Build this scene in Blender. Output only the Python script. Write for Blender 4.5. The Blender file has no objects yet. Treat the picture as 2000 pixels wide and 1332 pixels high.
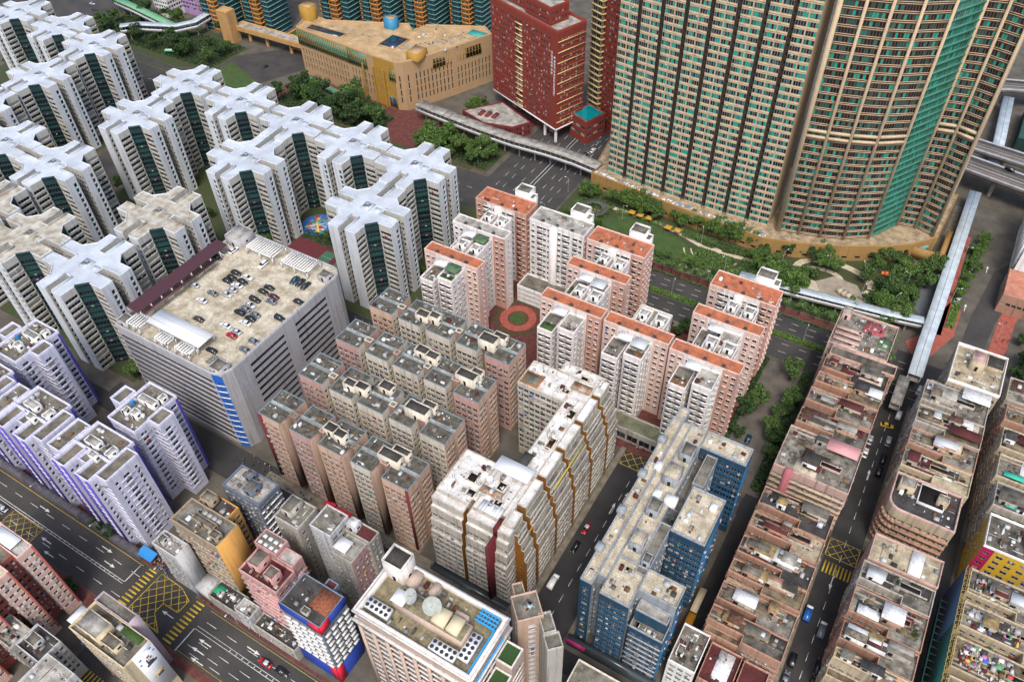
import bpy, math, random
import numpy as np
R = math.radians
sc = bpy.context.scene
# ------------------------------------------------------------------ camera (u = along the main road, v = up the side streets, z up; metres)
CAMH, PITCH, ROLL, YAW, FPX = 230.0, R(45.674), R(1.6326), R(32.0), 1556.0
cam = bpy.data.cameras.new('camera'); camo = bpy.data.objects.new('camera', cam); sc.collection.objects.link(camo)
cam.sensor_width = 36.0; cam.lens = 36.0 * FPX / 2000.0; cam.clip_start = 1.0; cam.clip_end = 5000.0
_cy, _sy = math.cos(YAW), math.sin(YAW)
def _rot(x, y, z): return np.array([x * _cy - y * _sy, x * _sy + y * _cy, z])
_F = np.array([0, math.cos(PITCH), -math.sin(PITCH)]); _R0 = np.array([1., 0, 0]); _U0 = np.array([0, math.sin(PITCH), math.cos(PITCH)])
_Rr = math.cos(ROLL) * _R0 - math.sin(ROLL) * _U0; _Uu = math.sin(ROLL) * _R0 + math.cos(ROLL) * _U0
CF, CR, CU = _rot(*_F), _rot(*_Rr), _rot(*_Uu)
from mathutils import Matrix
camo.matrix_world = Matrix(((CR[0], CU[0], -CF[0], 0), (CR[1], CU[1], -CF[1], 0), (CR[2], CU[2], -CF[2], CAMH), (0, 0, 0, 1)))
sc.camera = camo
CAMP = np.array([0, 0, CAMH])
# ------------------------------------------------------------------ sky, sun, exposure (bright overcast)
SUN_EL, SUN_AZ = R(58), R(-62)          # direction towards the sun, azimuth measured from +u
w = bpy.data.worlds.new('World'); sc.world = w; w.use_nodes = True
nt = w.node_tree; bg = nt.nodes['Background']; sky = nt.nodes.new('ShaderNodeTexSky'); sky.sky_type = 'NISHITA'
sky.sun_disc = False; sky.sun_elevation = SUN_EL; sky.sun_rotation = R(90) - SUN_AZ; sky.dust_density = 4.0; sky.air_density = 1.0; sky.ozone_density = 1.0
nt.links.new(sky.outputs[0], bg.inputs[0]); bg.inputs[1].default_value = 0.15
sl = bpy.data.lights.new('sun', 'SUN'); sl.energy = 1.4; sl.angle = R(18); sl.color = (1.0, 0.95, 0.88)
so = bpy.data.objects.new('sun', sl); sc.collection.objects.link(so)
_sd = np.array([math.cos(SUN_EL) * math.cos(SUN_AZ), math.cos(SUN_EL) * math.sin(SUN_AZ), math.sin(SUN_EL)])
from mathutils import Vector
so.rotation_euler = Vector((-_sd).tolist()).to_track_quat('-Z', 'Y').to_euler()
so.location = (0, 0, 400)
vs = sc.view_settings; vs.view_transform = 'Standard'; vs.look = 'None'; vs.exposure = 0.75; vs.gamma = 1.0; vs.use_curve_mapping = False
sc.cycles.max_bounces = 5; sc.cycles.diffuse_bounces = 3; sc.cycles.glossy_bounces = 2; sc.cycles.transmission_bounces = 2
# ------------------------------------------------------------------ materials
_mats = {}
def C(h):
    h = h.lstrip('#'); v = [int(h[i:i + 2], 16) / 255 for i in (0, 2, 4)]
    return tuple(x / 12.92 if x <= .04045 else ((x + .055) / 1.055) ** 2.4 for x in v)
def sc3(c, k): return tuple(min(1, max(0, x * k)) for x in c)
def mat(name, col, col2=None, scale=.25, amt=.5, streak=0., streakcol=(.09, .075, .06), rough=.85, fine=.13, metal=0., spec=.3, zs=1., thr=(.35, .65), seam=0., seamw=2.4, seamh=3.6):
    if name in _mats: return _mats[name]
    m = bpy.data.materials.new(name); m.use_nodes = True; n = m.node_tree; N = n.nodes; L = n.links
    b = N['Principled BSDF']; b.inputs['Roughness'].default_value = rough; b.inputs['Metallic'].default_value = metal
    b.inputs['Specular IOR Level'].default_value = spec
    if isinstance(col, str): col = C(col)
    if isinstance(col2, str): col2 = C(col2)
    if col2 is None: col2 = sc3(col, .72)
    g = N.new('ShaderNodeNewGeometry'); mp = N.new('ShaderNodeMapping'); mp.inputs['Scale'].default_value = (1, 1, zs); L.new(g.outputs['Position'], mp.inputs[0])
    t = N.new('ShaderNodeTexNoise'); t.inputs['Scale'].default_value = scale; t.inputs['Detail'].default_value = 4; L.new(mp.outputs[0], t.inputs['Vector'])
    mr = N.new('ShaderNodeMapRange'); mr.inputs[1].default_value = thr[0]; mr.inputs[2].default_value = thr[1]; mr.inputs[3].default_value = 0; mr.inputs[4].default_value = amt; L.new(t.outputs[0], mr.inputs[0])
    mx = N.new('ShaderNodeMix'); mx.data_type = 'RGBA'; mx.inputs[6].default_value = (*col, 1); mx.inputs[7].default_value = (*col2, 1); L.new(mr.outputs[0], mx.inputs[0])
    out = mx.outputs[2]
    if fine > 0:
        t2 = N.new('ShaderNodeTexNoise'); t2.inputs['Scale'].default_value = 1.7; t2.inputs['Detail'].default_value = 3; L.new(g.outputs['Position'], t2.inputs['Vector'])
        m2 = N.new('ShaderNodeMapRange'); m2.inputs[1].default_value = .3; m2.inputs[2].default_value = .7; m2.inputs[3].default_value = 1 - fine; m2.inputs[4].default_value = 1 + fine * .5; L.new(t2.outputs[0], m2.inputs[0])
        mm = N.new('ShaderNodeMix'); mm.data_type = 'RGBA'; mm.blend_type = 'MULTIPLY'; mm.inputs[0].default_value = 1; L.new(out, mm.inputs[6]); L.new(m2.outputs[0], mm.inputs[7]); out = mm.outputs[2]
    if seam > 0:
        bt = N.new('ShaderNodeTexBrick'); bt.inputs['Scale'].default_value = 1.; bt.inputs['Brick Width'].default_value = seamw; bt.inputs['Row Height'].default_value = seamh; bt.inputs['Mortar Size'].default_value = .06; bt.inputs['Mortar Smooth'].default_value = .6; bt.offset = 0.37
        bt.inputs['Color1'].default_value = (1, 1, 1, 1); bt.inputs['Color2'].default_value = (1 - seam * .35,) * 3 + (1,); bt.inputs['Mortar'].default_value = (1 - seam,) * 3 + (1,); L.new(g.outputs['Position'], bt.inputs['Vector'])
        ms = N.new('ShaderNodeMix'); ms.data_type = 'RGBA'; ms.blend_type = 'MULTIPLY'; ms.inputs[0].default_value = 1; L.new(out, ms.inputs[6]); L.new(bt.outputs[0], ms.inputs[7]); out = ms.outputs[2]
    if streak > 0:
        mp2 = N.new('ShaderNodeMapping'); mp2.inputs['Scale'].default_value = (.9, .9, .05); L.new(g.outputs['Position'], mp2.inputs[0])
        t3 = N.new('ShaderNodeTexNoise'); t3.inputs['Scale'].default_value = 1.; t3.inputs['Detail'].default_value = 5; L.new(mp2.outputs[0], t3.inputs['Vector'])
        m3 = N.new('ShaderNodeMapRange'); m3.inputs[1].default_value = .5; m3.inputs[2].default_value = .75; m3.inputs[3].default_value = 0; m3.inputs[4].default_value = streak; L.new(t3.outputs[0], m3.inputs[0])
        m4 = N.new('ShaderNodeMix'); m4.data_type = 'RGBA'; L.new(m3.outputs[0], m4.inputs[0]); L.new(out, m4.inputs[6]); m4.inputs[7].default_value = (*streakcol, 1); out = m4.outputs[2]
    L.new(out, b.inputs['Base Color']); _mats[name] = m
    return m
def flat(name, col, rough=.6, spec=.4, metal=0.):
    if name in _mats: return _mats[name]
    m = bpy.data.materials.new(name); m.use_nodes = True; b = m.node_tree.nodes['Principled BSDF']
    if isinstance(col, str): col = C(col)
    b.inputs['Base Color'].default_value = (*col, 1); b.inputs['Roughness'].default_value = rough; b.inputs['Specular IOR Level'].default_value = spec; b.inputs['Metallic'].default_value = metal
    _mats[name] = m; return m
def wallm(name, col, dirt=.35, streak=.45, **k): return mat(name, col, None, .16, dirt * 1.25, min(.7, streak * 1.25), **k)
def roofm(name, col, col2='#4a4640', amt=.8, scale=.3, **k): return mat(name, col, col2, scale, amt, 0, **{**dict(fine=.24, rough=.95, seam=.3), **k})
# ------------------------------------------------------------------ mesh builder
class MB:
    def __init__(s): s.v = []; s.q = []; s.qm = []; s.n = 0; s.ng = []; s.mats = []; s.mi = {}
    def m(s, mt):
        k = mt.name
        if k not in s.mi: s.mi[k] = len(s.mats); s.mats.append(mt)
        return s.mi[k]
    def quads(s, V, Q, mt):
        V = np.asarray(V, float).reshape(-1, 3); Q = np.asarray(Q, int).reshape(-1, 4)
        s.v.append(V); s.q.append(Q + s.n); s.qm.append(np.full(len(Q), s.m(mt)) if not isinstance(mt, np.ndarray) else mt); s.n += len(V)
    def quad(s, a, b, c, d, mt): s.quads([a, b, c, d], [[0, 1, 2, 3]], mt)
    def ngon(s, pts, mt):
        s.v.append(np.asarray(pts, float)); s.ng.append((list(range(s.n, s.n + len(pts))), s.m(mt))); s.n += len(pts)
    def boxes(s, B, mt, bottom=True):
        B = np.asarray(B, float).reshape(-1, 6); k = len(B)
        if not k: return
        i = np.array([[0, 2, 4], [1, 2, 4], [1, 3, 4], [0, 3, 4], [0, 2, 5], [1, 2, 5], [1, 3, 5], [0, 3, 5]])
        V = B[:, i].reshape(-1, 3)
        f = [[4, 5, 6, 7], [0, 1, 5, 4], [1, 2, 6, 5], [2, 3, 7, 6], [3, 0, 4, 7]] + ([[3, 2, 1, 0]] if bottom else [])
        Q = (np.array(f)[None] + (np.arange(k) * 8)[:, None, None]).reshape(-1, 4)
        s.quads(V, Q, mt)
    def box(s, x0, x1, y0, y1, z0, z1, mt, bottom=True): s.boxes([[x0, x1, y0, y1, z0, z1]], mt, bottom)
    def obox(s, c, d, L, wd, z0, z1, mt):          # box of length L along unit d, width wd, centred on c
        d = np.array(d[:2], float); nn = np.array([-d[1], d[0]]); c = np.array(c[:2], float)
        P = [c - d * L / 2 - nn * wd / 2, c + d * L / 2 - nn * wd / 2, c + d * L / 2 + nn * wd / 2, c - d * L / 2 + nn * wd / 2]
        V = [[*p, z0] for p in P] + [[*p, z1] for p in P]
        s.quads(V, [[4, 5, 6, 7], [0, 1, 5, 4], [1, 2, 6, 5], [2, 3, 7, 6], [3, 0, 4, 7], [3, 2, 1, 0]], mt)
    def bar(s, a, b, r, mt, k=4, r2=None):
        a = np.array(a, float); b = np.array(b, float); d = b - a; d = d / (np.linalg.norm(d) + 1e-9); r2 = r if r2 is None else r2
        x = np.cross(d, [0, 0, 1.]); x = np.array([1., 0, 0]) if np.linalg.norm(x) < 1e-3 else x / np.linalg.norm(x); y = np.cross(d, x)
        an = np.arange(k) * 2 * math.pi / k + math.pi / k
        o = np.cos(an)[:, None] * x + np.sin(an)[:, None] * y
        V = np.vstack([a + o * r, b + o * r2]); j = np.arange(k); j2 = (j + 1) % k
        s.quads(V, np.stack([j, j2, j2 + k, j + k], 1), mt); s.ngon(b + o * r2, mt)
    def cyl(s, x, y, z0, z1, r, mt, k=12, r2=None): s.bar((x, y, z0), (x, y, z1), r, mt, k, r2)
    def mesh(s, name):
        me = bpy.data.meshes.new(name)
        if s.n == 0: return me
        V = np.vstack(s.v); Q = np.vstack(s.q) if s.q else np.zeros((0, 4), int); qm = np.concatenate(s.qm) if s.qm else np.zeros(0, int)
        loops = np.concatenate([Q.ravel()] + [np.array(g[0]) for g in s.ng]) if s.ng else Q.ravel()
        tot = np.concatenate([np.full(len(Q), 4), [len(g[0]) for g in s.ng]]).astype(int)
        st = np.concatenate([[0], np.cumsum(tot)[:-1]]).astype(int); mi = np.concatenate([qm, [g[1] for g in s.ng]]).astype(int)
        me.vertices.add(len(V)); me.vertices.foreach_set('co', V.astype(np.float32).ravel())
        me.loops.add(len(loops)); me.loops.foreach_set('vertex_index', loops.astype(np.int32))
        me.polygons.add(len(tot)); me.polygons.foreach_set('loop_start', st.astype(np.int32))
        me.polygons.foreach_set('material_index', mi.astype(np.int32))
        for m_ in s.mats: me.materials.append(m_)
        me.update(calc_edges=True)
        return me
    def build(s, name, parent=None, kind=None):
        o = bpy.data.objects.new(name, s.mesh(name)); sc.collection.objects.link(o)
        if parent: o.parent = parent
        if kind: o['kind'] = kind
        return o
def tag(o, label, cat, group=None):
    o['label'] = label; o['category'] = cat
    if group: o['group'] = group
    return o
def empty(name, u, v, z=0, rz=0):
    o = bpy.data.objects.new(name, None); sc.collection.objects.link(o); o.location = (u, v, z); o.rotation_euler = (0, 0, rz); o.empty_display_size = 1
    return o
def thing(name, label, cat, u, v, z=0, rz=0, group=None): return tag(empty(name, u, v, z, rz), label, cat, group)
def struct(o): o['kind'] = 'structure'; return o
def copy_tree(root, u, v, z=0, rz=None, label=None, group=None):
    r = root.copy(); sc.collection.objects.link(r); r.location = (u, v, z)
    if rz is not None: r.rotation_euler = (0, 0, rz)
    if label: r['label'] = label
    if group: r['group'] = group
    for ch in list(root.children):
        c_ = ch.copy(); sc.collection.objects.link(c_); c_.parent = r
        for g_ in list(ch.children):
            d_ = g_.copy(); sc.collection.objects.link(d_); d_.parent = c_
    return r
def depth(p): return float((np.asarray(p, float) - CAMP) @ CF)
rnd = random.Random(7)
nr = np.random.RandomState(11)
# ------------------------------------------------------------------ shared materials
GL = {'d': flat('glass_dark', (.012, .016, .02), .12, .5), 'm': flat('glass_mid', (.04, .05, .055), .15, .5), 'c': flat('curtain', (.3, .29, .26), .5), 'b': flat('glass_blue', (.03, .06, .085), .12, .5),
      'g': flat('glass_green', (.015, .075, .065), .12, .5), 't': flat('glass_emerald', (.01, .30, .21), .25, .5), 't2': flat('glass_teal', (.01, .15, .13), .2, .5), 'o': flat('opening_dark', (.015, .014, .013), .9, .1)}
PD = [('d', .5), ('m', .3), ('c', .12), ('b', .08)]
FRAME = flat('window_frame', (.2, .2, .2), .5); FRAMED = flat('window_frame_dark', (.12, .12, .12), .5)
ACM = flat('air_conditioner_case', (.34, .34, .33), .6); ACG = flat('air_conditioner_grey', (.17, .17, .165), .6)
CLO = [flat('cloth_%d' % i, c_, .9) for i, c_ in enumerate([(.5, .05, .06), (.05, .1, .4), (.6, .6, .58), (.55, .35, .08), (.08, .3, .15), (.4, .15, .3)])]
def inset(P, t):
    P = np.asarray(P, float); k = len(P); out = []
    for i in range(k):
        a, b, c_ = P[i - 1], P[i], P[(i + 1) % k]
        d1 = (b - a) / np.linalg.norm(b - a); d2 = (c_ - b) / np.linalg.norm(c_ - b)
        n1 = np.array([-d1[1], d1[0]]); n2 = np.array([-d2[1], d2[0]]); den = 1 + n1 @ n2
        out.append(b + (n1 + n2) * t / max(den, .2))
    return np.array(out)
def wmesh(w_, h_, pm, fr, mul):
    k = 'window_%.2f_%.2f_%s_%s_%d' % (w_, h_, pm.name, fr.name, mul)
    if k in bpy.data.meshes: return bpy.data.meshes[k]
    b = MB(); b.quad((-w_ / 2, 0, 0), (w_ / 2, 0, 0), (w_ / 2, 0, h_), (-w_ / 2, 0, h_), pm)
    f = .07; bx = [[-w_ / 2, -w_ / 2 + f, -.06, .01, 0, h_], [w_ / 2 - f, w_ / 2, -.06, .01, 0, h_], [-w_ / 2 + f, w_ / 2 - f, -.06, .01, 0, f], [-w_ / 2 + f, w_ / 2 - f, -.06, .01, h_ - f, h_]]
    for i in range(mul): x = -w_ / 2 + w_ * (i + 1) / (mul + 1); bx.append([x - .035, x + .035, -.06, .01, f, h_ - f])
    b.boxes(bx, fr, False); return b.mesh(k)
THR = 9.0
class Bld:
    def __init__(s, name, label, cat, u, v, group=None, ind=True, z=0):
        s.name, s.o = name, np.array([u, v, z], float); s.root = thing(name, label, cat, u, v, z, group=group)
        s.wall = MB(); s.win = MB(); s.ac = MB(); s.clu = MB(); s.cand = []; s.ind = ind; s.nroof = 0
    def facade(s, a, b, z0, z1, st, wallmat):
        a = np.array(a, float); b = np.array(b, float); Lg = np.linalg.norm(b - a)
        if Lg < .05: return
        d = (b - a) / Lg; n = np.array([d[1], -d[0]])
        def P(ss, zz, off=0.):
            ss = np.asarray(ss, float); return np.stack([a[0] + d[0] * ss + n[0] * off, a[1] + d[1] * ss + n[1] * off, np.broadcast_to(zz, ss.shape).astype(float)], -1)
        mid = np.array([*(a + b) / 2, (z0 + z1) / 2]) + s.o
        vis = (CAMP - mid)[:2] @ n / np.linalg.norm((CAMP - mid)) > -.08
        wm = (st or {}).get('mat', wallmat)
        if st is None or not vis or Lg < 1.2:
            s.wall.quads(P([0, Lg, Lg, 0], np.array([z0, z0, z1, z1])), [[0, 1, 2, 3]], wm); return
        if 'segs' in st:
            tot = sum(x[0] for x in st['segs']); x0 = 0.
            for wgt, sub in st['segs']:
                x1 = x0 + Lg * wgt / tot; s.facade(a + d * x0, a + d * x1, z0, z1, sub, wallmat); x0 = x1
            return
        fl = st.get('fl', 2.8); base = st.get('base', 0.); sill = st.get('sill', .95); h = st.get('h', 1.3); w_ = st.get('w', 1.4); p = st.get('p', 2.6); mg = st.get('mg', .5)
        top = st.get('top', .3); bm = st.get('bandmat', wm); rec = st.get('rec', .18)
        nf = int((z1 - top - z0 - base) // fl)
        if 'cols' in st: cols = [(c_ * Lg if c_ <= 1 else c_, w_) for c_ in st['cols']]
        elif p <= 0: cols = [(Lg / 2, Lg - 2 * mg)]
        else:
            k = max(1, int((Lg - 2 * mg + (p - w_)) // p)); pp = min((Lg - 2 * mg) / k, p * 1.6); x0 = Lg / 2 - pp * (k - 1) / 2
            cols = [(x0 + i * pp, min(w_, pp - .25)) for i in range(k)]
        if nf < 1 or not cols or Lg - 2 * mg < .6:
            s.wall.quads(P([0, Lg, Lg, 0], np.array([z0, z0, z1, z1])), [[0, 1, 2, 3]], wm); return
        zb = z0 + base + np.arange(nf) * fl + sill; zt = zb + h
        lo = np.concatenate([[z0], zt]); hi = np.concatenate([zb, [z1]]); k = len(lo)
        S = np.tile([0, Lg, Lg, 0], (k, 1)); Z = np.stack([lo, lo, hi, hi], 1)
        s.wall.quads(P(S, Z), np.arange(4 * k).reshape(-1, 4), wm)
        L_ = np.array([c_ - x / 2 for c_, x in cols]); R_ = np.array([c_ + x / 2 for c_, x in cols])
        pl = np.concatenate([[0], R_]); pr = np.concatenate([L_, [Lg]]); ok = pr - pl > .01; pl, pr = pl[ok], pr[ok]; q = len(pl)
        if q:
            S = np.tile(np.stack([pl, pr, pr, pl], 1), (nf, 1)); Z = np.repeat(np.stack([zb, zb, zt, zt], 1), q, 0)
            s.wall.quads(P(S, Z), np.arange(4 * q * nf).reshape(-1, 4), bm)
        q = len(cols); l = np.tile(L_, nf); r = np.tile(R_, nf); B_ = np.repeat(zb, q); T_ = np.repeat(zt, q); N_ = q * nf
        V = np.stack([P(l, B_), P(r, B_), P(r, T_), P(l, T_), P(l, B_, -rec), P(r, B_, -rec), P(r, T_, -rec), P(l, T_, -rec)], 1).reshape(-1, 3)
        f = np.array([[0, 1, 5, 4], [1, 2, 6, 5], [2, 3, 7, 6], [3, 0, 4, 7]]); Q = (f[None] + (np.arange(N_) * 8)[:, None, None]).reshape(-1, 4)
        s.wall.quads(V, Q, st.get('revmat', wm))
        pan = st.get('pane', PD); ch = nr.choice(len(pan), N_, p=np.array([x[1] for x in pan]) / sum(x[1] for x in pan))
        fr = st.get('frame', FRAME); mul = st.get('mul', 1); yaw = math.atan2(d[1], d[0])
        mid_ = P((l + r) / 2, B_, -rec + .02)
        for i in range(N_):
            wi = r[i] - l[i]; hi_ = T_[i] - B_[i]
            s.cand.append((max(wi, hi_) , mid_[i], yaw, round(wi, 2), round(hi_, 2), GL[pan[ch[i]][0]], fr, mul, d, n))
        if 'ledge' in st:
            for zo, hh, dp, lm in st['ledge']:
                for k in range(nf):
                    z_ = z0 + base + k * fl + zo
                    V = np.concatenate([P([0, Lg, Lg, 0], z_), P([0, Lg, Lg, 0], z_ + hh)]); V[[2, 3, 6, 7], :2] += n * dp
                    V = V[[0, 3, 2, 1, 4, 7, 6, 5]]  # order: a, a+out, b+out, b
                    s.wall.quads(V, [[4, 5, 6, 7], [3, 2, 1, 0], [1, 2, 6, 5], [0, 1, 5, 4], [2, 3, 7, 6]], lm)
        if 'hood' in st:
            hh, dp, lm = st['hood']; e = .12
            V = np.stack([P(l - e, T_ + .05), P(r + e, T_ + .05), P(r + e, T_ + .05, dp), P(l - e, T_ + .05, dp), P(l - e, T_ + .05 + hh), P(r + e, T_ + .05 + hh), P(r + e, T_ + .05 + hh, dp), P(l - e, T_ + .05 + hh, dp)], 1).reshape(-1, 3)
            f = np.array([[7, 6, 5, 4], [0, 1, 2, 3], [3, 2, 6, 7], [0, 3, 7, 4], [2, 1, 5, 6]]); s.wall.quads(V, (f[None] + (np.arange(N_) * 8)[:, None, None]).reshape(-1, 4), lm)
        ac = st.get('ac', 0)
        if ac:
            for i in np.nonzero(nr.rand(N_) < ac)[0]:
                x = (l[i] + r[i]) / 2 + nr.uniform(-.3, .3); zz = B_[i] - .6 + nr.uniform(-.05, .05) if nr.rand() < .7 else T_[i] - .45
                c_ = a + d * x + n * .2; s.ac.obox(c_, d, .7, .42, zz, zz + .42, ACM if nr.rand() < .75 else ACG)
        la = st.get('laundry', 0)
        if la:
            for i in np.nonzero(nr.rand(N_) < la)[0]:
                x = (l[i] + r[i]) / 2; c_ = a + d * x + n * .5; s.ac.obox(c_, d, nr.uniform(.5, 1.3), .08, B_[i] - .5, B_[i] + .35, CLO[nr.randint(len(CLO))])
    def poly(s, pts, z0, z1, sty, wallmat, roofmat, par=1.0, pt=.25, parmat=None, roofname='roof'):
        """sty: one style for all sides, a list per edge, or a function(normal) -> style"""
        P = np.asarray(pts, float) - s.o[:2]; k = len(P); pm = parmat or wallmat
        for i in range(k):
            a, b = P[i], P[(i + 1) % k]; d = (b - a) / np.linalg.norm(b - a); n = (d[1], -d[0])
            st = sty(n) if callable(sty) else sty[i] if isinstance(sty, list) else sty
            s.facade(a, b, z0, z1, st, wallmat)
        if par > 0:
            I = inset(P, pt); zt = z1 + par
            for i in range(k):
                j = (i + 1) % k
                s.wall.quads([[*P[i], z1], [*P[j], z1], [*P[j], zt], [*P[i], zt], [*I[i], zt], [*I[j], zt], [*I[i], z1], [*I[j], z1]], [[0, 1, 2, 3], [3, 2, 5, 4], [4, 5, 7, 6]], pm)
        else: I = P
        if roofmat:
            m = MB(); m.ngon(np.column_stack([I, np.full(k, z1)]), roofmat); m.build(roofname, s.root)
    def rect(s, u0, u1, v0, v1, z0, z1, sty, wallmat, roofmat, **k):
        if isinstance(sty, dict) and 'S' in ''.join(x for x in sty if x in 'SENW' and len(x) == 1):
            sty = [sty.get('S'), sty.get('E'), sty.get('N'), sty.get('W')]
        s.poly([(u0, v0), (u1, v0), (u1, v1), (u0, v1)], z0, z1, sty, wallmat, roofmat, **k)
    def part(s, name, mb, kind=None): return mb.build(name, s.root, kind)
    def pbox(s, name, u0, u1, v0, v1, z0, z1, mt):
        m = MB(); m.box(u0 - s.o[0], u1 - s.o[0], v0 - s.o[1], v1 - s.o[1], z0, z1, mt, False); return m.build(name, s.root)
    def head(s, u0, u1, v0, v1, z0, z1, wm, rm, name='stair_head', par=.35, door=True):
        m = MB(); a, b, c_, d = u0 - s.o[0], u1 - s.o[0], v0 - s.o[1], v1 - s.o[1]
        m.box(a, b, c_, d, z0, z1, wm, False); m.boxes([[a, b, c_, c_ + .2, z1, z1 + par], [a, b, d - .2, d, z1, z1 + par], [a, a + .2, c_ + .2, d - .2, z1, z1 + par], [b - .2, b, c_ + .2, d - .2, z1, z1 + par]], wm, False)
        m.box(a + .2, b - .2, c_ + .2, d - .2, z1, z1 + .02, rm, False)
        o = m.build(name, s.root)
        if door:
            m = MB(); m.box((a + b) / 2 - .45, (a + b) / 2 + .45, c_ - .03, c_ + .1, z0, z0 + 2, GL['o'], False); m.build('door', o)
            m = MB(); m.box(b - .1, b + .03, (c_ + d) / 2 - .5, (c_ + d) / 2 + .5, z0 + .9, z0 + 1.8, GL['d'], False); m.build('window', o)
        return o
    def clutter(s, u0, u1, v0, v1, z, n, seed=0, mats=None):
        r = random.Random(seed); mats = mats or CLUT
        for i in range(n):
            a, b = r.uniform(.3, 1.6), r.uniform(.3, 1.6); h = r.choice([.1, .3, .5, .8, 1.1]); x = r.uniform(u0 + .3, u1 - a - .3) - s.o[0]; y = r.uniform(v0 + .3, v1 - b - .3) - s.o[1]
            if u1 - u0 < a + .7 or v1 - v0 < b + .7: continue
            s.clu.box(x, x + a, y, y + b, z, z + h, r.choice(mats), False)
        for i in range(n // 3):
            x = r.uniform(u0, u1 - 1) - s.o[0]; y = r.uniform(v0, v1 - 1) - s.o[1]; L_ = r.uniform(1.5, 5); dx = r.random() < .5
            L_ = min(L_, (u1 - s.o[0] - x if dx else v1 - s.o[1] - y) - .2)
            if L_ > .5: s.clu.box(x, x + (L_ if dx else .12), y, y + (.12 if dx else L_), z + .05, z + .2, r.choice(mats), False)
        for i in range(n * 2 if n > 20 else n):
            a, b = r.uniform(.12, .6), r.uniform(.12, .6); x = r.uniform(u0 + .2, u1 - .8) - s.o[0]; y = r.uniform(v0 + .2, v1 - .8) - s.o[1]; s.clu.box(x, x + a, y, y + b, z, z + r.uniform(.05, .4), r.choice(mats), False)
        for i in range(n // 4):
            x = r.uniform(u0 + .4, u1 - .4) - s.o[0]; y = r.uniform(v0 + .4, v1 - .4) - s.o[1]; s.clu.box(x, x + .08, y, y + .08, z, z + r.uniform(1.5, 3.5), FRAMED, False)
    def done(s):
        s.cand.sort(key=lambda c_: -c_[0] / max(1, depth(c_[1] + s.o)))
        ni = 0; groups = {}
        for size, p, yaw, wi, hi, pm, fr, mul, d, n in s.cand:
            if s.ind and ni < 300 and size * FPX / depth(p + s.o) >= THR:
                o = bpy.data.objects.new('window', wmesh(wi, hi, pm, fr, mul)); sc.collection.objects.link(o); o.parent = s.root; o.location = p; o.rotation_euler = (0, 0, yaw); ni += 1
            else: groups.setdefault((pm.name, fr.name, mul), [pm, fr, []])[2].append((p, wi, hi, d, n))
        for (a, b, mul), (pm, fr, L_) in groups.items():
            p = np.array([x[0] for x in L_]); wi = np.array([x[1] for x in L_]); hi = np.array([x[2] for x in L_]); d = np.array([x[3] for x in L_]); n = np.array([x[4] for x in L_])
            def pt(fx, fz, off, ex=0.): 
                q = p.copy(); q[:, :2] += d * (wi * fx + ex)[:, None] + n * off; q[:, 2] += hi * fz; return q
            k = len(L_); s.win.quads(np.stack([pt(-.5, 0, 0), pt(.5, 0, 0), pt(.5, 1, 0), pt(-.5, 1, 0)], 1).reshape(-1, 3), np.arange(4 * k).reshape(-1, 4), pm)
            for i in range(mul):
                f = -.5 + (i + 1) / (mul + 1)
                s.win.quads(np.stack([pt(f, 0, .03, -.05), pt(f, 0, .03, .05), pt(f, 1, .03, .05), pt(f, 1, .03, -.05)], 1).reshape(-1, 3), np.arange(4 * k).reshape(-1, 4), fr)
        if s.wall.n: s.wall.build('wall', s.root)
        if s.win.n: s.win.build('windows', s.root, 'stuff')
        if s.ac.n: s.ac.build('air_conditioners', s.root, 'stuff')
        if s.clu.n: s.clu.build('roof_clutter', s.root, 'stuff')
        return s.root
RC = roofm('roof_concrete', '#7c786e', '#45423b'); RD = roofm('roof_dark', '#4c4a47', '#2b2a28'); RW = roofm('roof_white', '#dcdfe2', '#a8a59c', amt=.5); RT = roofm('roof_tile_beige', '#c2b9a4', '#8a7f69', amt=.65, scale=.4, seam=.35, seamw=.8, seamh=.8)
RL = roofm('roof_light', '#a9a7a1', '#66635b'); RO = roofm('roof_orange', '#b3694a', '#74503f', amt=.75, scale=.45); RR = roofm('roof_maroon', '#5b2c2c', '#3a2122', amt=.6); RG = roofm('roof_green', '#5b7d57', '#3c5140')
WHT = wallm('white_paint', '#d7d8d6', .25, .25); MET = flat('metal_sheet', (.42, .45, .47), .45, .5); METW = flat('metal_sheet_white', (.62, .64, .66), .5, .5)
WOOD = mat('wood_planks', '#7a5a3c', '#4b3626', 1.0, .8); PLAS = flat('plastic_blue', (.03, .2, .5), .5)
CLUT = [RC, RD, RL, WHT, MET, METW, RR, WOOD, ACM, ACM, ACG]
# ================================================================== ground, roads, pavements
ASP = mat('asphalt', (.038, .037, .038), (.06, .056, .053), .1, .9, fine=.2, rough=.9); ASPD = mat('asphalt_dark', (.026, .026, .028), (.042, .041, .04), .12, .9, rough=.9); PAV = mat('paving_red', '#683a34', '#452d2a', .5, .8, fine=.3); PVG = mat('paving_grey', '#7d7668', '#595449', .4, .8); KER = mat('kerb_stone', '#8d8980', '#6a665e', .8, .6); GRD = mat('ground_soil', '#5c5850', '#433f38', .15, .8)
LNW = mat('road_paint_white', (.68, .68, .66), (.35, .35, .34), 1.5, .55, fine=.2); LNY = mat('road_paint_yellow', (.6, .42, .03), (.3, .23, .06), 1.2, .5, fine=.2); GRA = mat('grass', (.05, .095, .024), (.04, .062, .02), .3, .9, fine=.3); SOILG = mat('garden_bed', (.035, .065, .018), (.06, .052, .032), .25, .9, fine=.4)
m = MB(); m.quad((-2600, -1200, 0), (1400, -1200, 0), (1400, 3200, 0), (-2600, 3200, 0), GRD); struct(m.build('ground'))
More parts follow.
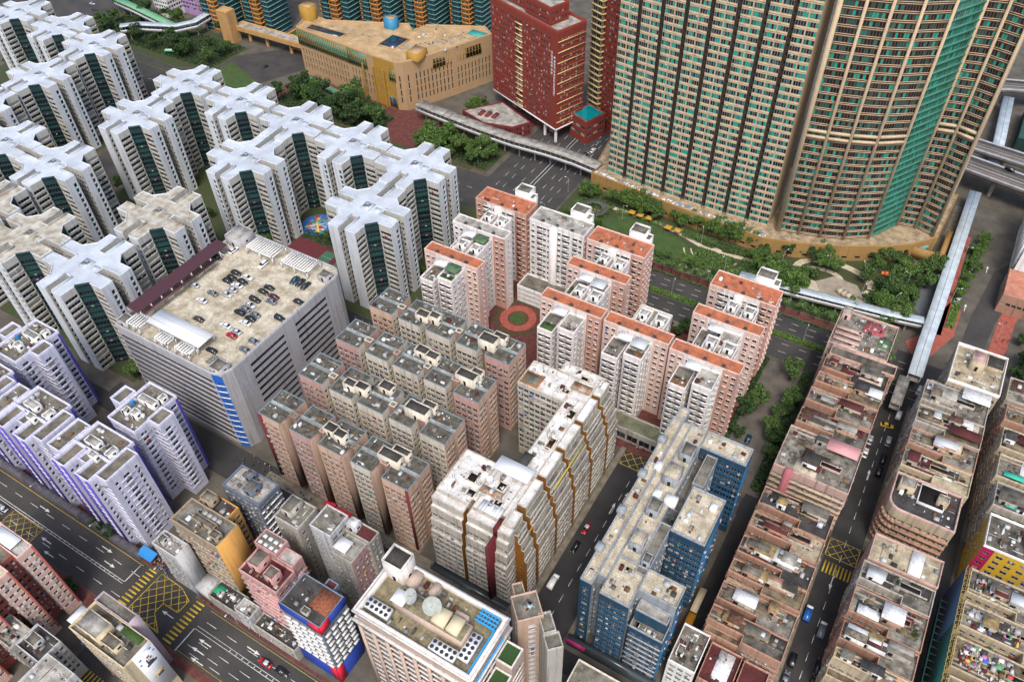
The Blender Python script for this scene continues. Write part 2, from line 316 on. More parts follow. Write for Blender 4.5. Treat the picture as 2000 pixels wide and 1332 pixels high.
def sheet(name, pts, z, mt, kind='structure'):
    m = MB(); m.ngon([(x, y, z) for x, y in pts], mt); o = m.build(name); o['kind'] = kind; return o
def rsheet(name, u0, u1, v0, v1, z, mt): return sheet(name, [(u0, v0), (u1, v0), (u1, v1), (u0, v1)], z, mt)
def slab(name, pts, z, mt):
    m = MB(); k = len(pts); m.ngon([(x, y, z) for x, y in pts], mt)
    for i in range(k): a, b = pts[i], pts[(i + 1) % k]; m.quad((*a, 0), (*b, 0), (*b, z), (*a, z), KER)
    return struct(m.build(name))
def rslab(name, u0, u1, v0, v1, mt=PAV, z=.13): return slab(name, [(u0, v0), (u1, v0), (u1, v1), (u0, v1)], z, mt)
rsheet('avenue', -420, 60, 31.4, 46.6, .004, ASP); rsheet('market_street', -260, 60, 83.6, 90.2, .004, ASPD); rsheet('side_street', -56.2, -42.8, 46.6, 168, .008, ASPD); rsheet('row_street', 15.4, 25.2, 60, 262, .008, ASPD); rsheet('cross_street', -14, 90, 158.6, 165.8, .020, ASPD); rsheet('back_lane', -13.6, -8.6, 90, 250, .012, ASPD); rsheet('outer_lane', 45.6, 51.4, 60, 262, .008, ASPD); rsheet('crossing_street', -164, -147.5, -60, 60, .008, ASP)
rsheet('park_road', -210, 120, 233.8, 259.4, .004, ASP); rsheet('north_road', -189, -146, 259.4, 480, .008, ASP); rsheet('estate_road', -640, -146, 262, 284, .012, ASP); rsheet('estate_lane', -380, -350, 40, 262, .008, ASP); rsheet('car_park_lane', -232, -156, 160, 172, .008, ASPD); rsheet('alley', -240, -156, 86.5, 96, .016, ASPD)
sheet('shore_road', [(24, 250), (35, 262), (37, 296), (41, 330), (60, 362), (90, 400), (104, 396), (70, 352), (51, 322), (46, 296), (44, 270), (60, 262), (60, 240), (28, 240)], .016, ASP)
sheet('west_road', [(-700, 285), (-560, 303), (-500, 292), (-440, 284), (-400, 292), (-360, 300), (-346, 330), (-370, 420), (-392, 420), (-378, 340), (-400, 318), (-470, 318), (-540, 340), (-700, 360)], .016, ASP)
# pavements (red brick)
rslab('pavement', -420, -167, 46.8, 50.6); rslab('pavement', -146, 60, 46.8, 47.8); rslab('pavement', -420, -170, 27.4, 31.2); rslab('pavement', -145.6, -20, 28.6, 31.2); rslab('pavement', -160, -59, 90.4, 93.8, PVG); rslab('pavement', -131, -48, 81.4, 83.4, PVG); rslab('pavement', -58.2, -56.4, 93, 165, PVG); rslab('pavement', -42.6, -41, 93, 165, PVG); rslab('pavement', 13.6, 15.2, 100, 156, PVG); rslab('pavement', 25.4, 26.6, 100, 156, PVG); rslab('pavement', 14.8, 15.3, 168, 232, PVG); rslab('pavement', 25.3, 26.8, 170, 232, PVG)
slab('red_pavement', [(20, 262), (27, 264), (33, 280), (33, 297), (28, 300), (22, 276), (17, 268)], .13, mat('paving_orange', '#9a5548', '#7a443a', .6, .7)); slab('red_pavement', [(45, 262), (51, 262), (53, 300), (60, 330), (76, 356), (71, 358), (53, 330), (47, 300)], .13, mat('paving_orange', '#9a5548')); slab('red_pavement', [(60, 240), (100, 236), (100, 262), (58, 258), (46, 262), (44, 256)], .13, mat('paving_orange', '#9a5548'))
rslab('pavement', -146, 12, 259.8, 263.6); rslab('red_pavement', 26.4, 28.4, 278, 350, mat('paving_orange', '#9a5548', '#7a443a', .6, .7)); rslab('pavement', -640, -350, 256, 261.6); slab('green_verge', [(-398, 286.8), (-352, 286.8), (-350, 296), (-372, 304), (-394, 312)], .15, GRA); slab('court_yard', [(17.5, 326), (20.6, 326), (20.6, 372), (18, 372)], .1, PVG); slab('grey_court', [(7, 300), (20.4, 284), (20.4, 325), (14, 324)], .14, mat('court_grey', '#5d6266', '#4a4e50', .4, .5)); rslab('verge', -640, -200, 284.2, 286.6, SOILG, .15); rslab('median', -640, -230, 272.6, 273.8, SOILG, .2); rslab('pavement', -156, -30, 230.6, 233.4, PVG); slab('courtyard', [(-156, 164), (-28, 164), (-28, 231), (-156, 231)], .1, PAV); rslab('planted_strip', -205, -192, 232, 262, SOILG, .2); slab('traffic_island', [(-140, 245.2), (10, 245.2), (10, 248.6), (-140, 248.6)], .2, SOILG)
slab('park_ground', [(-145, 264), (10, 264), (22, 322), (6, 318), (-21, 303.4), (-51, 292.6), (-89, 295.2), (-145, 302)], .12, SOILG)
slab('estate_garden', [(-345, 98), (-235, 98), (-235, 172), (-150, 172), (-150, 258), (-345, 258)], .1, SOILG); slab('estate_garden', [(-520, 130), (-384, 130), (-384, 262), (-520, 262)], .1, SOILG); slab('drive', [(-27, 168), (-9.5, 168), (-9.5, 232), (-27, 232)], .08, mat('drive_grey', '#625d57', '#48443f', .2, .8)); slab('mall_forecourt', [(-345, 286), (-192, 286), (-192, 345), (-262, 318), (-345, 320)], .1, PAV); slab('mall_garden', [(-338, 287), (-262, 287), (-266, 309), (-338, 312)], .16, SOILG); slab('roadside_garden', [(-236, 287), (-192, 287), (-192, 316), (-236, 312)], .16, SOILG); slab('north_garden', [(-520, 296), (-420, 290), (-398, 300), (-398, 330), (-480, 345), (-520, 330)], .14, SOILG)
sheet('shore_garden', [(62, 264), (110, 264), (110, 318), (66, 318)], .15, SOILG)
def marks(name, boxes, mt, z=.024, rot=None):
    m = MB(); m.boxes([[a, b, c_, d, z - .006, z] for a, b, c_, d in boxes], mt, False); o = m.build(name); o['kind'] = 'structure'; return o
def arrow(m, u, v, d, z=.03, s=1.0):
    d = np.array(d, float); n = np.array([-d[1], d[0]]); c_ = np.array([u, v]); f = lambda a, b: (*(c_ + d * a * s + n * b * s), z)
    m.quad(f(-2.4, -.14), f(.8, -.14), f(.8, .14), f(-2.4, .14), LNW); m.ngon([f(.8, -.55), f(2.6, 0), f(.8, .55)], LNW)
dash = [[x, x + 4, v, v + .16] for v in (34.8, 42.6) for x in np.arange(-340, -20, 8.4) if not -169 < x < -140] + [[x + 3, x + 7, 36.9, 37.05] for x in np.arange(-139, -20, 8.4)] + [[x + 3, x + 7, 33.2, 33.35] for x in np.arange(-139, -20, 8.4)]
marks('lane_lines', dash + [[-340, -171, 39.0, 39.18], [-340, -171, 38.3, 38.45], [-140, -20, 39.4, 39.6], [-140, -20, 40.4, 40.58], [-171, -170.7, 39.2, 46], [-140.4, -140.0, 31.6, 39.4]] + [[x, x + .2, 38.45, 39] for x in np.arange(-215, -171, 2.2)] + [[x, x + .2, 39.6, 40.4] for x in np.arange(-126, -20, 2.4)], LNW)
marks('kerb_lines', [[-340, -170, 45.9, 46.05], [-140, -20, 45.9, 46.05], [-140, -20, 32.0, 32.15], [-56, -43, 92, 92.1]], LNY)
marks('pedestrian_crossing', [[u, u + 3.4, v, v + .55] for u in (-167.6,) for v in np.arange(32.4, 46, 1.35)] + [[u, u + 3.4, v, v + .55] for u in (-146.2,) for v in np.arange(32.2, 46, 1.35)] + [[-162 + k * 1.3, -161.5 + k * 1.3, 10.5, 15] for k in range(10)] + [[16.2 + k * 1.1, 16.7 + k * 1.1, 152.4, 156.8] for k in range(8)], LNY)
def boxjunction(pts, step, wd, z=.034):
    m = MB(); P = [np.array(p, float) for p in pts]; k = len(P)
    for i in range(k): a, b = P[i], P[(i + 1) % k]; L_ = np.linalg.norm(b - a); m.obox((a + b) / 2, (b - a) / L_, L_, wd, z - .006, z, LNY)
    for d, zz in ((np.array([.7071, .7071]), z - .004), (np.array([.7071, -.7071]), z - .008)):
        n = np.array([-d[1], d[0]]); o = [p @ n for p in P]
        for t in np.arange(min(o) + step * .6, max(o), step):
            hit = []
            for i in range(k):
                a, b = P[i], P[(i + 1) % k]; fa, fb = a @ n - t, b @ n - t
                if fa * fb < 0: hit.append(a + (b - a) * (fa / (fa - fb)))
            hit.sort(key=lambda q: q @ d)
            for a, b in zip(hit[::2], hit[1::2]):
                L_ = np.linalg.norm(b - a)
                if L_ > .3: m.obox((a + b) / 2, d, L_, wd * .8, zz - .004, zz, LNY)
    return struct(m.build('box_junction'))
boxjunction([(-162.6, 47), (-162.8, 33.6), (-148.6, 32.8), (-154.6, 36.8), (-154.6, 40.2), (-148.4, 40.4), (-148.2, 44.8), (-153.4, 46.8)], 2.3, .26); boxjunction([(-224.5, 32), (-209.4, 32.6), (-209.6, 38), (-224.5, 38.2)], 2.3, .2); boxjunction([(-57, 158), (-44, 158), (-44, 167), (-57, 167)], 2.4, .2); boxjunction([(15.6, 158.8), (25, 158.8), (25, 165.6), (15.6, 165.6)], 2.3, .2)
m = MB()
for u, v, s_ in [(-216, 43.6, 1), (-185, 44, 1), (-180, 40.8, 1), (-120, 43.4, 1), (-205, 36, -1), (-200, 33.2, -1), (-150.5, 38.4, -1), (-134, 37.8, -1), (-134, 35, -1), (-132, 32.6, -1), (-108, 37.8, -1)]: arrow(m, u, v, (s_, 0))
for u, v, s_ in [(-50, 140, 1), (-48, 146, 1), (20, 150, -1), (20, 196, 1), (34, 300, 1), (38, 330, 1)]: arrow(m, u, v, (0, s_))
struct(m.build('road_arrows'))
marks('street_lines', [[20.2, 20.36, v, v + 3] for v in np.arange(104, 236, 6)] + [[-49.6, -49.45, v, v + 3] for v in np.arange(96, 156, 6)] + [[x, x + 3, v, v + .15] for v in (238, 242.6, 252, 255.6) for x in np.arange(-200, 30, 7)] + [[x, x + .15, v, v + 4] for x in (-182, -178, -172, -160, -156, -152) for v in np.arange(262, 420, 9)] + [[-167.2, -167, 262, 420], [-165.4, -165.2, 262, 420]] + [[x, x + 3, 272, 272.15] for x in np.arange(-600, -190, 7)], LNW)
# park paths and lawn
def ring(name, cx, cy, r0, r1, z, mt, k=28):
    m = MB(); a = np.arange(k) * 2 * math.pi / k; V = np.vstack([np.column_stack([cx + r0 * np.cos(a), cy + r0 * np.sin(a), np.full(k, z)]), np.column_stack([cx + r1 * np.cos(a), cy + r1 * np.sin(a), np.full(k, z)])]); j = np.arange(k); j2 = (j + 1) % k
    m.quads(V, np.stack([j, j + k, j2 + k, j2], 1), mt); return struct(m.build(name))
PTH = mat('path_sand', '#b8ae98', '#948a78', .5, .7)
def path(name, pts, wd, z, mt=PTH):
    P = np.array(pts, float); m = MB(); T = np.gradient(P, axis=0); T /= np.linalg.norm(T, axis=1)[:, None]; N_ = np.column_stack([-T[:, 1], T[:, 0]]) * wd / 2
    for i in range(len(P) - 1): m.quad((*(P[i] - N_[i]), z), (*(P[i + 1] - N_[i + 1]), z), (*(P[i + 1] + N_[i + 1]), z), (*(P[i] + N_[i]), z), mt)
    return struct(m.build(name))
def curve(cx, cy, rx, ry, a0, a1, k=16): return [(cx + rx * math.cos(R(t)), cy + ry * math.sin(R(t))) for t in np.linspace(a0, a1, k)]
sheet('lawn', [(-124, 278), (-112, 272), (-96, 270), (-82, 271), (-76, 277), (-84, 284), (-100, 288), (-116, 288)], .145, GRA)
path('garden_path', [(-138, 292), (-126, 291), (-112, 291), (-98, 290.5), (-86, 288), (-74, 284), (-64, 284), (-52, 286), (-40, 287), (-28, 288)], 2.2, .15); path('garden_path', [(-128, 270), (-112, 268.6), (-96, 267), (-80, 268), (-62, 268), (-50, 271)], 1.8, .152)
for k in range(4): path('terrace_kerb', curve(-68, 284, 5 + 3.2 * k, 4 + 3.0 * k, 200, 340), .6, .16 + .006 * k)
path('garden_path', [(-68, 284), (-67, 276), (-66, 269)], 1.8, .2); ring('plaza', -68, 284, 0.3, 2.6, .17, PTH)
path('garden_path', curve(-18, 292, 16, 10, 0, 350, 28), 3.2, .15); path('garden_path', curve(-22, 290, 8, 5.5, 0, 350, 20), 2.4, .155); path('garden_path', [(-34, 291), (-26, 282), (-14, 276), (-2, 276)], 4, .158); sheet('plaza', [(-20, 279), (-8, 276), (-2, 284), (-8, 292), (-18, 293), (-24, 286)], .162, mat('plaza_stone', '#958d80', '#787064', .3, .7))
ring('round_garden_path', -123.5, 203, 4.4, 7.6, .14, mat('paving_orange', '#9a5548')); ring('round_bed', -123.5, 203, .05, 3.4, .16, GRA); ring('flower_ring', -123.5, 203, 9, 10.2, .15, SOILG)
# play area and sports courts among the towers
COURT = mat('court_green', '#3f6650', '#345644', .4, .5); CTR = mat('court_red', '#5e2c32', '#482428', .4, .5)
rsheet('court_surround', -240, -200, 172.5, 200, .11, CTR); rsheet('ball_court', -226, -207, 173.5, 188, .118, COURT); rsheet('small_court', -222, -216, 190, 198, .118, COURT); rsheet('small_court', -213, -207, 190, 198, .118, COURT); rsheet('ball_court', -462, -432, 190, 214, .12, COURT); rsheet('swimming_pool', -475, -462, 175, 190, .12, flat('pool_blue', (.01, .14, .24), .2))
marks('court_lines', [[-226, -207, 180.6, 180.75], [-226, -225.85, 173.5, 188], [-207.15, -207, 173.5, 188], [-226, -207, 173.5, 173.65], [-226, -207, 187.85, 188], [-462, -432, 202, 202.2], [-447.1, -446.9, 190, 214], [-222, -216, 194, 194.1], [-213, -207, 194, 194.1]], LNW, .13)
ring('playground', -238.5, 210.8, .05, 8, .13, flat('play_blue', (.03, .12, .4), .7)); m = MB(); pr_ = random.Random(4); pc = [flat('play_red', (.45, .05, .04), .7), flat('play_green', (.04, .25, .12), .7), flat('play_yellow', (.6, .4, .08), .7), flat('play_sky', (.1, .35, .6), .7), flat('play_grey', (.4, .4, .4), .7)]
for k in range(60):
    a, b = pr_.uniform(-5.4, 4), pr_.uniform(-5.4, 4); m.box(-238.5 + a, -238.5 + a + pr_.uniform(.8, 2.4), 210.8 + b, 210.8 + b + pr_.uniform(.8, 2.4), .13, .15 + k * .0015, pr_.choice(pc), False)
m.obox((-238.5, 210.8), (.7, .7), 12, .9, .12, .26, pc[4]); m.obox((-238.5, 210.8), (.7, -.7), 12, .9, .12, .27, pc[2]); struct(m.build('play_mats'))
# ================================================================== white cruciform towers
TW = wallm('tower_white', '#c6cbd0', .2, .35); TBE = wallm('tower_beige', '#b6b5ae', .28, .32); TTE = mat('tower_teal', '#1f3a3d', '#142628', .4, .6); TRF = roofm('tower_roof', '#b6bfc9', '#8e949c', amt=.55, scale=.14, fine=.12, seam=.26, seamw=5, seamh=7); TRB = roofm('tower_roof_stained', '#b3b0a7', '#7b725f', amt=.8, scale=.3, fine=.16, seam=.22, seamw=5, seamh=7)
H_T = 40.0
def tower_proto(u, v, label, strips, roof, group):
    B = Bld('tower_block', label, 'tower', u, v, group, ind=False)
    t, a, b, e = 16.65, 1.7, 6.8, 10.7
    base = [(-b, -t), (-a, -t), (-a, -7.5), (a, -7.5), (a, -t), (b, -t), (b, -e)]
    pts = []
    for k in range(4):
        for x, y in base:
            for _ in range(k): x, y = -y, x
            pts.append((x + u, y + v))
    fl, bs = 2.62, .6
    tipS = dict(fl=fl, base=bs, cols=[.72], w=1.3, h=1.9, sill=.4, mul=0, pane=[('g', .5), ('d', .3), ('m', .2)], mat=TW, rec=.25)
    blank = None
    slot = dict(fl=fl, base=bs, w=1.0, h=1.3, p=1.8, mg=.3, mul=0, mat=TBE, pane=[('d', .7), ('m', .3)], ac=.25)
    side = dict(fl=fl, base=bs, w=4.6, h=1.5, sill=.8, p=0, mg=.35, mul=3, mat=TBE, bandmat=TBE, pane=[('d', .6), ('m', .3), ('c', .1)], rec=.3, ledge=[(.3, .4, .08, TBE)], ac=.35, laundry=.1)
    teal = dict(fl=fl, base=bs, h=1.5, sill=.9, p=0, mg=.35, mul=3, mat=TTE, pane=[('d', .55), ('g', .3), ('m', .15)], frame=FRAMED, rec=.5, ledge=[(.1, .7, .12, TTE)], ac=.3, laundry=.12)
    ini = dict(fl=fl, base=bs, w=1.2, h=1.1, p=2.6, mg=.4, mul=0, mat=TBE, pane=[('d', .7), ('m', .3)])
    sty = []
    for k in range(4):
        tip = tipS if (k == 1 or strips) else blank
        sty += [tip, slot, ini, slot, tip, side, teal]
    # edges: tip, slot side, slot end, slot side, tip, side(6m), then chamfer, then next wing's side
    P = []; S = []
    for k in range(4):
        q = pts[7 * k:7 * k + 7]; P += q
        x, y = (b, -e); nx, ny = (e, -b)
        for _ in range(k): nx, ny = -ny, nx
        P.append((nx + u, ny + v)); tip = tipS if (k == 1 or strips) else blank
        S += [tip, slot, ini, slot, tip, side, teal, side]
    B.poly(P, 0, H_T, S, TW, roof, par=.45, pt=.2)
    # roof details
    rz = H_T
    m = MB(); m.boxes([[-2.2, 2.2, -2, 2.4, rz, rz + .5], [3.5, 6.5, -1.2, 1.2, rz, rz + .35]], roof, False); m.boxes([[-1.6, -.2, -1.2, .4, rz + .5, rz + .75], [-.1, 1.0, -.5, 1.4, rz + .5, rz + .62]], FRAMED, False); B.part('lift_head', m)
    for k, (x, y) in enumerate([(8.6, -8.7)]):
        m = MB(); m.obox((x, y), (.7071, .7071), 5.2, .9, rz + .02, rz + .6, TTE); B.part('balcony_cap', m)
    m = MB()
    for x0, x1, y0, y1 in [(-a - .3, -a, -t + .3, -7.5), (a, a + .3, -t + .3, -7.5), (7.5, t - .3, -a - .3, -a), (7.5, t - .3, a, a + .3), (-a - .3, -a, 7.5, t - .3), (a, a + .3, 7.5, t - .3), (-t + .3, -7.5, a, a + .3), (-t + .3, -7.5, -a - .3, -a)]:
        m = MB(); m.box(x0, x1, y0, y1, rz, rz + .9, roof, False); B.part('slot_parapet', m)
    m = MB()
    for s_ in (-1, 1):
        m.boxes([[-a + .1, a - .1, s_ * 11 - .1, s_ * 11 + .1, z_, z_ + .25] for z_ in np.arange(3, 39, 2.62)], ACG); m.boxes([[s_ * 11 - .1, s_ * 11 + .1, -a + .1, a - .1, z_, z_ + .25] for z_ in np.arange(3, 39, 2.62)], ACG)
    B.part('slot_beams', m, 'stuff')
    return B.done()
g_t = 'white cruciform tower blocks of the estate'
# (u, v, variant, label)
TOW = [(-187.2, 193.2, 'A', 'white cruciform tower whose wing faces the orange roofed blocks'), (-188.0, 226.9, 'A', 'white cruciform tower joined behind the one facing the orange roofed blocks'),
       (-222.4, 227.9, 'B', 'grey roofed white cruciform tower in the back row beside the mall garden'), (-256.6, 195.9, 'B', 'white cruciform tower beside the colourful round playground'), (-257.3, 229.6, 'B', 'white cruciform tower in the back row with an antenna mast hub'),
       (-293.4, 230.6, 'B', 'white cruciform tower in the back row near the curved slip road'), (-327.8, 197.6, 'A', 'white cruciform tower with a light blue patch on its roof'), (-330.3, 231.2, 'B', 'grey roofed white cruciform tower at the end of the back row by the road'),
       (-406.8, 236.1, 'B', 'white cruciform tower across the road near the green footbridge'), (-403.6, 200.2, 'B', 'white cruciform tower across the road above the green sports court'), (-441.6, 242.5, 'B', 'white cruciform tower across the road, second from the green footbridge'),
       (-481.1, 244.0, 'B', 'white cruciform tower across the road, farthest from the green footbridge'), (-327.3, 151.1, 'B', 'white cruciform tower with a raised square lift head and a yellow stain'), (-258.7, 149.0, 'S', 'white cruciform tower with heavily stained roof beside the car park'),
       (-257.1, 112.8, 'A', 'bright roofed white cruciform tower at the car park corner'), (-292.0, 113.5, 'S', 'stained cruciform tower with a lilac painted side strip'),
       (-361.5, 151.8, 'B', 'white cruciform tower beside the green sports court at the photo edge'), (-327.0, 116.0, 'S', 'cream cruciform tower tucked behind the lilac striped one'), (-403.0, 165.5, 'B', 'white cruciform tower with cream windows below the blue pool'), (-362.0, 115.0, 'B', 'white cruciform tower beyond the cream one')]
protos = {}
for u, v, k, lab in TOW:
    if k not in protos: protos[k] = tower_proto(u, v, lab, k != 'A', TRB if k == 'S' else TRF, g_t)
    else: copy_tree(protos[k], u, v, label=lab)
# ================================================================== multi-storey car park
def carpark():
    z1 = 38.0; u0, u1, v0, v1 = -223.0, -172.0, 97.0, 158.5
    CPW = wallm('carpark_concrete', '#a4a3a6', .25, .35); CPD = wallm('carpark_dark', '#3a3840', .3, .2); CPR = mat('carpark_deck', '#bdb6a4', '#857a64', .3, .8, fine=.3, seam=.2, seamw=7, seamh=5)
    B = Bld('car_park', 'multi-storey grey car park with open decks and cars on its roof', 'car park', (u0 + u1) / 2, (v0 + v1) / 2)
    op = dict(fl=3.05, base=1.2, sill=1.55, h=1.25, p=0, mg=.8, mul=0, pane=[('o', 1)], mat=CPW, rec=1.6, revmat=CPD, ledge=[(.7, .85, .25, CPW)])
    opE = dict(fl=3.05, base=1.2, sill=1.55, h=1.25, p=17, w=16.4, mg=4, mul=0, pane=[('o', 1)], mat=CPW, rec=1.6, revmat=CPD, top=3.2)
    c = 4.0; rr = [(u1 - c + c * math.sin(a), v1 - c + c * math.cos(a)) for a in (0, .5, 1.05, 1.571)]
    P = [(u0, v0), (u1 - 5, v0), (u1 - 1.4, v0 + 1.2), (u1, v0 + 5), *rr[::-1], (u0 + 8, v1), (u0, v1 - 1)]
    BLU = flat('blue_panel', (.02, .11, .42), .4)
    S = [op, dict(mat=BLU, fl=3.05, base=1.2, sill=1.4, h=1.0, w=1.8, p=9, mul=0, pane=[('d', 1)], ledge=[(1.15, .15, .25, WHT)]), None] + [opE] + [None] * 6
    B.poly(P, 0, z1, S, CPW, CPR, par=1.3, pt=.3, roofname='roof_deck')
    PUR = flat('maroon_sheet', (.055, .02, .025), .5)
    m = MB(); x0, x1, y0, y1 = u0 + .6, u0 + 6.2, v0 + 6, v0 + 49
    m.quads([[x0 - B.o[0], y0 - B.o[1], z1 + 4.6], [x1 - B.o[0], y0 - B.o[1], z1 + 3.9], [x1 - B.o[0], y1 - B.o[1], z1 + 3.9], [x0 - B.o[0], y1 - B.o[1], z1 + 4.6]], [[0, 1, 2, 3]], PUR)
    m.box(x1 + .5 - B.o[0], x1 + 2.2 - B.o[0], y0 + 2 - B.o[1], y1 - 8 - B.o[1], z1 + 3.0, z1 + 3.12, PUR)
    for k in range(10): y = y0 + 1 + k * 4.7 - B.o[1]; m.box(x1 - .2 - B.o[0], x1 - B.o[0], y, y + .25, z1, z1 + 3.85, WHT); m.box(x0 - B.o[0], x1 + 2.2 - B.o[0], y, y + .2, z1 + 2.75, z1 + 2.98, WHT)
    m.box(x0 - B.o[0], x0 + .2 - B.o[0], y0 - B.o[1], y1 - B.o[1], z1, z1 + 4.5, CPW); B.part('canopy', m)
    def pergola(a, b, c_, d, along):
        m = MB(); z = z1 + 2.9
        m.boxes([[a, b, c_, c_ + .35, z, z + .4], [a, b, d - .35, d, z, z + .4], [a, a + .35, c_, d, z, z + .4], [b - .35, b, c_, d, z, z + .4]], WHT)
        n = int((b - a if along else d - c_) / 1.15)
        for k in range(n):
            t = .5 + k * 1.15
            m.box(a + t, a + t + .45, c_, d, z + .4, z + .65, WHT) if along else m.box(a, b, c_ + t, c_ + t + .45, z + .4, z + .65, WHT)
        for x, y in [(a, c_), (b - .35, c_), (a, d - .35), (b - .35, d - .35), ((a + b) / 2, c_), ((a + b) / 2, d - .35)]: m.box(x, x + .35, y, y + .35, z1, z, WHT)
        return m
    o = B.o
    for a, b, c_, d, al in [(-211, -197.5, 149, 156.6, True), (-193.5, -180.5, 149, 156.6, True), (-218.0, -211.5, 98.2, 104, True), (-203.5, -197, 97.6, 101.5, True), (-194, -187, 97.8, 101.6, True)]:
        B.part('pergola', pergola(a - o[0], b - o[0], c_ - o[1], d - o[1], al))
    m = MB(); a, b, c_, d = -212 - o[0], -186.5 - o[0], 101.8 - o[1], 109 - o[1]; m.box(a, b, c_, d, z1 + 3.2, z1 + 3.35, METW)
    m.boxes([[a + k * 6.2, a + k * 6.2 + .2, y, y + .2, z1, z1 + 3.2] for k in range(5) for y in (c_, d - .2)], WHT); m.boxes([[a, b, c_ + k * 2.3, c_ + k * 2.3 + .1, z1 + 3.35, z1 + 3.45] for k in range(4)], ACM); B.part('shed_roof', m)
    B.head(u1 - 6.2, u1 - 1.2, v0 + .8, v0 + 5.5, z1, z1 + 2.4, CPW, RC); B.head(u0 + .8, u0 + 5.2, v0 + .8, v0 + 4.8, z1, z1 + 2.6, CPW, RC); B.head(u1 - 5, u1 - .8, v1 - 8, v1 - 4.2, z1, z1 + 2.5, CPW, RC); B.head(u0 + 1, u0 + 8, v1 - 9, v1 - 1, z1, z1 + 3.8, CPW, RL, par=.5)
    m = MB(); m.boxes([[u1 - 10.5 + i * 1.1 - o[0], u1 - 9.9 + i * 1.1 - o[0], v0 + 3 + j * 1.1 - o[1], v0 + 3.6 + j * 1.1 - o[1], z1, z1 + .7] for i in range(5) for j in range(4)], ACG, False); B.part('vents', m, 'stuff')
    YL = mat('worn_yellow_paint', '#b39a4e', '#9b9080', .8, .9)
    m = MB()
    for i in range(14):
        for y in (v0 + 14, v0 + 26, v0 + 38): x = u0 + 12 + i * 2.6 - o[0]; m.box(x, x + .12, y - o[1], y + 5 - o[1], z1 + .004, z1 + .012, YL)
    B.part('bay_lines', m, 'stuff')
    return B.done()
carpark()
# ================================================================== lilac towers
LIL = wallm('lilac_wall', '#c3c4d6', .22, .3); PURP = wallm('purple_wall', '#5a4cae', .2, .15); LIR = roofm('lilac_roof', '#757064', '#48443b')
st_l = dict(fl=2.45, base=3.0, w=1.5, h=1.1, p=2.5, mg=.4, mat=LIL, mul=1, ac=.25, laundry=.04, ledge=[(.1, .18, .1, WHT)])
st_lw = dict(fl=2.45, base=3.0, h=1.25, p=2.6, w=2.1, mg=.15, mat=LIL, mul=1, ac=.25, laundry=.05, rec=.25, ledge=[(.2, .55, .12, LIL)])
st_ls = dict(fl=2.45, base=3.0, w=.9, h=1.2, p=1.7, mg=.4, mat=LIL, mul=0, ac=.5)
st_pu = dict(mat=PURP, fl=2.45, base=3.0, w=.7, h=.8, p=3, mul=0)
def lilac_front(u, v, label):     # u, v: west end, south line;  27 x 17 m
    z = 37.0; B = Bld('lilac_tower', label, 'tower', u + 13.5, v + 8, 'lilac apartment towers by the avenue')
    seg = dict(segs=[(.12, st_pu), (1, st_lw), (.12, st_pu)])
    B.rect(u, u + 5.9, v + 2.8, v + 14.3, 0, z, [st_lw, st_lw, None, st_ls], LIL, LIR, par=1.1)
    B.rect(u + 22.2, u + 27.2, v + 2.6, v + 14.3, 0, z, [st_lw, dict(segs=[(.5, None), (1, st_ls), (2.2, st_lw), (1, st_ls), (.5, None)]), None, st_lw], LIL, LIR, par=1.1)
    B.rect(u + 5.9, u + 11.5, v, v + 8.3, 0, z - 1.2, [seg, st_ls, None, st_ls], LIL, LIR, par=2.0)
    B.rect(u + 16.2, u + 22.2, v, v + 8.3, 0, z - 1.2, [seg, st_ls, None, st_ls], LIL, LIR, par=2.0)
    B.rect(u + 11.5, u + 16.2, v + 4.4, v + 8.3, 0, z - 1.2, [st_ls, None, None, None], LIL, LIR, par=.8)
    B.rect(u + 5.9, u + 22.2, v + 8.3, v + 16.8, 0, z - 1.0, [None, seg, st_lw, st_ls], LIL, LIR, par=1.6)
    for a, b, c_, d, h in [(9, 14.5, 9.3, 12, 2.2), (14.6, 17.6, 6.2, 8.2, 2.6), (18.4, 20.6, 9.0, 12.6, 2.0)]: B.head(u + a, u + b, v + c_, v + d, z - 1.2, z - 1.2 + h, WHT, RL)
    for x0, x1, y in [(5.9, 11.5, 8.2), (16.2, 22.2, 8.2)]: B.pbox('parapet_wall', u + x0, u + x1, v + y - .3, v + y - .05, z - 1.2, z + .6, LIL)
    m = MB(); m.boxes([[u + x - B.o[0], u + x + 1.25 - B.o[0], v - .32 - B.o[1], v - .03 - B.o[1], 2, z + .2] for x in (5.92, 10.2, 16.3, 20.9)], PURP); B.part('purple_fin', m)
    B.clutter(u + 6, u + 22, v + 9, v + 16, z - 1, 14, int(-u)); B.clutter(u + .5, u + 5.5, v + 3.2, v + 14, z, 4, int(-u) + 1)
    B.pbox('shop_podium', u - .5, u + 28, v - 2.2, v - .05, 0, 4.2, mat('podium_grey', '#57545c', '#38363c', .5, .7))
    return B.done()
lilac_front(-200.0, 48.8, 'lilac tower standing beside the yellow box junction'); lilac_front(-229.3, 48.8, 'lilac tower between two alike towers along the avenue'); lilac_front(-258.6, 48.8, 'lilac tower farthest along the avenue from the box junction')
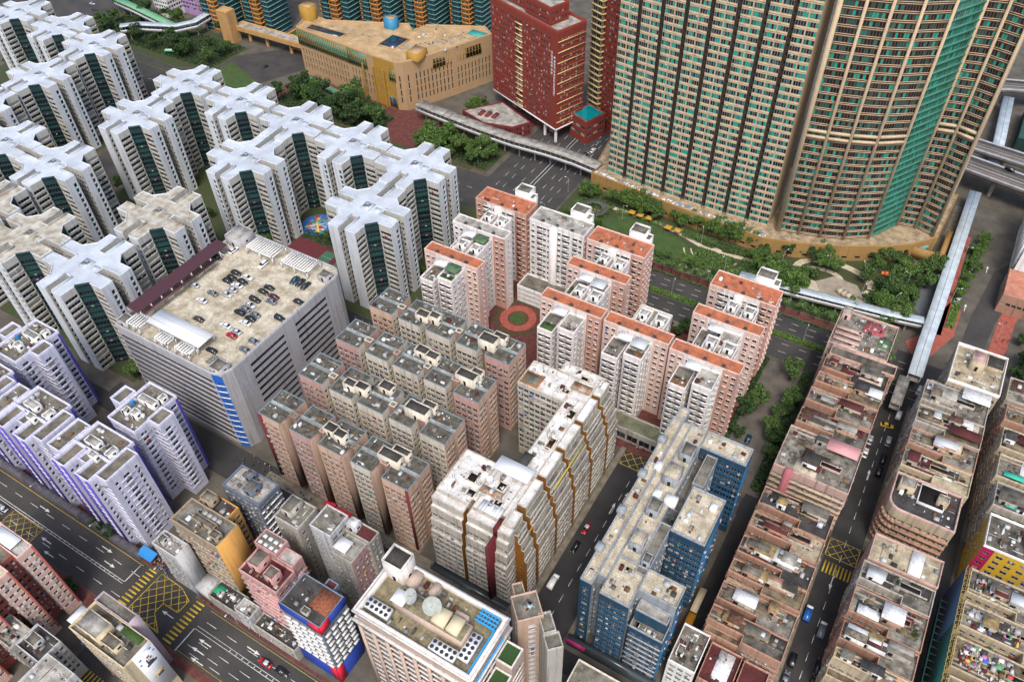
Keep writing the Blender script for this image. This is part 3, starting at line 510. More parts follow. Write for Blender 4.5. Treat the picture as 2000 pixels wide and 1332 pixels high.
def lilac_back(u, v, label):
    z = 37.0; B = Bld('lilac_tower', label, 'tower', u + 11, v + 8, 'lilac apartment towers by the avenue')
    seg = dict(segs=[(.12, st_pu), (1, st_lw), (.12, st_pu)])
    B.rect(u, u + 4.8, v + 5.4, v + 11.6, 0, z, [st_lw, None, None, st_ls], LIL, LIR, par=1.1)
    B.rect(u + 17.2, u + 22.5, v + 5.4, v + 11.4, 0, z, [st_lw, dict(segs=[(1, st_lw), (.35, None)]), st_ls, None], LIL, LIR, par=1.1)
    B.rect(u + 4.8, u + 17.2, v, v + 17, 0, z - 1.0, [dict(segs=[(.4, st_pu), (3, st_lw), (1.2, st_ls), (3, st_lw)]), dict(segs=[(2.6, st_lw), (3.2, None), (2.8, st_lw), (.5, st_pu)]), None, st_ls], LIL, LIR, par=1.3)
    for a, b, c_, d, h in [(8, 15, 9.5, 12, 2.2), (11, 13.5, 4, 6.4, 2.6), (13.6, 15.6, 12.6, 15.2, 2.0), (7, 9, 3.5, 6, 1.4)]: B.head(u + a, u + b, v + c_, v + d, z - 1, z - 1 + h, WHT, RL)
    B.clutter(u + 5, u + 17, v + .5, v + 16.5, z - 1, 16, int(-u))
    m = MB(); m.cyl(u + 7 - B.o[0], v + 8 - B.o[1], z - 1, z + .8, .6, PLAS); B.part('water_drum', m)
    return B.done()
lilac_back(-198.0, 68.3, 'lilac tower with a blue drum on its roof beside the car park'); lilac_back(-256.8, 68.6, 'lilac tower on the alley behind the avenue, near the white towers')
# ================================================================== comb shaped slab blocks
CRM = wallm('comb_cream', '#cbc3b3', .3, .4); CPK = wallm('comb_pink', '#bb958c', .3, .35); CBR = wallm('comb_brown', '#8c7566', .35, .45); CSA = wallm('comb_salmon', '#c8a68e', .25, .3); CDR = wallm('comb_dark_red', '#6b2a30', .3, .3); CRF = roofm('comb_roof', '#625f56', '#3b3932', amt=.9, scale=.6, seam=.4, seamw=4.8, seamh=5.2)
SKY = flat('roof_edge_blue', (.16, .22, .25), .7)
def comb(v, label, front, endm, roofs=()):
    notch = CBR if v < 100 else CRM
    z = 35.0; x = [(-154.5, -144.5), (-141.5, -132.2), (-130, -119.8), (-117.3, -108.7), (-105.6, -96.0)]
    B = Bld('slab_block', label, 'apartment block', -125.3, v + 5.5, 'comb shaped slab blocks behind the car park')
    def stf(m): return dict(fl=2.8, base=1.5, w=1.65, h=1.5, p=2.05, mg=.25, sill=.8, mat=m, mul=1, ac=.4, laundry=.06, hood=(.07, .22, ACG), ledge=[(.15, .12, .1, CBR)])
    ew = dict(fl=2.8, base=1.5, w=1.7, h=1.45, p=2.1, mg=.3, sill=.8, mat=endm, ac=.35, laundry=.06, hood=(.07, .2, ACG), ledge=[(.2, .2, .12, endm)])
    sm = dict(fl=2.8, base=1.5, w=.9, h=1.3, p=1.6, mg=.3, mat=notch, mul=0, ac=.4)
    for i, (a, b) in enumerate(x):
        fm = front[i % len(front)]
        B.rect(a, b, v, v + 5.4, 0, z, [stf(fm), ew if i == 4 else sm, None, sm], fm, CRF, par=.35, pt=.2, parmat=SKY)
        B.rect(a, b, v + 6.2, v + 11.2, 0, z, [None, ew if i == 4 else None, None, None], fm, CRF, par=.35, pt=.2, parmat=SKY)
    B.rect(x[0][0] + .2, x[4][1] - .02, v + 5.4, v + 6.2, 0, z + .25, [sm, ew, None, None], CRM, RL, par=0)
    for i in range(4):       # stair towers in the notches, top rises a little
        a, b = x[i][1], x[i + 1][0]
        B.rect(a + .15, b - .1, v + 3.4, v + 5.4, 0, z + 1.4, [dict(fl=2.8, base=2.8, w=1.0, h=1.0, p=1.5, mg=.3, mat=CBR, mul=0)] * 4, CPK if i % 2 else notch, RC, par=.3)
    for a, b, c_, d, h in list(roofs): B.head(a, b, v + c_, v + d, z, z + h, CRM, RD)
    m = MB()
    for a, b in x:
        for y in (.15, 5.3, 11):
            for k in range(4): xx = a + .3 + k * (b - a - .6) / 3; m.bar((xx - B.o[0], v + y - B.o[1], z), (xx - B.o[0], v + y - B.o[1], z + 1.6), .06, SKY)
    B.part('rail_posts', m, 'stuff')
    for i, (a, b) in enumerate(x): B.clutter(a, b, v, v + 5, z, 3, i + int(v)); B.clutter(a, b, v + 6, v + 11, z, 4, i + 9 + int(v))
    return B
B = comb(94.2, 'peach slab block with dark brown notches along the market street', [CSA, CPK, CSA, CRM, CSA], CSA, [(-131, -126.5, 4.2, 7.5, 2.6), (-126.5, -122.4, 3.6, 6.6, 3.2), (-110, -102.6, 4.6, 8, 3.4), (-107.4, -101.6, 8.2, 10.6, 3.0)])
m = MB(); m.box(-154.5 - .25 - B.o[0], -154.5 - .01 - B.o[0], -5.6, -4.0, 2, 35, CDR); m.box(-154.7 - B.o[0], -153.2 - B.o[0], -5.78, -5.52, 2, 35, CDR); m.box(-96.9 - B.o[0], -95.9 - B.o[0], -5.78, -5.52, 2, 35, CDR); B.part('red_sign_strip', m)
for i in range(4):
    a = [-144.5, -132.2, -119.8, -108.7][i]; mm = MB(); mm.box(a + .02 - B.o[0], a + 1.1 - B.o[0], -5.5 - 1.2, -2.0, 3, 36.4, CBR); B.part('chimney_fin', mm)
B.done()
comb(113.3, 'cream slab block second from the market street', [CPK, CRM, CRM, CRM, CRM], CSA, [(-137.5, -133, 2.6, 5.6, 2.6), (-133, -128.4, 3.0, 6, 3.2), (-127, -122, 7.4, 11, 2.2), (-113.5, -105.5, 3.6, 7.4, 4.0), (-110, -105.2, 8, 10.4, 3.0)]).done()
comb(132.2, 'cream and pink slab block third from the market street', [CPK, CRM, CRM, CRM, CPK], CSA, [(-126, -121, 7.2, 10.6, 2.6), (-121, -116.5, 6.4, 9.6, 3.2), (-107.5, -100.4, 4.4, 8, 3.6), (-104, -100, 8.2, 10.6, 3.0)]).done()
comb(151.2, 'cream slab block backing onto the white towers and orange roofs', [CSA, CRM, CRM, CRM, CPK], CSA, [(-136, -131, 2.6, 6, 2.6), (-131, -127, 3.6, 6.6, 3.2), (-109.5, -103.2, 2.2, 6.4, 4.0), (-106.5, -101.5, 6.6, 9.4, 3.0)]).done()
# ================================================================== orange roofed blocks
OW = wallm('block_white', '#d6d1ce', .18, .35); OP = wallm('block_pink', '#cdb0a4', .22, .3); OPK = wallm('block_salmon', '#bb9080', .25, .35)
def ost(m, **k): return {**dict(fl=2.75, base=2.5, w=1.35, h=1.35, p=2.15, mg=.3, mat=m, mul=1, ac=.2, hood=(.08, .22, WHT), laundry=.02), **k}
def bay(B, u, v, z, mt):       # tall rounded bay stack
    m = MB(); n = int(z // 2.75) - 1
    for k in range(n):
        zz = 3.0 + k * 2.75
        for dx, wd in ((-.55, 1.1), (-.85, 1.7)): pass
        m.boxes([[u - 1.15 - B.o[0], u + 1.15 - B.o[0], v - .45 - B.o[1], v - .02 - B.o[1], zz, zz + .95], [u - .8 - B.o[0], u + .8 - B.o[0], v - .75 - B.o[1], v - .45 - B.o[1], zz + .05, zz + .9], [u - 1.2 - B.o[0], u + 1.2 - B.o[0], v - .5 - B.o[1], v - .02 - B.o[1], zz + 2.05, zz + 2.15]], mt)
        m.box(u - .95 - B.o[0], u + .95 - B.o[0], v - .42 - B.o[1], v - .03 - B.o[1], zz + .95, zz + 2.05, GL['d'], False)
    return m
def orange(u0, v0, label, kind='f', side=OP, top=RO, seed=0):
    """24 m slab with two lower wings in front and two behind; u0 west end, v0 south line of the slab"""
    u1 = u0 + 24.2; z = 37.0; dp = 5.4 if kind == 'f' else 9.2
    B = Bld('apartment_block', label, 'apartment block', u0 + 12, v0 + dp / 2, 'pink and white apartment blocks with orange roofs')
    # edge walls
    vent = ost(side, w=.5, h=1.5, p=5, cols=[.55], mul=0, ac=0, hood=(.1, .55, OP)) if kind == 'f' else ost(side, w=1.3, h=.5, p=2.4, mul=0, ac=0, hood=(.1, .4, OP))
    fr = [(5.5, side), (6, OW), (6.4, OW), (6.3, side)]
    Sf = dict(segs=[(1.0, ost(side)), (1.2, ost(OW, p=2.1)), (1.2, ost(OW, p=2.1)), (1.0, ost(OPK if seed % 2 else side))])
    B.rect(u0, u1, v0, v0 + dp, 0, z, [Sf, vent, None, ost(side)], OW, top, par=.5, parmat=side)
    if kind == 'f':
        zf = z - 2.8; fv = v0 - 9.6
        for k, (a, b) in enumerate([(4.2, 10.2), (11.8, 18.4)]):
            d = fv if k == 0 else fv + .9; zz = zf - (0 if k else 3)
            B.rect(u0 + a, u0 + b, d, v0, 0, zz, [ost(OW, p=1.9, w=1.1), ost(OW, p=2.4), None, ost(OW)], OW, RL if k else RC, par=1.0)
            B.part('bay_stack', bay(B, u0 + (a + b) / 2 - 1.4, d, zz, OW)); B.part('bay_stack', bay(B, u0 + (a + b) / 2 + 1.5, d, zz, OW))
            B.clutter(u0 + a, u0 + b, d, v0 - 3, zz, 7, seed * 7 + k)
        rr = random.Random(seed)
        B.pbox('roof_canopy', u0 + 7, u0 + 12, v0 - 4, v0 - .2, z - 1.0, z - .85, METW if seed % 2 else WHT); 
        if seed % 3 != 1: B.pbox('roof_canopy', u0 + 12.5, u0 + 17.6, v0 - 5, v0 - .3, z - 1.2, z - 1.05, [MET, RD, RG][seed % 3])
        gm = MB(); gb = (u0 + 5, v0 - 9, u0 + 9.4, v0 - 5.4) if seed % 2 else (u0 + 12.4, v0 - 8.2, u0 + 17.6, v0 - 5.6)
        gz = zf - 3 if seed % 2 else zf
        gm.box(gb[0] - B.o[0], gb[2] - B.o[0], gb[1] - B.o[1], gb[3] - B.o[1], gz, gz + .5, LEAFM if seed < 4 else WOOD, False); B.part('roof_garden' if seed < 4 else 'roof_deck', gm)
        # link block and rear wings
        for k, (a, b) in enumerate([(8.6, 13.0), (14.6, 19.4)]):
            B.rect(u0 + a, u0 + b, v0 + dp, v0 + dp + 8, 0, z - 1.4, [None, ost(OW), ost(OW), None], OW, RL, par=1.2); B.head(u0 + a + .8, u0 + b - .8, v0 + dp + 3, v0 + dp + 6, z - 1.4, z + .8, WHT, RL)
            B.clutter(u0 + a, u0 + b, v0 + dp + .3, v0 + dp + 7.6, z - 1.4, 6, seed + 40 + k)
    else:
        B.head(u0 + 13.5, u0 + 20, v0 + dp, v0 + dp + 5.5, z - 5, z + 2.8, WHT, RC, par=.8, name='lift_tower')
        B.head(u0 + 19.4, u0 + 22, v0 + dp + .1, v0 + dp + 4, z - 6, z + 1, WHT, RC, par=.6, name='lift_tower')
        B.pbox('stair_core', u0 + 9.6, u0 + 12.8, v0 - 1.2, v0 - .03, 0, z + .3, OW); B.part('bay_stack', bay(B, u0 + 5, v0, z - 1, OW)); B.part('bay_stack', bay(B, u0 + 16.4, v0, z - 1, OW)); B.part('bay_stack', bay(B, u0 + 20.6, v0, z - 1, side))
        B.clutter(u0 + 1, u1 - 1, v0 + 1, v0 + dp - 1, z, 5, seed)
    m = MB()
    for k in range(3): x = u0 + 5 + k * 6.5 - B.o[0]; m.box(x, x + 1.1, -dp / 2 + .3, -dp / 2 + 1.5, z, z + .9, RD, False)
    B.part('chimney_boxes', m, 'stuff')
    return B
LEAFM = mat('leaf_green', (.05, .10, .025), (.02, .05, .012), 2.5, .9, rough=.8)
orange(-154.2, 185.2, 'orange roofed block with a dark solar frame and roof garden beside the white towers', 'f', OP, RO, 2).done()
orange(-154.5, 205.2, 'pale roofed block with one short orange strip, behind the roof garden block', 'f', OW, RL, 5).done()
orange(-154.8, 222.6, 'pink block with half orange half grey roof at the road junction', 'b', OPK, RO, 1).done()
orange(-128.6, 221.6, 'white block with a flat grey and white roof facing the park', 'b', OW, RL, 2).done()
orange(-102.9, 221.2, 'pink block with a full orange roof and satellite dish facing the park', 'b', OP, RO, 3).done()
orange(-102.7, 204.3, 'orange roofed block with white line markings, before the satellite dish block', 'f', OP, RO, 3).done()
orange(-102.6, 184.0, 'orange roofed block with a green planted terrace beside the round courtyard garden', 'f', OP, RO, 1).done()
orange(-77.4, 184.0, 'orange roofed block with a pink terrace wall in the middle of the row', 'f', OP, RO, 6).done()
orange(-52.4, 182.8, 'orange roofed block with a green sheet roof terrace above the blue building', 'f', OP, RO, 7).done()
orange(-52.2, 202.8, 'orange roofed block with a bare pink patch on its roof', 'f', OP, RO, 4).done()
orange(-52.4, 219.6, 'pink block with orange roof and grey lift tower by the palm lined road', 'b', OP, RO, 5).done()
m = MB(); gz = roofm('podium_deck', '#7f8270', '#5a5c4c')
# ================================================================== old L shaped block with sloping terraces
LWH = wallm('old_white', '#b9b3a7', .45, .6); MUS = wallm('mustard_wall', '#8a5a1e', .3, .4); LRF = roofm('old_white_roof', '#d9d9d7', '#968e82', amt=.62, scale=.35); LRD = wallm('oxblood_wall', '#5a1820', .3, .3)
def lblock():
    B = Bld('terraced_block', 'weathered white terraced block with mustard slots and white roof', 'apartment block', -72, 125); z = 37.0
    so = dict(fl=2.75, base=3, w=1.6, h=1.45, sill=.85, p=1.9, mg=.15, mat=LWH, top=.1, ac=.45, laundry=.08, ledge=[(.1, .22, .15, LWH)], hood=(.07, .2, ACG))
    rb = dict(fl=2.75, base=3, w=1.7, h=1.45, sill=.9, p=1.9, mg=.1, mat=LWH, ac=.45, laundry=.1, ledge=[(.1, .6, .2, LWH)])
    mu = dict(fl=2.75, base=3, w=.7, h=.9, p=3, mat=MUS, mul=0)
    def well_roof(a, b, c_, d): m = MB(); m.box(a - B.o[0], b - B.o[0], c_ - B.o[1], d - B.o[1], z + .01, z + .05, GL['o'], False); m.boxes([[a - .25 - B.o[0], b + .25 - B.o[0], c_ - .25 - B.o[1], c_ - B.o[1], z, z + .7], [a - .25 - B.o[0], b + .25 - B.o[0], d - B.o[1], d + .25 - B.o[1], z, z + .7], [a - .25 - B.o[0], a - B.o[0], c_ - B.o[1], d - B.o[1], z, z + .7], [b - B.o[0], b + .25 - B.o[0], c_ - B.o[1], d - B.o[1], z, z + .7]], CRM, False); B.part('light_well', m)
    B.rect(-88.8, -72.05, 144.7, 155.5, 0, z, [so, None, None, so], LWH, LRF, par=.6)
    B.rect(-79.3, -64.6, 155.5, 160.0, 0, z, [None, None, None, so], LWH, LRF, par=.6)
    B.rect(-72.05, -65.5, 114.2, 155.5, 0, z, None, LWH, LRF, par=.35)
    B.rect(-88.3, -77.4, 98.0, 114.2, 0, z, [None, None, None, so], LWH, LRF, par=.6)
    B.rect(-76.2, -67.4, 98.0, 114.2, 0, z, None, LWH, LRF, par=.35)
    B.rect(-77.4, -76.2, 100.5, 114.2, 0, z - .2, [mu] * 4, MUS, LRF, par=0)
    B.rect(-67.4, -65.5, 100.5, 114.2, 0, z - .2, None, LWH, LRF, par=0)
    # south terraces: lower floors step forward
    for a, b in [(-88.3, -77.4), (-76.2, -67.4), (-66.2, -62.2)]:
        for z0, z1, v in [(0, 22.4, 93.0), (22.4, 28.0, 93.6), (28.0, 33.6, 94.4), (33.6, 36.4, 95.4)]:
            B.rect(a + .04, b - .04, v, 98.0, z0, z1, [{**so, 'base': 3 if z0 < 1 else .1}, {**(rb if b > -63 else mu), 'base': 3 if z0 < 1 else .1}, None, mu], LWH, LRF, par=.02 if z1 < 36 else .6)
    B.rect(-66.2, -65.5, 98.02, 103.3, 0, z, [so, None, None, mu], LWH, LRF, par=.3)
    # east terraces per segment with slots between
    seg = [(98.0, 103.3), (105, 115), (116.6, 126.6), (128.2, 138.4), (140, 150), (151.6, 158.4)]
    for a, b in seg:
        for z0, z1, u in [(0, 21.95, -58.4), (21.95, 27.5, -59.2), (27.5, 30.4, -60.2), (30.4, 34.0, -61.2)]:
            B.rect(-65.5, u, a, b, z0, z1, [mu, {**rb, 'base': 2.7 if z0 < 1 else .1, 'top': .05}, mu, None], LWH, RC, par=.02)
        B.rect(-65.5, -62.6, a, b, 34.0, z + (.6 if a > 104 else 0), [mu, dict(fl=2.6, base=0, sill=.9, w=1.4, h=1.0, p=2.2, mat=LWH), None, None], LWH, LRF if a != 140 else RW, par=.4)
    m = MB(); m.box(-67.35 - B.o[0], -66.3 - B.o[0], 90.6 - B.o[1], 98 - B.o[1], 3, 34, LRD); m.box(-67.35 - B.o[0], -66.3 - B.o[0], 95 - B.o[1], 99 - B.o[1], 34, 37.6, LRD); B.part('oxblood_fin', m)
    for q in [(-71.8, -68.6, 155.6, 157.4), (-74.6, -71.8, 148, 150), (-68.6, -66.4, 139.6, 143), (-68.6, -66.6, 126.6, 130.6), (-82.6, -79.8, 105, 108), (-80.0, -77.6, 100.6, 103), (-73.5, -71.2, 106.6, 109.4), (-71.5, -69.2, 101, 103.6)]: well_roof(*q)
    B.pbox('canopy_roof', -77.5, -66, 111.5, 116.6, z + 1.8, z + 1.95, METW); B.pbox('canopy_roof', -72.4, -69.3, 114.4, 121.6, z + 1.3, z + 1.4, RD); B.pbox('rust_roof', -72.6, -66, 150.4, 153.6, z + 1.2, z + 1.3, mat('rusty_sheet', '#a89a86', '#7a4a24', .5, .9, fine=.5)); B.pbox('rust_roof', -77.5, -70.5, 103.7, 106.2, z + .3, z + .4, mat('rusty_sheet', '#a89a86', '#7a4a24'))
    m = MB(); m.box(-74.4 - B.o[0], -67.6 - B.o[0], 98.2 - B.o[1], 101.8 - B.o[1], z + .7, z + .8, METW); m.boxes([[-74.4 + k * 1.0 - B.o[0], -74.3 + k * 1.0 - B.o[0], 98.2 - B.o[1], 101.8 - B.o[1], z + .8, z + .88] for k in range(7)], ACG); B.part('glazed_roof', m)
    B.head(-88.2, -82.0, 145.2, 150.5, z, z + .5, wallm('orange_edge', '#b5703a'), RC, door=False)
    m = MB(); m.cyl(-76.2 - B.o[0], 107.8 - B.o[1], z, z + 1.8, 1.0, WHT); B.part('water_tank', m)
    B.clutter(-88, -72, 145, 155, z, 14, 1); B.clutter(-72, -66, 115, 148, z, 18, 2); B.clutter(-88, -77, 99, 113, z, 12, 3); B.clutter(-76, -68, 99, 113, z, 12, 4); B.clutter(-79, -65, 156, 160, z, 6, 5)
    m = MB()
    BAM = flat('hoarding_yellow', (.45, .38, .05), .7); ORH = flat('hoarding_orange', (.5, .2, .03), .7)
    m.obox((-60.6 - B.o[0], 128 - B.o[1]), (0, 1), 20, .25, 31.4, 32.2, BAM); m.obox((-60.4 - B.o[0], 110 - B.o[1]), (0, 1), 15, .25, 29.6, 30.4, ORH); B.part('hoarding_strip', m)
    B.pbox('shop_canopy', -88.5, -61, 89.8, 92.3, 4.0, 4.3, GL['m'])
    return B.done()
lblock()
# ================================================================== long blue block
BLW = wallm('blue_wall', '#1b4059', .35, .35); BLG = wallm('blue_block_grey', '#8f959b', .35, .5)
BLL = wallm('blue_ledge', '#22587c', .3, .35)
def blueblock():
    z = 36.0; B = Bld('blue_block', 'long dark blue apartment block with beige tiled roofs and deep light wells', 'apartment block', -28, 125)
    bs = dict(fl=2.8, base=3, w=1.6, h=1.45, p=1.95, mg=.2, sill=.8, mat=BLW, ac=.3, laundry=.06, ledge=[(.1, .3, .12, BLL)], hood=(.06, .15, BLW))
    gs = dict(fl=2.8, base=3, w=.9, h=.9, p=2.0, mg=.5, mat=BLG, mul=0, ac=.5); es = {**bs, 'mat': BLW, 'laundry': .12, 'ledge': [(.1, .4, .2, BLL)]}
    B.rect(-40, -36.6, 94.5, 157, 0, z, [{**bs, 'ledge': []}, gs, None, bs], BLW, RT, par=1.1, parmat=BLG)
    B.rect(-36.6, -34.0, 98.2, 157, 0, z, [gs, None, None, None], BLG, RT, par=.4)
    B.rect(-34.0, -25.6, 93.7, 106, 0, z - .4, [bs, gs, None, gs], BLW, RT, par=.9, parmat=BLG)
    B.rect(-34.0, -28.6, 106, 157, 0, z, [None, gs, None, None], BLG, RT, par=.5)
    B.rect(-25.6, -15.0, 99.3, 106, 0, z, [gs, es, None, None], BLW, RT, par=.9, parmat=BLG)
    B.rect(-24.6, -15.2, 93.4, 99.3, 0, z - 9, [{**bs, 'ledge': [(.1, .3, .4, BLG)]}, es, None, gs], BLW, RC, par=.8, parmat=BLG); B.rect(-24.4, -15.6, 96, 99.25, z - 9, z - 4, [bs, es, None, gs], BLG, RL, par=.9)
    B.rect(-28.6, -25.4, 103.6, 121, 0, z - .1, [None, gs, None, None], BLG, RC, par=.6)
    B.rect(-25.2, -15.3, 119.7, 136, 0, z, [bs, es, None, gs], BLW, RT, par=1.0, parmat=BLG)
    B.rect(-28.6, -26.2, 130, 152, 0, z - 6, [gs, gs, None, None], BLG, RC, par=.6)
    B.rect(-28.6, -14.5, 150.4, 157, 0, z, [bs, es, None, None], BLW, RT, par=1.0, parmat=BLG)
    B.rect(-26.2, -22.8, 138.5, 150.4, 0, z - 2, [gs, gs, None, None], BLG, RC, par=.6)
    B.rect(-39.6, -36.5, 157, 162, 0, z, [None, gs, None, None], BLG, RT, par=.8)
    for q in [(-33.4, -30, 121, 125.5, 3.2), (-33.6, -29.4, 133, 139, 3.6), (-32.6, -29, 143, 148, 3.2), (-33, -29.4, 109, 114, 3.4), (-28, -25.8, 106, 109, 2.6)]: B.head(*q[:4], z, z + q[4], BLG, RT if q[4] > 3.3 else RC)
    for q in [(-30.5, -27, 126.5, 129.5, 2), (-34, -31.8, 127, 129.8, 1.6), (-37.5, -35.4, 136, 139, 1.4), (-18.5, -16.6, 131, 133.4, 1.4)]: B.pbox('water_tank', *q[:4], z, z + q[4], WHT)
    m = MB()
    for v in (104, 117.5, 131.5, 146): m.box(-40.6 - B.o[0], -38.4 - B.o[0], v - B.o[1], v + 2.4 - B.o[1], z, z + 1.6, BLG, False)
    B.part('corner_vents', m)
    B.clutter(-39.5, -37, 96, 156, z, 16, 1); B.clutter(-34, -26, 94, 105, z - .4, 8, 2); B.clutter(-33.5, -29, 107, 156, z, 16, 3); B.clutter(-25, -15.5, 120, 135.5, z, 10, 4); B.clutter(-28, -15, 151, 156.5, z, 8, 5); B.clutter(-25, -15.5, 99.5, 105.5, z, 8, 6); B.clutter(-24, -16, 93.6, 96, z - 9, 6, 7)
    m = MB(); m.box(-13.9 - B.o[0], -11.6 - B.o[0], 104 - B.o[1], 117 - B.o[1], 4.2, 4.4, flat('awning_orange', (.6, .26, .02), .6)); m.box(-13.9 - B.o[0], -11.8 - B.o[0], 117.4 - B.o[1], 126 - B.o[1], 4.3, 4.5, flat('awning_beige', (.5, .42, .28), .6)); B.part('awning', m)
    B.pbox('shop_podium', -41.5, -14.2, 91.6, 93.3, 0, 4.2, GL['m']); B.pbox('magenta_sign', -41.4, -35.5, 91.2, 91.55, 2.6, 4.6, flat('shopfront_magenta', (.35, .02, .12), .6))
    return B.done()
blueblock()
# ================================================================== buildings along the avenue
def simple(name, label, u0, u1, v0, v1, z, wm, rm, S=None, E=None, Wt=None, par=1.0, heads=(), clut=6, seed=0, cat='building', group=None, done=True, N=None):
    B = Bld(name, label, cat, (u0 + u1) / 2, (v0 + v1) / 2, group); B.rect(u0, u1, v0, v1, 0, z, [S, E, N, Wt], wm, rm, par=par)
    for q in heads: B.head(*q[:4], z, z + q[4], wm, RC)
    if clut: B.clutter(u0 + .4, u1 - .4, v0 + .4, v1 - .4, z, clut, seed)
    return B.done() if done else B
def wst(m, **k): return {**dict(fl=2.8, base=3.2, w=1.5, h=1.4, sill=.85, p=2.05, mg=.3, mat=m, ac=.3, laundry=.04, hood=(.07, .2, ACG)), **k}
ORW = wallm('ochre_wall', '#c2924f', .2, .3); GTA = wallm('grime_tan', '#9a8a74', .45, .6); PNK = wallm('dusty_pink', '#b98f8c', .3, .45); GRY = wallm('slate_grey', '#5f6b7c', .3, .4); GBE = wallm('grey_beige', '#a5a29a', .35, .6); GWH = wallm('grey_white', '#b4b6b8', .3, .5)
# ochre sided
B = Bld('tenement_block', 'tan tenement block with a blank ochre end wall', 'building', -142, 58.5)
B.rect(-151.6, -133.2, 53.8, 62.2, 0, 31, [wst(GTA, ac=.9, p=2.0, ledge=[(.1, .25, .4, GTA)], laundry=.12), None, None, wst(GTA)], GTA, RC, par=.9, parmat=GTA)
m = MB(); m.box(-133.17 - B.o[0], -132.9 - B.o[0], 53.8 - B.o[1], 62.2 - B.o[1], 3, 31.9, ORW); B.part('ochre_end_wall', m)
B.rect(-150, -138, 62.2, 67, 0, 30, [None, wst(ORW, ac=.4), None, None], ORW, RD, par=.8)
for q in [(-146, -137.5, 57, 59, 1.6), (-137, -134, 55, 57.4, 2.4), (-148, -144, 62.6, 65.8, 3)]: B.head(*q[:4], 31, 31 + q[4], GTA, RC)
m = MB(); m.boxes([[-145 + k * 1.9 - B.o[0], -143.7 + k * 1.9 - B.o[0], 59.7 - B.o[1], 61 - B.o[1], 31, 31.9] for k in range(4)], ACM, False); B.part('condenser_units', m, 'stuff')
B.clutter(-151, -134, 54, 62, 31, 16, 4); B.clutter(-150, -138, 62.5, 67, 30, 8, 5); B.done()
B = simple('corner_building', 'white corner building with a slanting blank wall beside the box junction', -157, -147.2, 47.8, 52.9, 22, GWH, RL, wst(GWH, ac=.7), None, wst(GWH), heads=[(-156, -153.5, 49, 51.5, 1.6)], clut=8, done=False)
m = MB(); m.box(-147.17 - B.o[0], -146.9 - B.o[0], -2.5, 2.6, 0, 23, GWH); m.box(-146.9 - B.o[0], -141 - B.o[0], -2.4, 3.6, 0, 5.2, GWH); B.part('blank_wall', m); B.pbox('green_awning', -141, -137, 49.5, 52.4, 6, 6.2, flat('awning_green', (.02, .28, .15), .6)); B.done()
B = Bld('tenement_block', 'dusty pink tenement with stepped roof terraces', 'building', -117, 58.5)
B.rect(-124.2, -110.2, 52.6, 60, 0, 29, [wst(PNK, ac=.9, laundry=.14, p=2.0, ledge=[(.1, .3, .5, PNK)]), wst(PNK, ac=.7), None, wst(PNK)], PNK, RR, par=1.1)
B.rect(-124.2, -116.2, 60, 65, 0, 33, [wst(PNK), wst(PNK, ac=.6), None, wst(PNK)], PNK, RC, par=.6); B.rect(-116.2, -110.6, 60, 64, 0, 31, [None, wst(PNK, w=1.9, ledge=[(.1, .3, .6, PNK)]), None, None], PNK, RL, par=.7)
B.head(-122.5, -118.5, 54.8, 60, 29, 32, PNK, RC); B.head(-115.6, -112.2, 54, 57.4, 29, 32.6, PNK, RC)
m = MB(); m.boxes([[-123.4 + i * 2 - B.o[0], -122.3 + i * 2 - B.o[0], 60.6 + j * 2 - B.o[1], 61.6 + j * 2 - B.o[1], 33, 33.35] for i in range(4) for j in range(2)], WHT, False); B.part('skylights', m, 'stuff'); B.clutter(-124, -111, 53, 59, 29, 8, 8); B.done()
# blue white red tower
B = Bld('striped_tower', 'blue topped tower with white balcony bars and a red corner', 'tower', -98.4, 54.7)
BW = wallm('slate_blue_wall', '#6f7c8c', .2, .2); NAV = flat('navy_panel', (.015, .04, .25), .5); REDP = flat('red_panel', (.55, .015, .04), .5)
bw = dict(fl=2.6, base=9, w=2.3, h=1.2, p=2.6, mg=.3, mat=BW, top=3.4, ac=.35, mul=1, rec=.3)
B.rect(-105.3, -91.6, 49.8, 59.7, 0, 34, [bw, bw, None, wst(BW)], BW, RD, par=.5)
m = MB(); zt = 34.3
for bx in [[-105.5, -95.4, 49.55, 49.78, 30.9, zt], [-91.58, -91.35, 53.2, 59.9, 30.9, zt], [-105.5, -94.2, 49.5, 49.75, 0, 8.6], [-91.55, -91.3, 52, 59.8, 0, 8.6]]: B.pbox('navy_band', *bx, NAV)
m = MB(); m.boxes([[-95.3, -91.36, 49.5, 49.77, 30.6, zt], [-91.57, -91.3, 49.5, 53.1, 30.6, zt], [-94.1, -91.3, 49.4, 49.74, 0, 9], [-91.54, -91.2, 49.4, 51.9, 0, 9]] - np.array([B.o[0]] * 2 + [B.o[1]] * 2 + [0, 0]), REDP); B.part('red_corner', m)
m = MB(); r_ = random.Random(3)
for k in range(8):
    zz = 9.4 + k * 2.6
    for i in range(5):
        a = -105.2 + i * 2.72 + (k % 2) * .25; m.box(a - B.o[0], a + 2.2 - B.o[0], 49.2 - B.o[1], 49.78 - B.o[1], zz, zz + .65, WHT)
        if i < 4: b = 50.1 + i * 2.45 + (k % 2) * .25; m.box(-91.58 - B.o[0], -91.0 - B.o[0], b - B.o[1], b + 1.95 - B.o[1], zz, zz + .65, WHT)
B.part('balcony_bars', m, 'stuff')
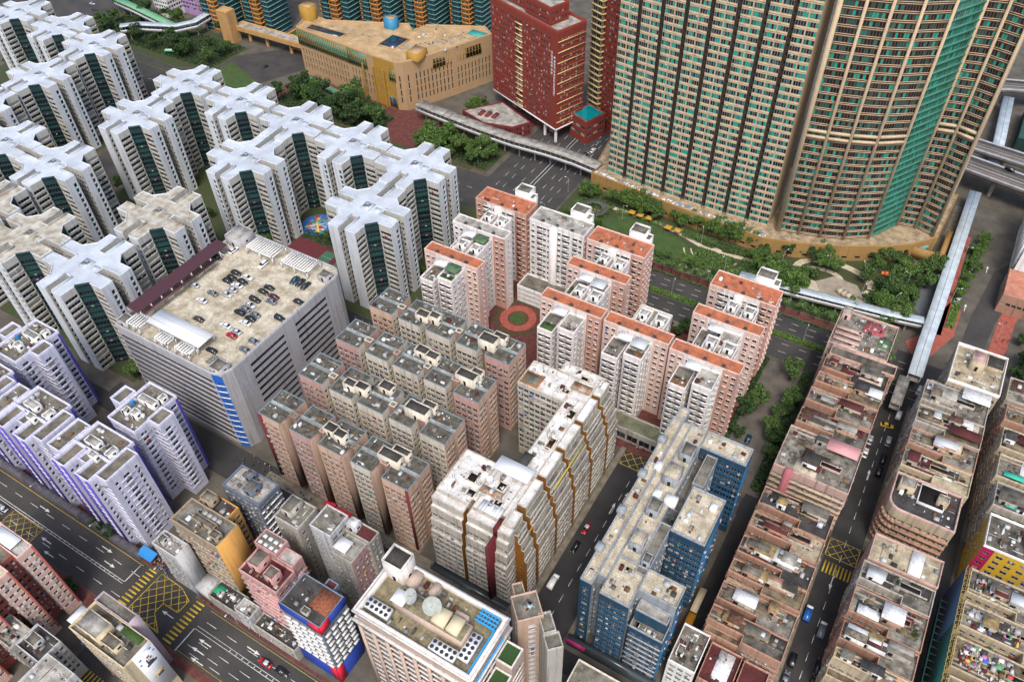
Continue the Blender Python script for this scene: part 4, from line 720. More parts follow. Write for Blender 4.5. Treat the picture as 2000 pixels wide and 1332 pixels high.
B.pbox('brick_deck', -98.2, -92.2, 53, 59, 34.0, 34.06, roofm('terracotta_deck', '#9a5a40', '#5c4032', scale=1.5)); B.head(-98.6, -96.4, 50.6, 52.4, 34, 35, GBE, RC, door=False); B.clutter(-105, -98.6, 50, 59, 34, 4, 3); B.rect(-99, -95.6, 59.7, 62.2, 0, 32.6, [None, wst(BW, base=1, ac=.2), None, None], BW, RR, par=.7); B.done()
# grey towers behind
simple('tenement_block', 'slate grey tower block at the market street corner', -146.4, -131.8, 69.6, 78, 32, GRY, RL, wst(GRY, ac=.9, laundry=.1, p=2.1), wst(GRY, ac=.8, ledge=[(.1, .2, .4, WHT)]), heads=[(-139, -135.5, 71, 75, 2.4), (-142, -139.5, 74.6, 77.4, 2.2)], clut=10, seed=2)
B = simple('tenement_block', 'weathered grey tower with a stepped light shaft', -125.0, -116.0, 69, 77.2, 33, GBE, RC, wst(GBE, p=3.4, w=1, ac=.3), wst(GBE, p=2.8, w=.9, ac=.4), heads=[(-124, -120.2, 71, 76.4, 2.6)], clut=6, seed=5, done=False); B.done()
B = Bld('tenement_block', 'pale grey twin tower with a white canopy on its roof', 'building', -104.5, 76)
B.rect(-113.2, -105.6, 71.2, 79, 0, 35, [wst(GWH, p=3.4, w=.8, ac=.2), wst(GWH, ac=.3), None, wst(GBE)], GWH, RC, par=.8)
B.rect(-105.6, -96.4, 76.4, 80.6, 0, 31.5, [wst(GBE, ac=.6), wst(GBE, p=1.8, w=1.0, ac=.7), None, None], GBE, RR, par=.9); B.rect(-104.6, -97.8, 69.5, 76.4, 0, 30, [wst(GBE, p=1.9, w=1.1, ac=.6), wst(PNK, p=1.9, w=1.1, ac=.7), None, wst(GBE, ac=.8)], GBE, RL, par=.8)
B.pbox('white_canopy', -104.8, -100.6, 70.4, 74.4, 32, 32.15, METW); B.pbox('canopy_post', -104.5, -104.3, 70.6, 70.8, 30, 32, WHT); B.pbox('canopy_post', -101, -100.8, 74, 74.2, 30, 32, WHT); B.head(-105.2, -102, 77, 80, 31.5, 34, GWH, RW); B.clutter(-113, -106, 71.5, 78.6, 35, 5, 9); B.done()
# small low houses along the avenue pavement
B = simple('low_house', 'low white house with a slanting gable wall beside the avenue', -128.5, -122.5, 47.9, 52.2, 9, GWH, RL, wst(GWH, base=3), None, clut=6, seed=12); simple('low_house', 'low grey shop house with planted roof terrace below the ochre wall', -140.8, -129, 47.9, 53.6, 5.5, GBE, RD, wst(GBE, base=2.6), None, clut=14, seed=13); simple('low_house', 'dark low shop house below the pink tenement', -122, -106, 47.9, 52.4, 6, GBE, RD, wst(GBE, base=2.6), None, clut=16, seed=14)
simple('low_house', 'beige low building beside the hotel with a stair head', -75, -66.5, 73.5, 80.5, 14, CSA, RC, wst(CSA), wst(CSA), heads=[(-74, -69.5, 75.5, 79.5, 3)], clut=5, seed=15); simple('low_house', 'dark roofed low building behind the hotel', -65.5, -57.5, 73.0, 80, 14, CSA, RD, wst(CSA), wst(CSA), clut=6, seed=16)
# hotel
def hotel():
    z = 50.0; u0, u1, v0, v1 = -79.2, -46.6, 53.0, 69.8; HOW = wallm('hotel_white', '#cfcac5', .15, .25); HOP = wallm('hotel_pink', '#b3a093', .15, .2); HR = roofm('hotel_roof', '#8d8468', '#5c5848', scale=.6)
    B = Bld('hotel_tower', 'white hotel tower with rooftop fan units and satellite dishes', 'hotel', -63, 61.5)
    hs = dict(fl=3.1, base=4, w=3.1, h=2.6, sill=.35, p=3.9, mg=.6, mat=HOP, mul=1, pane=[('d', .7), ('m', .3)], top=2.2, rec=.2, ledge=[(.0, .3, .2, HOW)])
    B.rect(u0, u1, v0, v1, 0, z, [hs, hs, None, hs], HOW, HR, par=2.0, pt=.9, parmat=HOW)
    m = MB(); o = B.o
    for k, (zz, d) in enumerate([(z - 3.2, .9), (z - 5.0, .5), (z + 1.2, .5)]):
        m.boxes([[u0 - d - o[0], u1 + d - o[0], v0 - d - o[1], v0 - .02 - o[1], zz, zz + .7], [u1 + .02 - o[0], u1 + d - o[0], v0 - o[1], v1 + .0 - o[1], zz, zz + .7], [u0 - d - o[0], u0 - .02 - o[0], v0 - o[1], v1 - o[1], zz, zz + .7]], HOW)
    B.part('cornice', m)
    m = MB(); m.boxes([[u0 + k * 4.05 - o[0], u0 + k * 4.05 + 1.0 - o[0], v0 - .45 - o[1], v0 - .03 - o[1], 4, z - 3.3] for k in range(9)], HOP); B.part('pilaster', m)
    m = MB(); fan = flat('fan_dark', (.02, .02, .025), .6); fb = flat('fan_unit_case', (.55, .56, .57), .4)
    def unit(x, y, nx, ny):
        m = MB(); m.box(x - .7, x + nx * 1.35 - .65, y - .7, y + ny * 1.35 - .65, z + .4, z + 2.3, fb, True)
        m.boxes([[x - .6, x - .5, y - .6, y - .5, z, z + .4], [x + nx * 1.35 - .8, x + nx * 1.35 - .7, y - .6, y - .5, z, z + .4]], ACG)
        for i in range(nx):
            for j in range(ny):
                a = np.arange(10) * math.pi / 5; m.ngon([[x + i * 1.35 + .5 * math.cos(t), y + j * 1.35 + .5 * math.sin(t), z + 2.32] for t in a], fan)
        B.part('fan_unit', m)
    unit(-77.2 - o[0], 55.6 - o[1], 5, 2); unit(-58.2 - o[0], 55.0 - o[1], 5, 2); unit(-51.3 - o[0], 56.6 - o[1], 2, 5)
    m = MB(); m.box(-72 - o[0], -52.5 - o[0], 58.6 - o[1], 63.4 - o[1], z, z + 3, HOP, False); m.box(-71.7 - o[0], -52.8 - o[0], 58.9 - o[1], 63.1 - o[1], z + 3, z + 3.05, HR); m.boxes([[-61 - o[0], -57.6 - o[0], 59 - o[1], 63 - o[1], z + 3.05, z + 5.2], [-57 - o[0], -54 - o[0], 59 - o[1], 63 - o[1], z + 3.05, z + 5.0]], flat('tank_cream', (.55, .48, .32), .7)); B.part('plant_room', m)
    m = MB(); m.box(-72.4 - o[0], -68.8 - o[0], 58.4 - o[1], 62 - o[1], z + 4.2, z + 4.4, METW); B.part('shade_roof', m)
    B.head(-79, -73.2, 64.5, 69.7, z, z + 6.5, HOW, RD, par=1.2, name='stair_tower')
    DSH = mat('dish_grey', '#9fa5a0', '#7f857f', .8, .6)
    def dish(x, y, zz, r, tilt):
        m = MB(); k = 16; a = np.arange(k) * 2 * math.pi / k
        ax = np.array([math.cos(tilt) * .35, -.55, .75]); ax /= np.linalg.norm(ax); e1 = np.cross(ax, [0, 0, 1.]); e1 /= np.linalg.norm(e1); e2 = np.cross(ax, e1); c0 = np.array([x - o[0], y - o[1], zz + r + .4])
        rings = [c0 + ax * (.28 * r * f * f) + np.outer(np.cos(a), e1) * r * f + np.outer(np.sin(a), e2) * r * f for f in (.25, .6, 1.0)]
        V = np.vstack(rings); j = np.arange(k); j2 = (j + 1) % k
        m.quads(V, np.vstack([np.stack([j, j2, j2 + k, j + k], 1), np.stack([j + k, j2 + k, j2 + 2 * k, j + 2 * k], 1)]), DSH); m.ngon(rings[0], DSH); m.bar(c0 - [0, 0, r + .4], c0, .15, FRAME); m.bar(c0, c0 + ax * r, .05, FRAME)
        for t in (-1, 1): m.bar((x - o[0] + t, y - o[1] + .6, zz), c0, .07, FRAME)
        B.part('satellite_dish', m)
    dish(-62.4, 61.8, z + 3.05, 2.3, .3); dish(-68.0, 61.4, z + 3.05, 1.9, 2.4)
    m = MB(); pb = flat('pipe_blue', (.03, .3, .62), .4)
    for k in range(6): m.bar((-53 + k * .9 - o[0], 65.4 - o[1], z + 1.0), (-53 + k * .9 - o[0], 68.6 - o[1], z + 1.0), .22, pb, 6)
    for k in range(4): m.bar((-53.4 - o[0], 65.6 + k * 1 - o[1], z + 1.6), (-48 - o[0], 65.6 + k * 1 - o[1], z + 1.6), .2, pb, 6)
    m.bar((-48.2 - o[0], 54 - o[1], z + .6), (-48.2 - o[0], 66 - o[1], z + .6), .3, pb, 6); m.bar((-45.9 - o[0], 52 - o[1], z - 1), (-45.9 - o[0], 66 - o[1], z - 1), .25, pb, 6); B.part('blue_pipes', m)
    for q in [(-72.6, -70.2, 64.6, 68.8, 2.2), (-66.5, -64.8, 65.4, 68.6, 2), (-58, -54.6, 64.2, 65.2, 2.4)]: B.pbox('pink_screen', *q[:4], z, z + q[4], HOP)
    B.clutter(-72, -55, 64, 68.6, z, 10, 2); B.clutter(-76, -60, 54.2, 58, z, 5, 3)
    TURF = mat('turf', (.03, .075, .02), (.02, .05, .015), 2, .8)
    for k, (dz, dv) in enumerate([(-8, 7), (-12, 1.5), (-16, -4)]):
        B.rect(u1 + .02, u1 + 4.6, v0 + 3 + dv, v0 + 8.4 + dv, 0, z + dz, [hs, hs, None, None], HOW, TURF, par=1.0, pt=.3)
    return B.done()
hotel()
# rotated pink-beige tower
B = Bld('corner_tower', 'slim pink beige tower with a tan tiled roof, turned to the street corner', 'tower', -45.5, 77); PB = wallm('pink_beige', '#b39a88', .2, .35); q2 = .7071
def rq(cx, cy, a, b): return [(cx + (x * q2 - y * q2), cy + (x * q2 + y * q2)) for x, y in ((-a, -b), (a, -b), (a, b), (-a, b))]
B.poly(rq(-46, 77, 3.3, 3.4), 0, 45, [wst(PB, cols=[.55], w=2.0, ac=.9, hood=(.3, .7, ACM)), wst(PB, p=4, w=.8), None, wst(PB, p=4, w=.8)], PB, RC, par=.9); B.poly(rq(-39.9, 76.2, 1.6, 2.6), 0, 44, [wst(PB, p=9), None, None, None], GBE, RC, par=1.2); B.poly(rq(-36.6, 73.3, 2.0, 2.0), 0, 43, None, GBE, RC, par=1.2); B.poly(rq(-50.4, 80.5, 1.4, 2), 0, 43, None, PB, RC, par=.8)
B.pbox('skylight', -46.6, -45, 77, 78.2, 45, 45.4, flat('skylight_blue', (.25, .45, .6), .3)); B.clutter(-48, -44, 75.5, 79, 45, 4, 2); B.done()
# salmon striped block, bottom left
B = Bld('striped_block', 'salmon block with brick red fins and paired window columns', 'apartment block', -185, 5); SAL = wallm('salmon_wall', '#d3b2a5', .2, .25); BRK = wallm('brick_red', '#95544c', .2, .3)
ps = dict(fl=2.7, base=3, cols=[.27, .73], w=1.2, h=1.0, mat=SAL, bandmat=WHT, mul=1, ac=.35); pr = dict(fl=2.7, base=3, w=1.0, h=1.0, p=1.7, mg=.3, mat=BRK, mul=0, ac=.6)
for k, v in enumerate([23.0, 14.6, 6.2, -2.2, -10.6]):
    uo = -176.5 + (1.4 if k else 0); B.rect(-190, uo, v, v + 4.7, 0, 34, [wst(SAL, w=1), ps, None, None], SAL, RT if k else RL, par=.8); B.rect(-192, uo - 3.2, v - 3.7, v, 0, 33.4, [None, pr, None, None], BRK, RC, par=.4)
    B.pbox('brick_fin', uo + .02, uo + .3, v + 4.05, v + 4.68, 2, 34.6, BRK)
B.rect(-204, -190, -14, 27.8, 0, 34, None, SAL, RC, par=.9); B.clutter(-203, -191, 0, 27, 34, 20, 3)
B.pbox('glass_roof', -189.5, -180.5, 23.6, 27.2, 34.6, 34.8, METW); B.done()
# billboard building
B = Bld('billboard_building', 'cream building with a tall advertising billboard on its end wall', 'building', -142, 24); CRE = wallm('cream_wall', '#c4b596', .2, .45); LGR = wallm('lilac_grey', '#a89aa2', .15, .2); z = 28
B.rect(-152.4, -138.8, 26.4, 29.5, 0, z, [None, None, None, None], LGR, RC, par=.8); B.rect(-152.6, -131.0, 17.8, 26.4, 0, z - 1, [wst(CRE, p=3.2, w=1.0, ac=.2), None, None, wst(CRE)], CRE, RC, par=1.0)
m = MB(); m.box(-138.77 - B.o[0], -138.4 - B.o[0], 26.3 - B.o[1], 29.6 - B.o[1], 0, 29, LGR); B.part('lilac_end_wall', m); B.head(-150, -141.5, 19, 24, z - 1, z + 2.4, CRE, RL); B.head(-141.5, -136, 19.4, 22.4, z - 1, z + 1, CRE, RC)
B.pbox('roof_garden', -141, -133, 24, 26, z - 1, z - .4, LEAFM); B.pbox('glass_canopy', -156, -152.7, 19, 24, z - 2, z - 1.8, METW); B.clutter(-152, -132, 18.4, 26, z - 1, 18, 6)
def advert(name):
    """printed billboard: white sheet, grey headline, blue roundels, a seated figure blot, drawn on the board's own face"""
    m = MB(); W1 = flat('ad_white', (.72, .74, .76), .5); BL = flat('ad_blue', (.05, .28, .6), .5); GY = flat('ad_grey', (.35, .4, .45), .5); DK = flat('ad_dark', (.03, .04, .06), .6); TN = flat('ad_skin', (.45, .22, .13), .6); RDm = flat('ad_orange', (.55, .18, .05), .6); SK = flat('ad_sky', (.45, .6, .72), .5); YB = flat('ad_ochre', (.5, .35, .12), .6)
    x = -130.55 - B.o[0]; v0, v1 = 20.4 - B.o[1], 26.3 - B.o[1]; zt = z + .3
    m.box(x - .3, x, v0, v1, 6, zt, W1); wv = v1 - v0
    def r(a, b, c_, d, mt, k=.01): m.box(x, x + k, v0 + a * wv, v0 + b * wv, zt - d, zt - c_, mt, False)
    r(0, 1, .2, .45, SK); r(.3, .95, 1.0, 1.25, GY); r(.25, .9, 1.5, 1.62, GY)
    r(0, 1, 9.6, 9.75, GY); r(.15, .85, 10.6, 10.8, GY, .012); r(.35, .75, 13, 14.2, YB, .012); r(.4, .7, 14.4, 15.4, DK, .012); r(.1, .3, 14, 14.5, YB, .012)
    def disc(a, c_, rr, mt, off=.02, k=12):
        t = np.arange(k) * 2 * math.pi / k; m.ngon([[x + off, v0 + a * wv + rr * math.cos(q), zt - c_ + rr * math.sin(q)] for q in t], mt)
    for a, c_, rr in [(.8, 2.2, .42), (.2, 3.2, .45), (.88, 3.9, .36), (.12, 5.2, .4), (.72, 1.9, .2)]: disc(a, c_, rr, BL)
    disc(.52, 4.6, .42, TN); r(.42, .62, 4.05, 4.35, DK, .03); r(.36, .68, 5.0, 7.4, DK, .016); r(.44, .58, 5.0, 6.4, W1, .024); r(.46, .52, 5.2, 6.2, RDm, .03); disc(.64, 6.2, .55, W1, .035); r(.28, .8, 7.4, 8.4, DK, .014)
    return m
B.part('advert_board', advert('a')); B.done()
simple('low_house', 'white terraced house with a dark roof beside the red footbridge', -168, -158, 8, 15, 18, GWH, RD, wst(GWH), wst(GWH, p=1.8, w=1), heads=[(-166, -162, 10, 13, 2)], clut=10, seed=31)
simple('low_house', 'cluttered grey house roof below the salmon block', -178, -169, 6.5, 13, 17, GBE, RL, wst(GBE), wst(GBE), clut=18, seed=32)
simple('low_house', 'pale grey tenement with many small windows beside the yellow crossing', -157.6, -146.5, -2, 11, 19, GWH, RL, wst(GWH), wst(GWH, p=1.9, w=1), clut=10, seed=33)
# ================================================================== old rows on the right
TO = wallm('row_salmon', '#a5806c', .4, .55); TP = wallm('row_pink', '#b79a8f', .35, .5); TC = wallm('row_cream', '#b3a48a', .4, .55); TG = wallm('row_grey', '#a49e94', .4, .55)
RM = [roofm('row_roof_a', '#69655d', '#322f2b', amt=.95, scale=.35), roofm('row_roof_b', '#88847a', '#423f39', amt=.95, scale=.4), roofm('row_roof_c', '#7c705b', '#403a30', amt=.95, scale=.35), roofm('row_roof_d', '#454343', '#262526', amt=.8), roofm('row_roof_e', '#b0a58c', '#6a604f', amt=.8, scale=.3)]
PATCH = [RR, MET, RW, RD, RL, MET, RT, flat('sheet_pink', (.5, .25, .25), .7), flat('sheet_green', (.03, .38, .27), .7), flat('sheet_rust', (.25, .08, .06), .8), RC, RD, RL, RC]; PRND = [RR, RR, MET, RW, RD, RD, RL, RT, RC, RM[3], RM[0], RM[2], roofm('rust_sheet_b', '#6a4a3c', '#3a2a24', scale=1.0), roofm('ochre_sheet', '#9a8458', '#5c5040', scale=.6), roofm('old_sheet', '#7d776c', '#4a443a', scale=1.2)]
RCLUT = [RC, RD, RL, RC, RD, MET, RR, WOOD, WOOD, ACG, ACM]
def tong(u0, u1, v0, v1, z, wm, label, seed, notch=3.0, roof=None, patches=None, group=None, facade=None):
    r = random.Random(seed); B = Bld('tenement_house', label, 'tenement', (u0 + u1) / 2, (v0 + v1) / 2, group)
    st = wst(wm, w=1.3, h=1.1, p=2.3, ac=.5, ledge=[(.1, .2, .25, wm)]); um = u0 + (u1 - u0) * r.uniform(.45, .62); rm = roof or RM[seed % len(RM)]
    if notch > 0: P = [(u0, v0 + notch), (um, v0 + notch), (um, v0), (u1, v0), (u1, v1), (u0, v1)]; S = [st, None, facade or st, st, None, st]
    else: P = [(u0, v0), (u1, v0), (u1, v1), (u0, v1)]; S = [facade or st, st, None, st]
    z += r.uniform(-.9, .5); B.poly(P, 0, z, S, wm, rm, par=.8, pt=.24)
    if notch > 0: B.rect(u0 + .3, um - .1, v0 + .05, v0 + notch, 0, z - r.choice([3, 5.6, 5.6]), [st, None, None, st], wm, RM[(seed + 2) % 5], par=.5)
    # light well
    a, b = um - 1.5, u1 - (u1 - um) * .45; c_ = v0 + notch + (v1 - v0 - notch) * .35
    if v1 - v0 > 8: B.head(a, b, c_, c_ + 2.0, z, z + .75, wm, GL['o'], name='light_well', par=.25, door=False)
    for k in range(r.randint(7, 11) if patches is None else patches + 4):
        x0 = r.uniform(u0 + .5, u1 - 6); y0 = r.uniform(v0 + notch + .4, v1 - 3.5); w1, d1 = r.uniform(2.4, 8.0), r.uniform(2.0, 5.6); h1 = r.choice([.06, .08, .1, .14, .2, .26, 1.9, 2.4]); x1, y1 = min(x0 + w1, u1 - .4), min(y0 + d1, v1 - .4)
        pm = r.choice(PRND); m = MB(); ox, oy = B.o[0], B.o[1]; h1 += k * .07
        if h1 > 1: m.box(x0 + .2 - ox, x1 - .2 - ox, y0 + .2 - oy, y1 - .2 - oy, z, z + h1 - .1, r.choice([wm, WHT, TG]), False); m.box(x0 + r.uniform(.5, 1) - ox, x0 + 1.9 - ox, y0 + .14 - oy, y0 + .3 - oy, z, z + 1.6, GL['o'], False)
        s_ = r.uniform(-.25, .25); m.quads([[x0 - ox, y0 - oy, z + h1], [x1 - ox, y0 - oy, z + h1], [x1 - ox, y1 - oy, z + h1 + s_], [x0 - ox, y1 - oy, z + h1 + s_], [x0 - ox, y0 - oy, z + h1 - .1], [x1 - ox, y0 - oy, z + h1 - .1], [x1 - ox, y1 - oy, z + h1 + s_ - .1], [x0 - ox, y1 - oy, z + h1 + s_ - .1]], [[0, 1, 2, 3], [4, 5, 1, 0], [5, 6, 2, 1], [6, 7, 3, 2], [7, 4, 0, 3]], pm)
        B.part('roof_shed' if h1 > 1 else 'roof_sheet', m)
    for k in range(r.randint(1, 3)): y = r.uniform(v0 + notch + 1, v1 - 1); B.pbox('party_wall', u0 + .3, u0 + r.uniform(6, u1 - u0 - .4), y, y + .25, z, z + r.uniform(.5, .9), r.choice([TG, TG, wm]))
    B.clutter(u0 + .4, u1 - .4, v0 + notch + .4, v1 - .4, z, 20, seed, RCLUT)
    if r.random() < .6:
        m = MB(); x, y = r.uniform(u0 + 2, u1 - 2) - B.o[0], r.uniform(v0 + notch + 1, v1 - 1) - B.o[1]
        for k in range(90):
            p = np.array([x, y, z + .5]) + nr.normal(0, .55, 3) * [1.2, 1.2, .5]; q = nr.normal(0, 1, (2, 3)); q /= np.linalg.norm(q, axis=1)[:, None]; q *= .3; m.quad(p - q[0], p - q[1], p + q[0], p + q[1], LEAFM)
        B.part('roof_plants', m, 'stuff')
    return B
gA, gB, gC = 'tenement houses in the row behind the blue block', 'tenement houses between the two narrow streets', 'tenement houses in the outer row'
A_ = [(107.4, 114.4, 20, TO, 'salmon fronted tenement at the end of the row, six storeys of barred windows', 2.2), (114.6, 122.6, 20, TO, 'tenement with a white and black patched roof behind the salmon front', 2.2), (122.8, 129.8, 21, TO, 'tenement with maroon sheds between patched roofs in the blue block row', 2.4), (130, 138.6, 21, TO, 'tenement with a corrugated white and maroon roof by the lower crossing', 2.6), (138.8, 147.4, 21.5, TO, 'tenement with a grey sheet roof and potted trees beside the blue block', 2.8), (147.6, 157.6, 22, TO, 'tenement with a black tarred roof beside the cross street', 3.0)]
for i, (a, b, z, wm, lab, nch) in enumerate(A_): tong(-8, 13.2, a, b, z, wm, lab, 100 + i, nch, group=gA, roof=RM[3] if i == 5 else None).done()
rib = wst(TP, w=2.6, h=1.1, p=2.9, ac=.4, mul=2, rec=.6, ledge=[(.15, .8, .6, TC)], laundry=.1)
B = tong(-8.4, 14.6, 166.4, 184.2, 22.5, TP, 'pink tenement with ribbon balconies and a rubble strewn roof on the cross street', 110, 0, RM[1], 4, gA, rib); B.pbox('pink_stair_strip', -4.6, -2.2, 165.6, 166.3, 0, 23.6, wallm('rose_wall', '#a8646c')); B.pbox('pink_sheet_roof', 4, 13.6, 178.6, 183.6, 24.6, 24.75, PATCH[7]); B.done()
for i, (a, b, lab) in enumerate([(184.5, 194.4, 'salmon tenement with dark patched roof beside the tree lined drive'), (194.6, 204.2, 'salmon tenement with a long light well parapet, in the middle of the row'), (204.4, 212.6, 'salmon tenement with a bright white sheet roof over the street'), (212.8, 222.6, 'salmon tenement with overgrown rooftop and narrow well')]):
    B = tong(-7.6 + .2 * i, 14.6, a, b, 22, TO, lab, 120 + i, 3.2, None, None, gA)
    if i == 2: B.pbox('white_sheet_roof', 9, 14.2, 208, 212, 24, 24.12, RW)
    B.done()
B = Bld('tenement_house', 'pink tenement with a red painted roof court beside the covered footbridge', 'tenement', 2, 235, gA); zA = 22; B.rect(-8.5, 12, 228, 247.5, 0, zA, [wst(TP), wst(TC), None, wst(TP, p=9)], TP, RM[1], par=1.0); B.rect(-6.5, 15.8, 222.8, 228, 0, zA - .5, [wst(TO), wst(TO), None, None], TP, RM[0], par=1.0)
B.pbox('red_court', 1, 8, 240, 246.6, zA, zA + .05, roofm('red_court', '#a8525a', '#7c4044')); B.pbox('green_court', 7.2, 11.4, 234, 240, zA + .02, zA + .08, RG)
for k in range(4): B.pbox('balcony_slab', -7.6, 1.6, 227.4 + k * 3.0, 229.3 + k * 3.0, zA + .8 + .0, zA + 1.1, TP)
B.head(-7.8, -4.6, 243, 247, zA, zA + 2.6, TP, RL); B.clutter(-4, 11, 229, 247, zA, 22, 77); B.done()
Bc = [(113.2, 119.0, TC, 'tenement with an ochre painted roof terrace at the street end', roofm('ochre_roof', '#c79a4a', '#8a6a3a')), (119.2, 127.4, TO, 'tenement with a multicoloured littered roof and salmon well', None), (127.6, 138.6, TO, 'tenement with a long grey shed roof and salmon well walls', RM[1]), (138.8, 147.6, TG, 'tenement with white well wall and dark tarred shed roof', RM[1])]
for i, (a, b, wm, lab, rf) in enumerate(Bc): tong(24.2, 43.6, a, b, 21, wm, lab, 140 + i, 2.6, rf, 3, gB).done()
B = simple('tenement_house', 'cream roofed tenement with a white crossing slab on the cross street', 24.8, 43.6, 147.8, 157.0, 22.5, TP, RM[4], wst(TO, w=1.2), wst(TP), clut=10, seed=150, cat='tenement', group=gB, done=False); B.pbox('white_slab', 35.4, 38.8, 148.4, 156.6, 22.5, 23.2, WHT); B.done()
B = Bld('tenement_house', 'round cornered tenement with peach ribbon balconies on the cross street', 'tenement', 35, 177, gB); cc = [(25.6 + 4 - 4 * math.cos(t), 169.3 + 4 - 4 * math.sin(t)) for t in np.linspace(0, math.pi / 2, 6)]; zB = 21
rb2 = dict(fl=3.0, base=3.2, p=2.2, w=1.9, h=1.3, mg=.1, mat=TC, rec=.7, ac=.3, ledge=[(.1, .95, .75, TO)]); rb3 = {**rb2, 'p': 0, 'mg': .05}
B.poly(cc + [(44.8, 169.3), (44.8, 183.6), (25.6, 183.6)], 0, zB, [rb3] * 5 + [rb2, wst(TC), None, None], TP, RM[3], par=1.1, pt=.4)
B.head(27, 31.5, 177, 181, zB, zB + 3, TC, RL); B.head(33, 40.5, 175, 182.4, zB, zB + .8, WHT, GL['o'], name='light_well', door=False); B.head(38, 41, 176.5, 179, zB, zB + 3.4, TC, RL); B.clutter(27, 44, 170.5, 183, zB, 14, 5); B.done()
for i, (a, b, wm, lab, rf) in enumerate([(184, 193.6, TC, 'tenement with a sandy roof terrace beside the round cornered one', RM[4]), (193.8, 203.6, TO, 'tenement with salmon well walls and pale sheds in the middle row', None), (203.8, 214.6, TG, 'tenement with a maroon roof shed and rubble', RM[2]), (214.8, 227.6, TG, 'tenement with bright white canopy roof near the cream tower', RM[1])]):
    B = tong(25.8, 46, a, b, 21.5, wm, lab, 160 + i, 2.8, rf, None, gB)
    if i == 3: B.pbox('white_canopy', 37, 45.6, 222, 227, 24.3, 24.45, RW)
    if i == 2: B.pbox('maroon_roof', 36, 45.5, 205, 209, 24, 24.15, RR)
    B.done()
B = Bld('tenement_house', 'tall cream tenement with white parapets at the roundabout end', 'tenement', 40, 237, gB); B.rect(31.4, 47.6, 227.8, 247.6, 0, 24, [wst(TC, w=.9, p=1.6), wst(TC), None, wst(TC)], TC, RM[4], par=1.4, parmat=WHT); B.head(36.5, 41, 237, 243, 24, 28, TC, roofm('pink_tint_roof', '#b59a98', '#8a7270')); B.head(41.5, 47, 240, 246.6, 24, 25, TC, RD, door=False); B.clutter(32, 47, 228.4, 246, 24, 18, 9); B.rect(27.4, 31.3, 214.9, 231.8, 0, 18, None, TG, RM[3], par=.6); B.done()
# outer row
YEL = wallm('yellow_wall', '#c9a32c', .2, .3); MAG = wallm('magenta_wall', '#a11d4f', .15, .2)
B = Bld('tenement_house', 'yellow and magenta painted tenement beside the bamboo scaffold', 'tenement', 60, 176, gC); B.rect(52.7, 66, 169.5, 182, 0, 21, [dict(segs=[(.32, wst(MAG, ac=.1, hood=(.05, .2, MAG))), (1, wst(YEL, ac=.2, w=1.7, p=2.9))]), None, None, wst(YEL, w=.9, ac=.2)], YEL, RM[0], par=1.0, parmat=WHT); B.rect(66, 80, 170.5, 182, 0, 20.5, [wst(TC), None, None, None], TC, RM[1], par=.8); B.clutter(53, 66, 171, 181, 21, 20, 3); B.head(63.5, 69, 172, 180, 20.6, 23, TG, RL); B.done()
for i, (a, b, wm, lab, rf) in enumerate([(182.4, 194.6, TG, 'grey tenement with emerald tarpaulin on its roof', RM[0]), (194.8, 207, TC, 'beige tenement with green mesh scraps on the roof edge', RM[1]), (207.2, 218.6, TC, 'beige tenement with a maroon and black roof in the outer row', RM[3]), (218.8, 229, TO, 'tenement with light blue roof edge and timber framing', RM[2]), (229.2, 243, TG, 'pale tenement with a tree growing on its roof', RM[1])]):
    B = tong(52.6 - .6 * i, 80, a, b, 21.5, wm, lab, 180 + i, 2.6, rf, 5, gC)
    if i == 0: B.pbox('emerald_tarpaulin', 56, 63, 186, 191, 22.2, 22.3, PATCH[8])
    if i == 1: B.pbox('emerald_tarpaulin', 54, 60, 198, 200, 21.9, 22.0, PATCH[8])
    if i == 2: B.pbox('maroon_roof', 56, 70, 213, 217, 22.3, 22.5, RR)
    B.done()
for i, (a, b, lab, rf) in enumerate([(149.5, 160.5, 'cream tenement with a white stair head above the scaffold', RM[0]), (138.5, 149.2, 'cream tenement with junk piled terraces beside the scaffold', RM[1]), (126, 138.2, 'cream tenement with a debris strewn roof above the green netting', RM[2]), (113, 125.8, 'cream tenement at the end of the scaffolded row', RM[1])]):
    B = tong(51.0, 78, a, b, 20.5, TC, lab, 190 + i, 2.8, rf, 6, gC, wst(TC)); B.clutter(52, 66, a + 3, b - .5, 20.5, 60, 300 + i, CLUT + CLO); B.done()
# bamboo scaffold with netting
SC = thing('bamboo_scaffold', 'bamboo scaffold with dark green netting along the outer row', 'scaffold', 49.8, 137); BAMB = flat('bamboo', (.42, .32, .12), .8); NET = flat('green_netting', (.01, .09, .08), .9); NET2 = flat('blue_netting', (.02, .05, .1), .9)
m = MB()
for k in range(24): y = -23 + k * 2; m.bar((0, y, 0), (0, y, 22.5), .09, BAMB); m.bar((.9, y, 0), (.9, y, 23), .09, BAMB); m.bar((0, y, 21), (1.6, y + nr.uniform(-.6, .6), 22.2), .06, BAMB)
for k in range(11): m.bar((0, -23, 1 + k * 2), (0, 23, 1 + k * 2), .08, BAMB); m.bar((.9, -23, 1 + k * 2), (.9, 23, 1 + k * 2), .08, BAMB)
m.build('bamboo_poles', SC, 'stuff'); m = MB(); m.box(-.25, -.18, -23, 4, 0, 21, NET); m.box(-.3, -.22, 4.1, 23, 0, 21.5, NET2); m.build('netting', SC)
m = MB(); m.box(-2.6, -2.3, -23, 16, 12.2, 12.5, NET); m.boxes([[-2.6, -.3, -22 + k * 2.2, -21.85 + k * 2.2, 12, 12.2] for k in range(18)], FRAMED); m.build('catch_fan', SC)
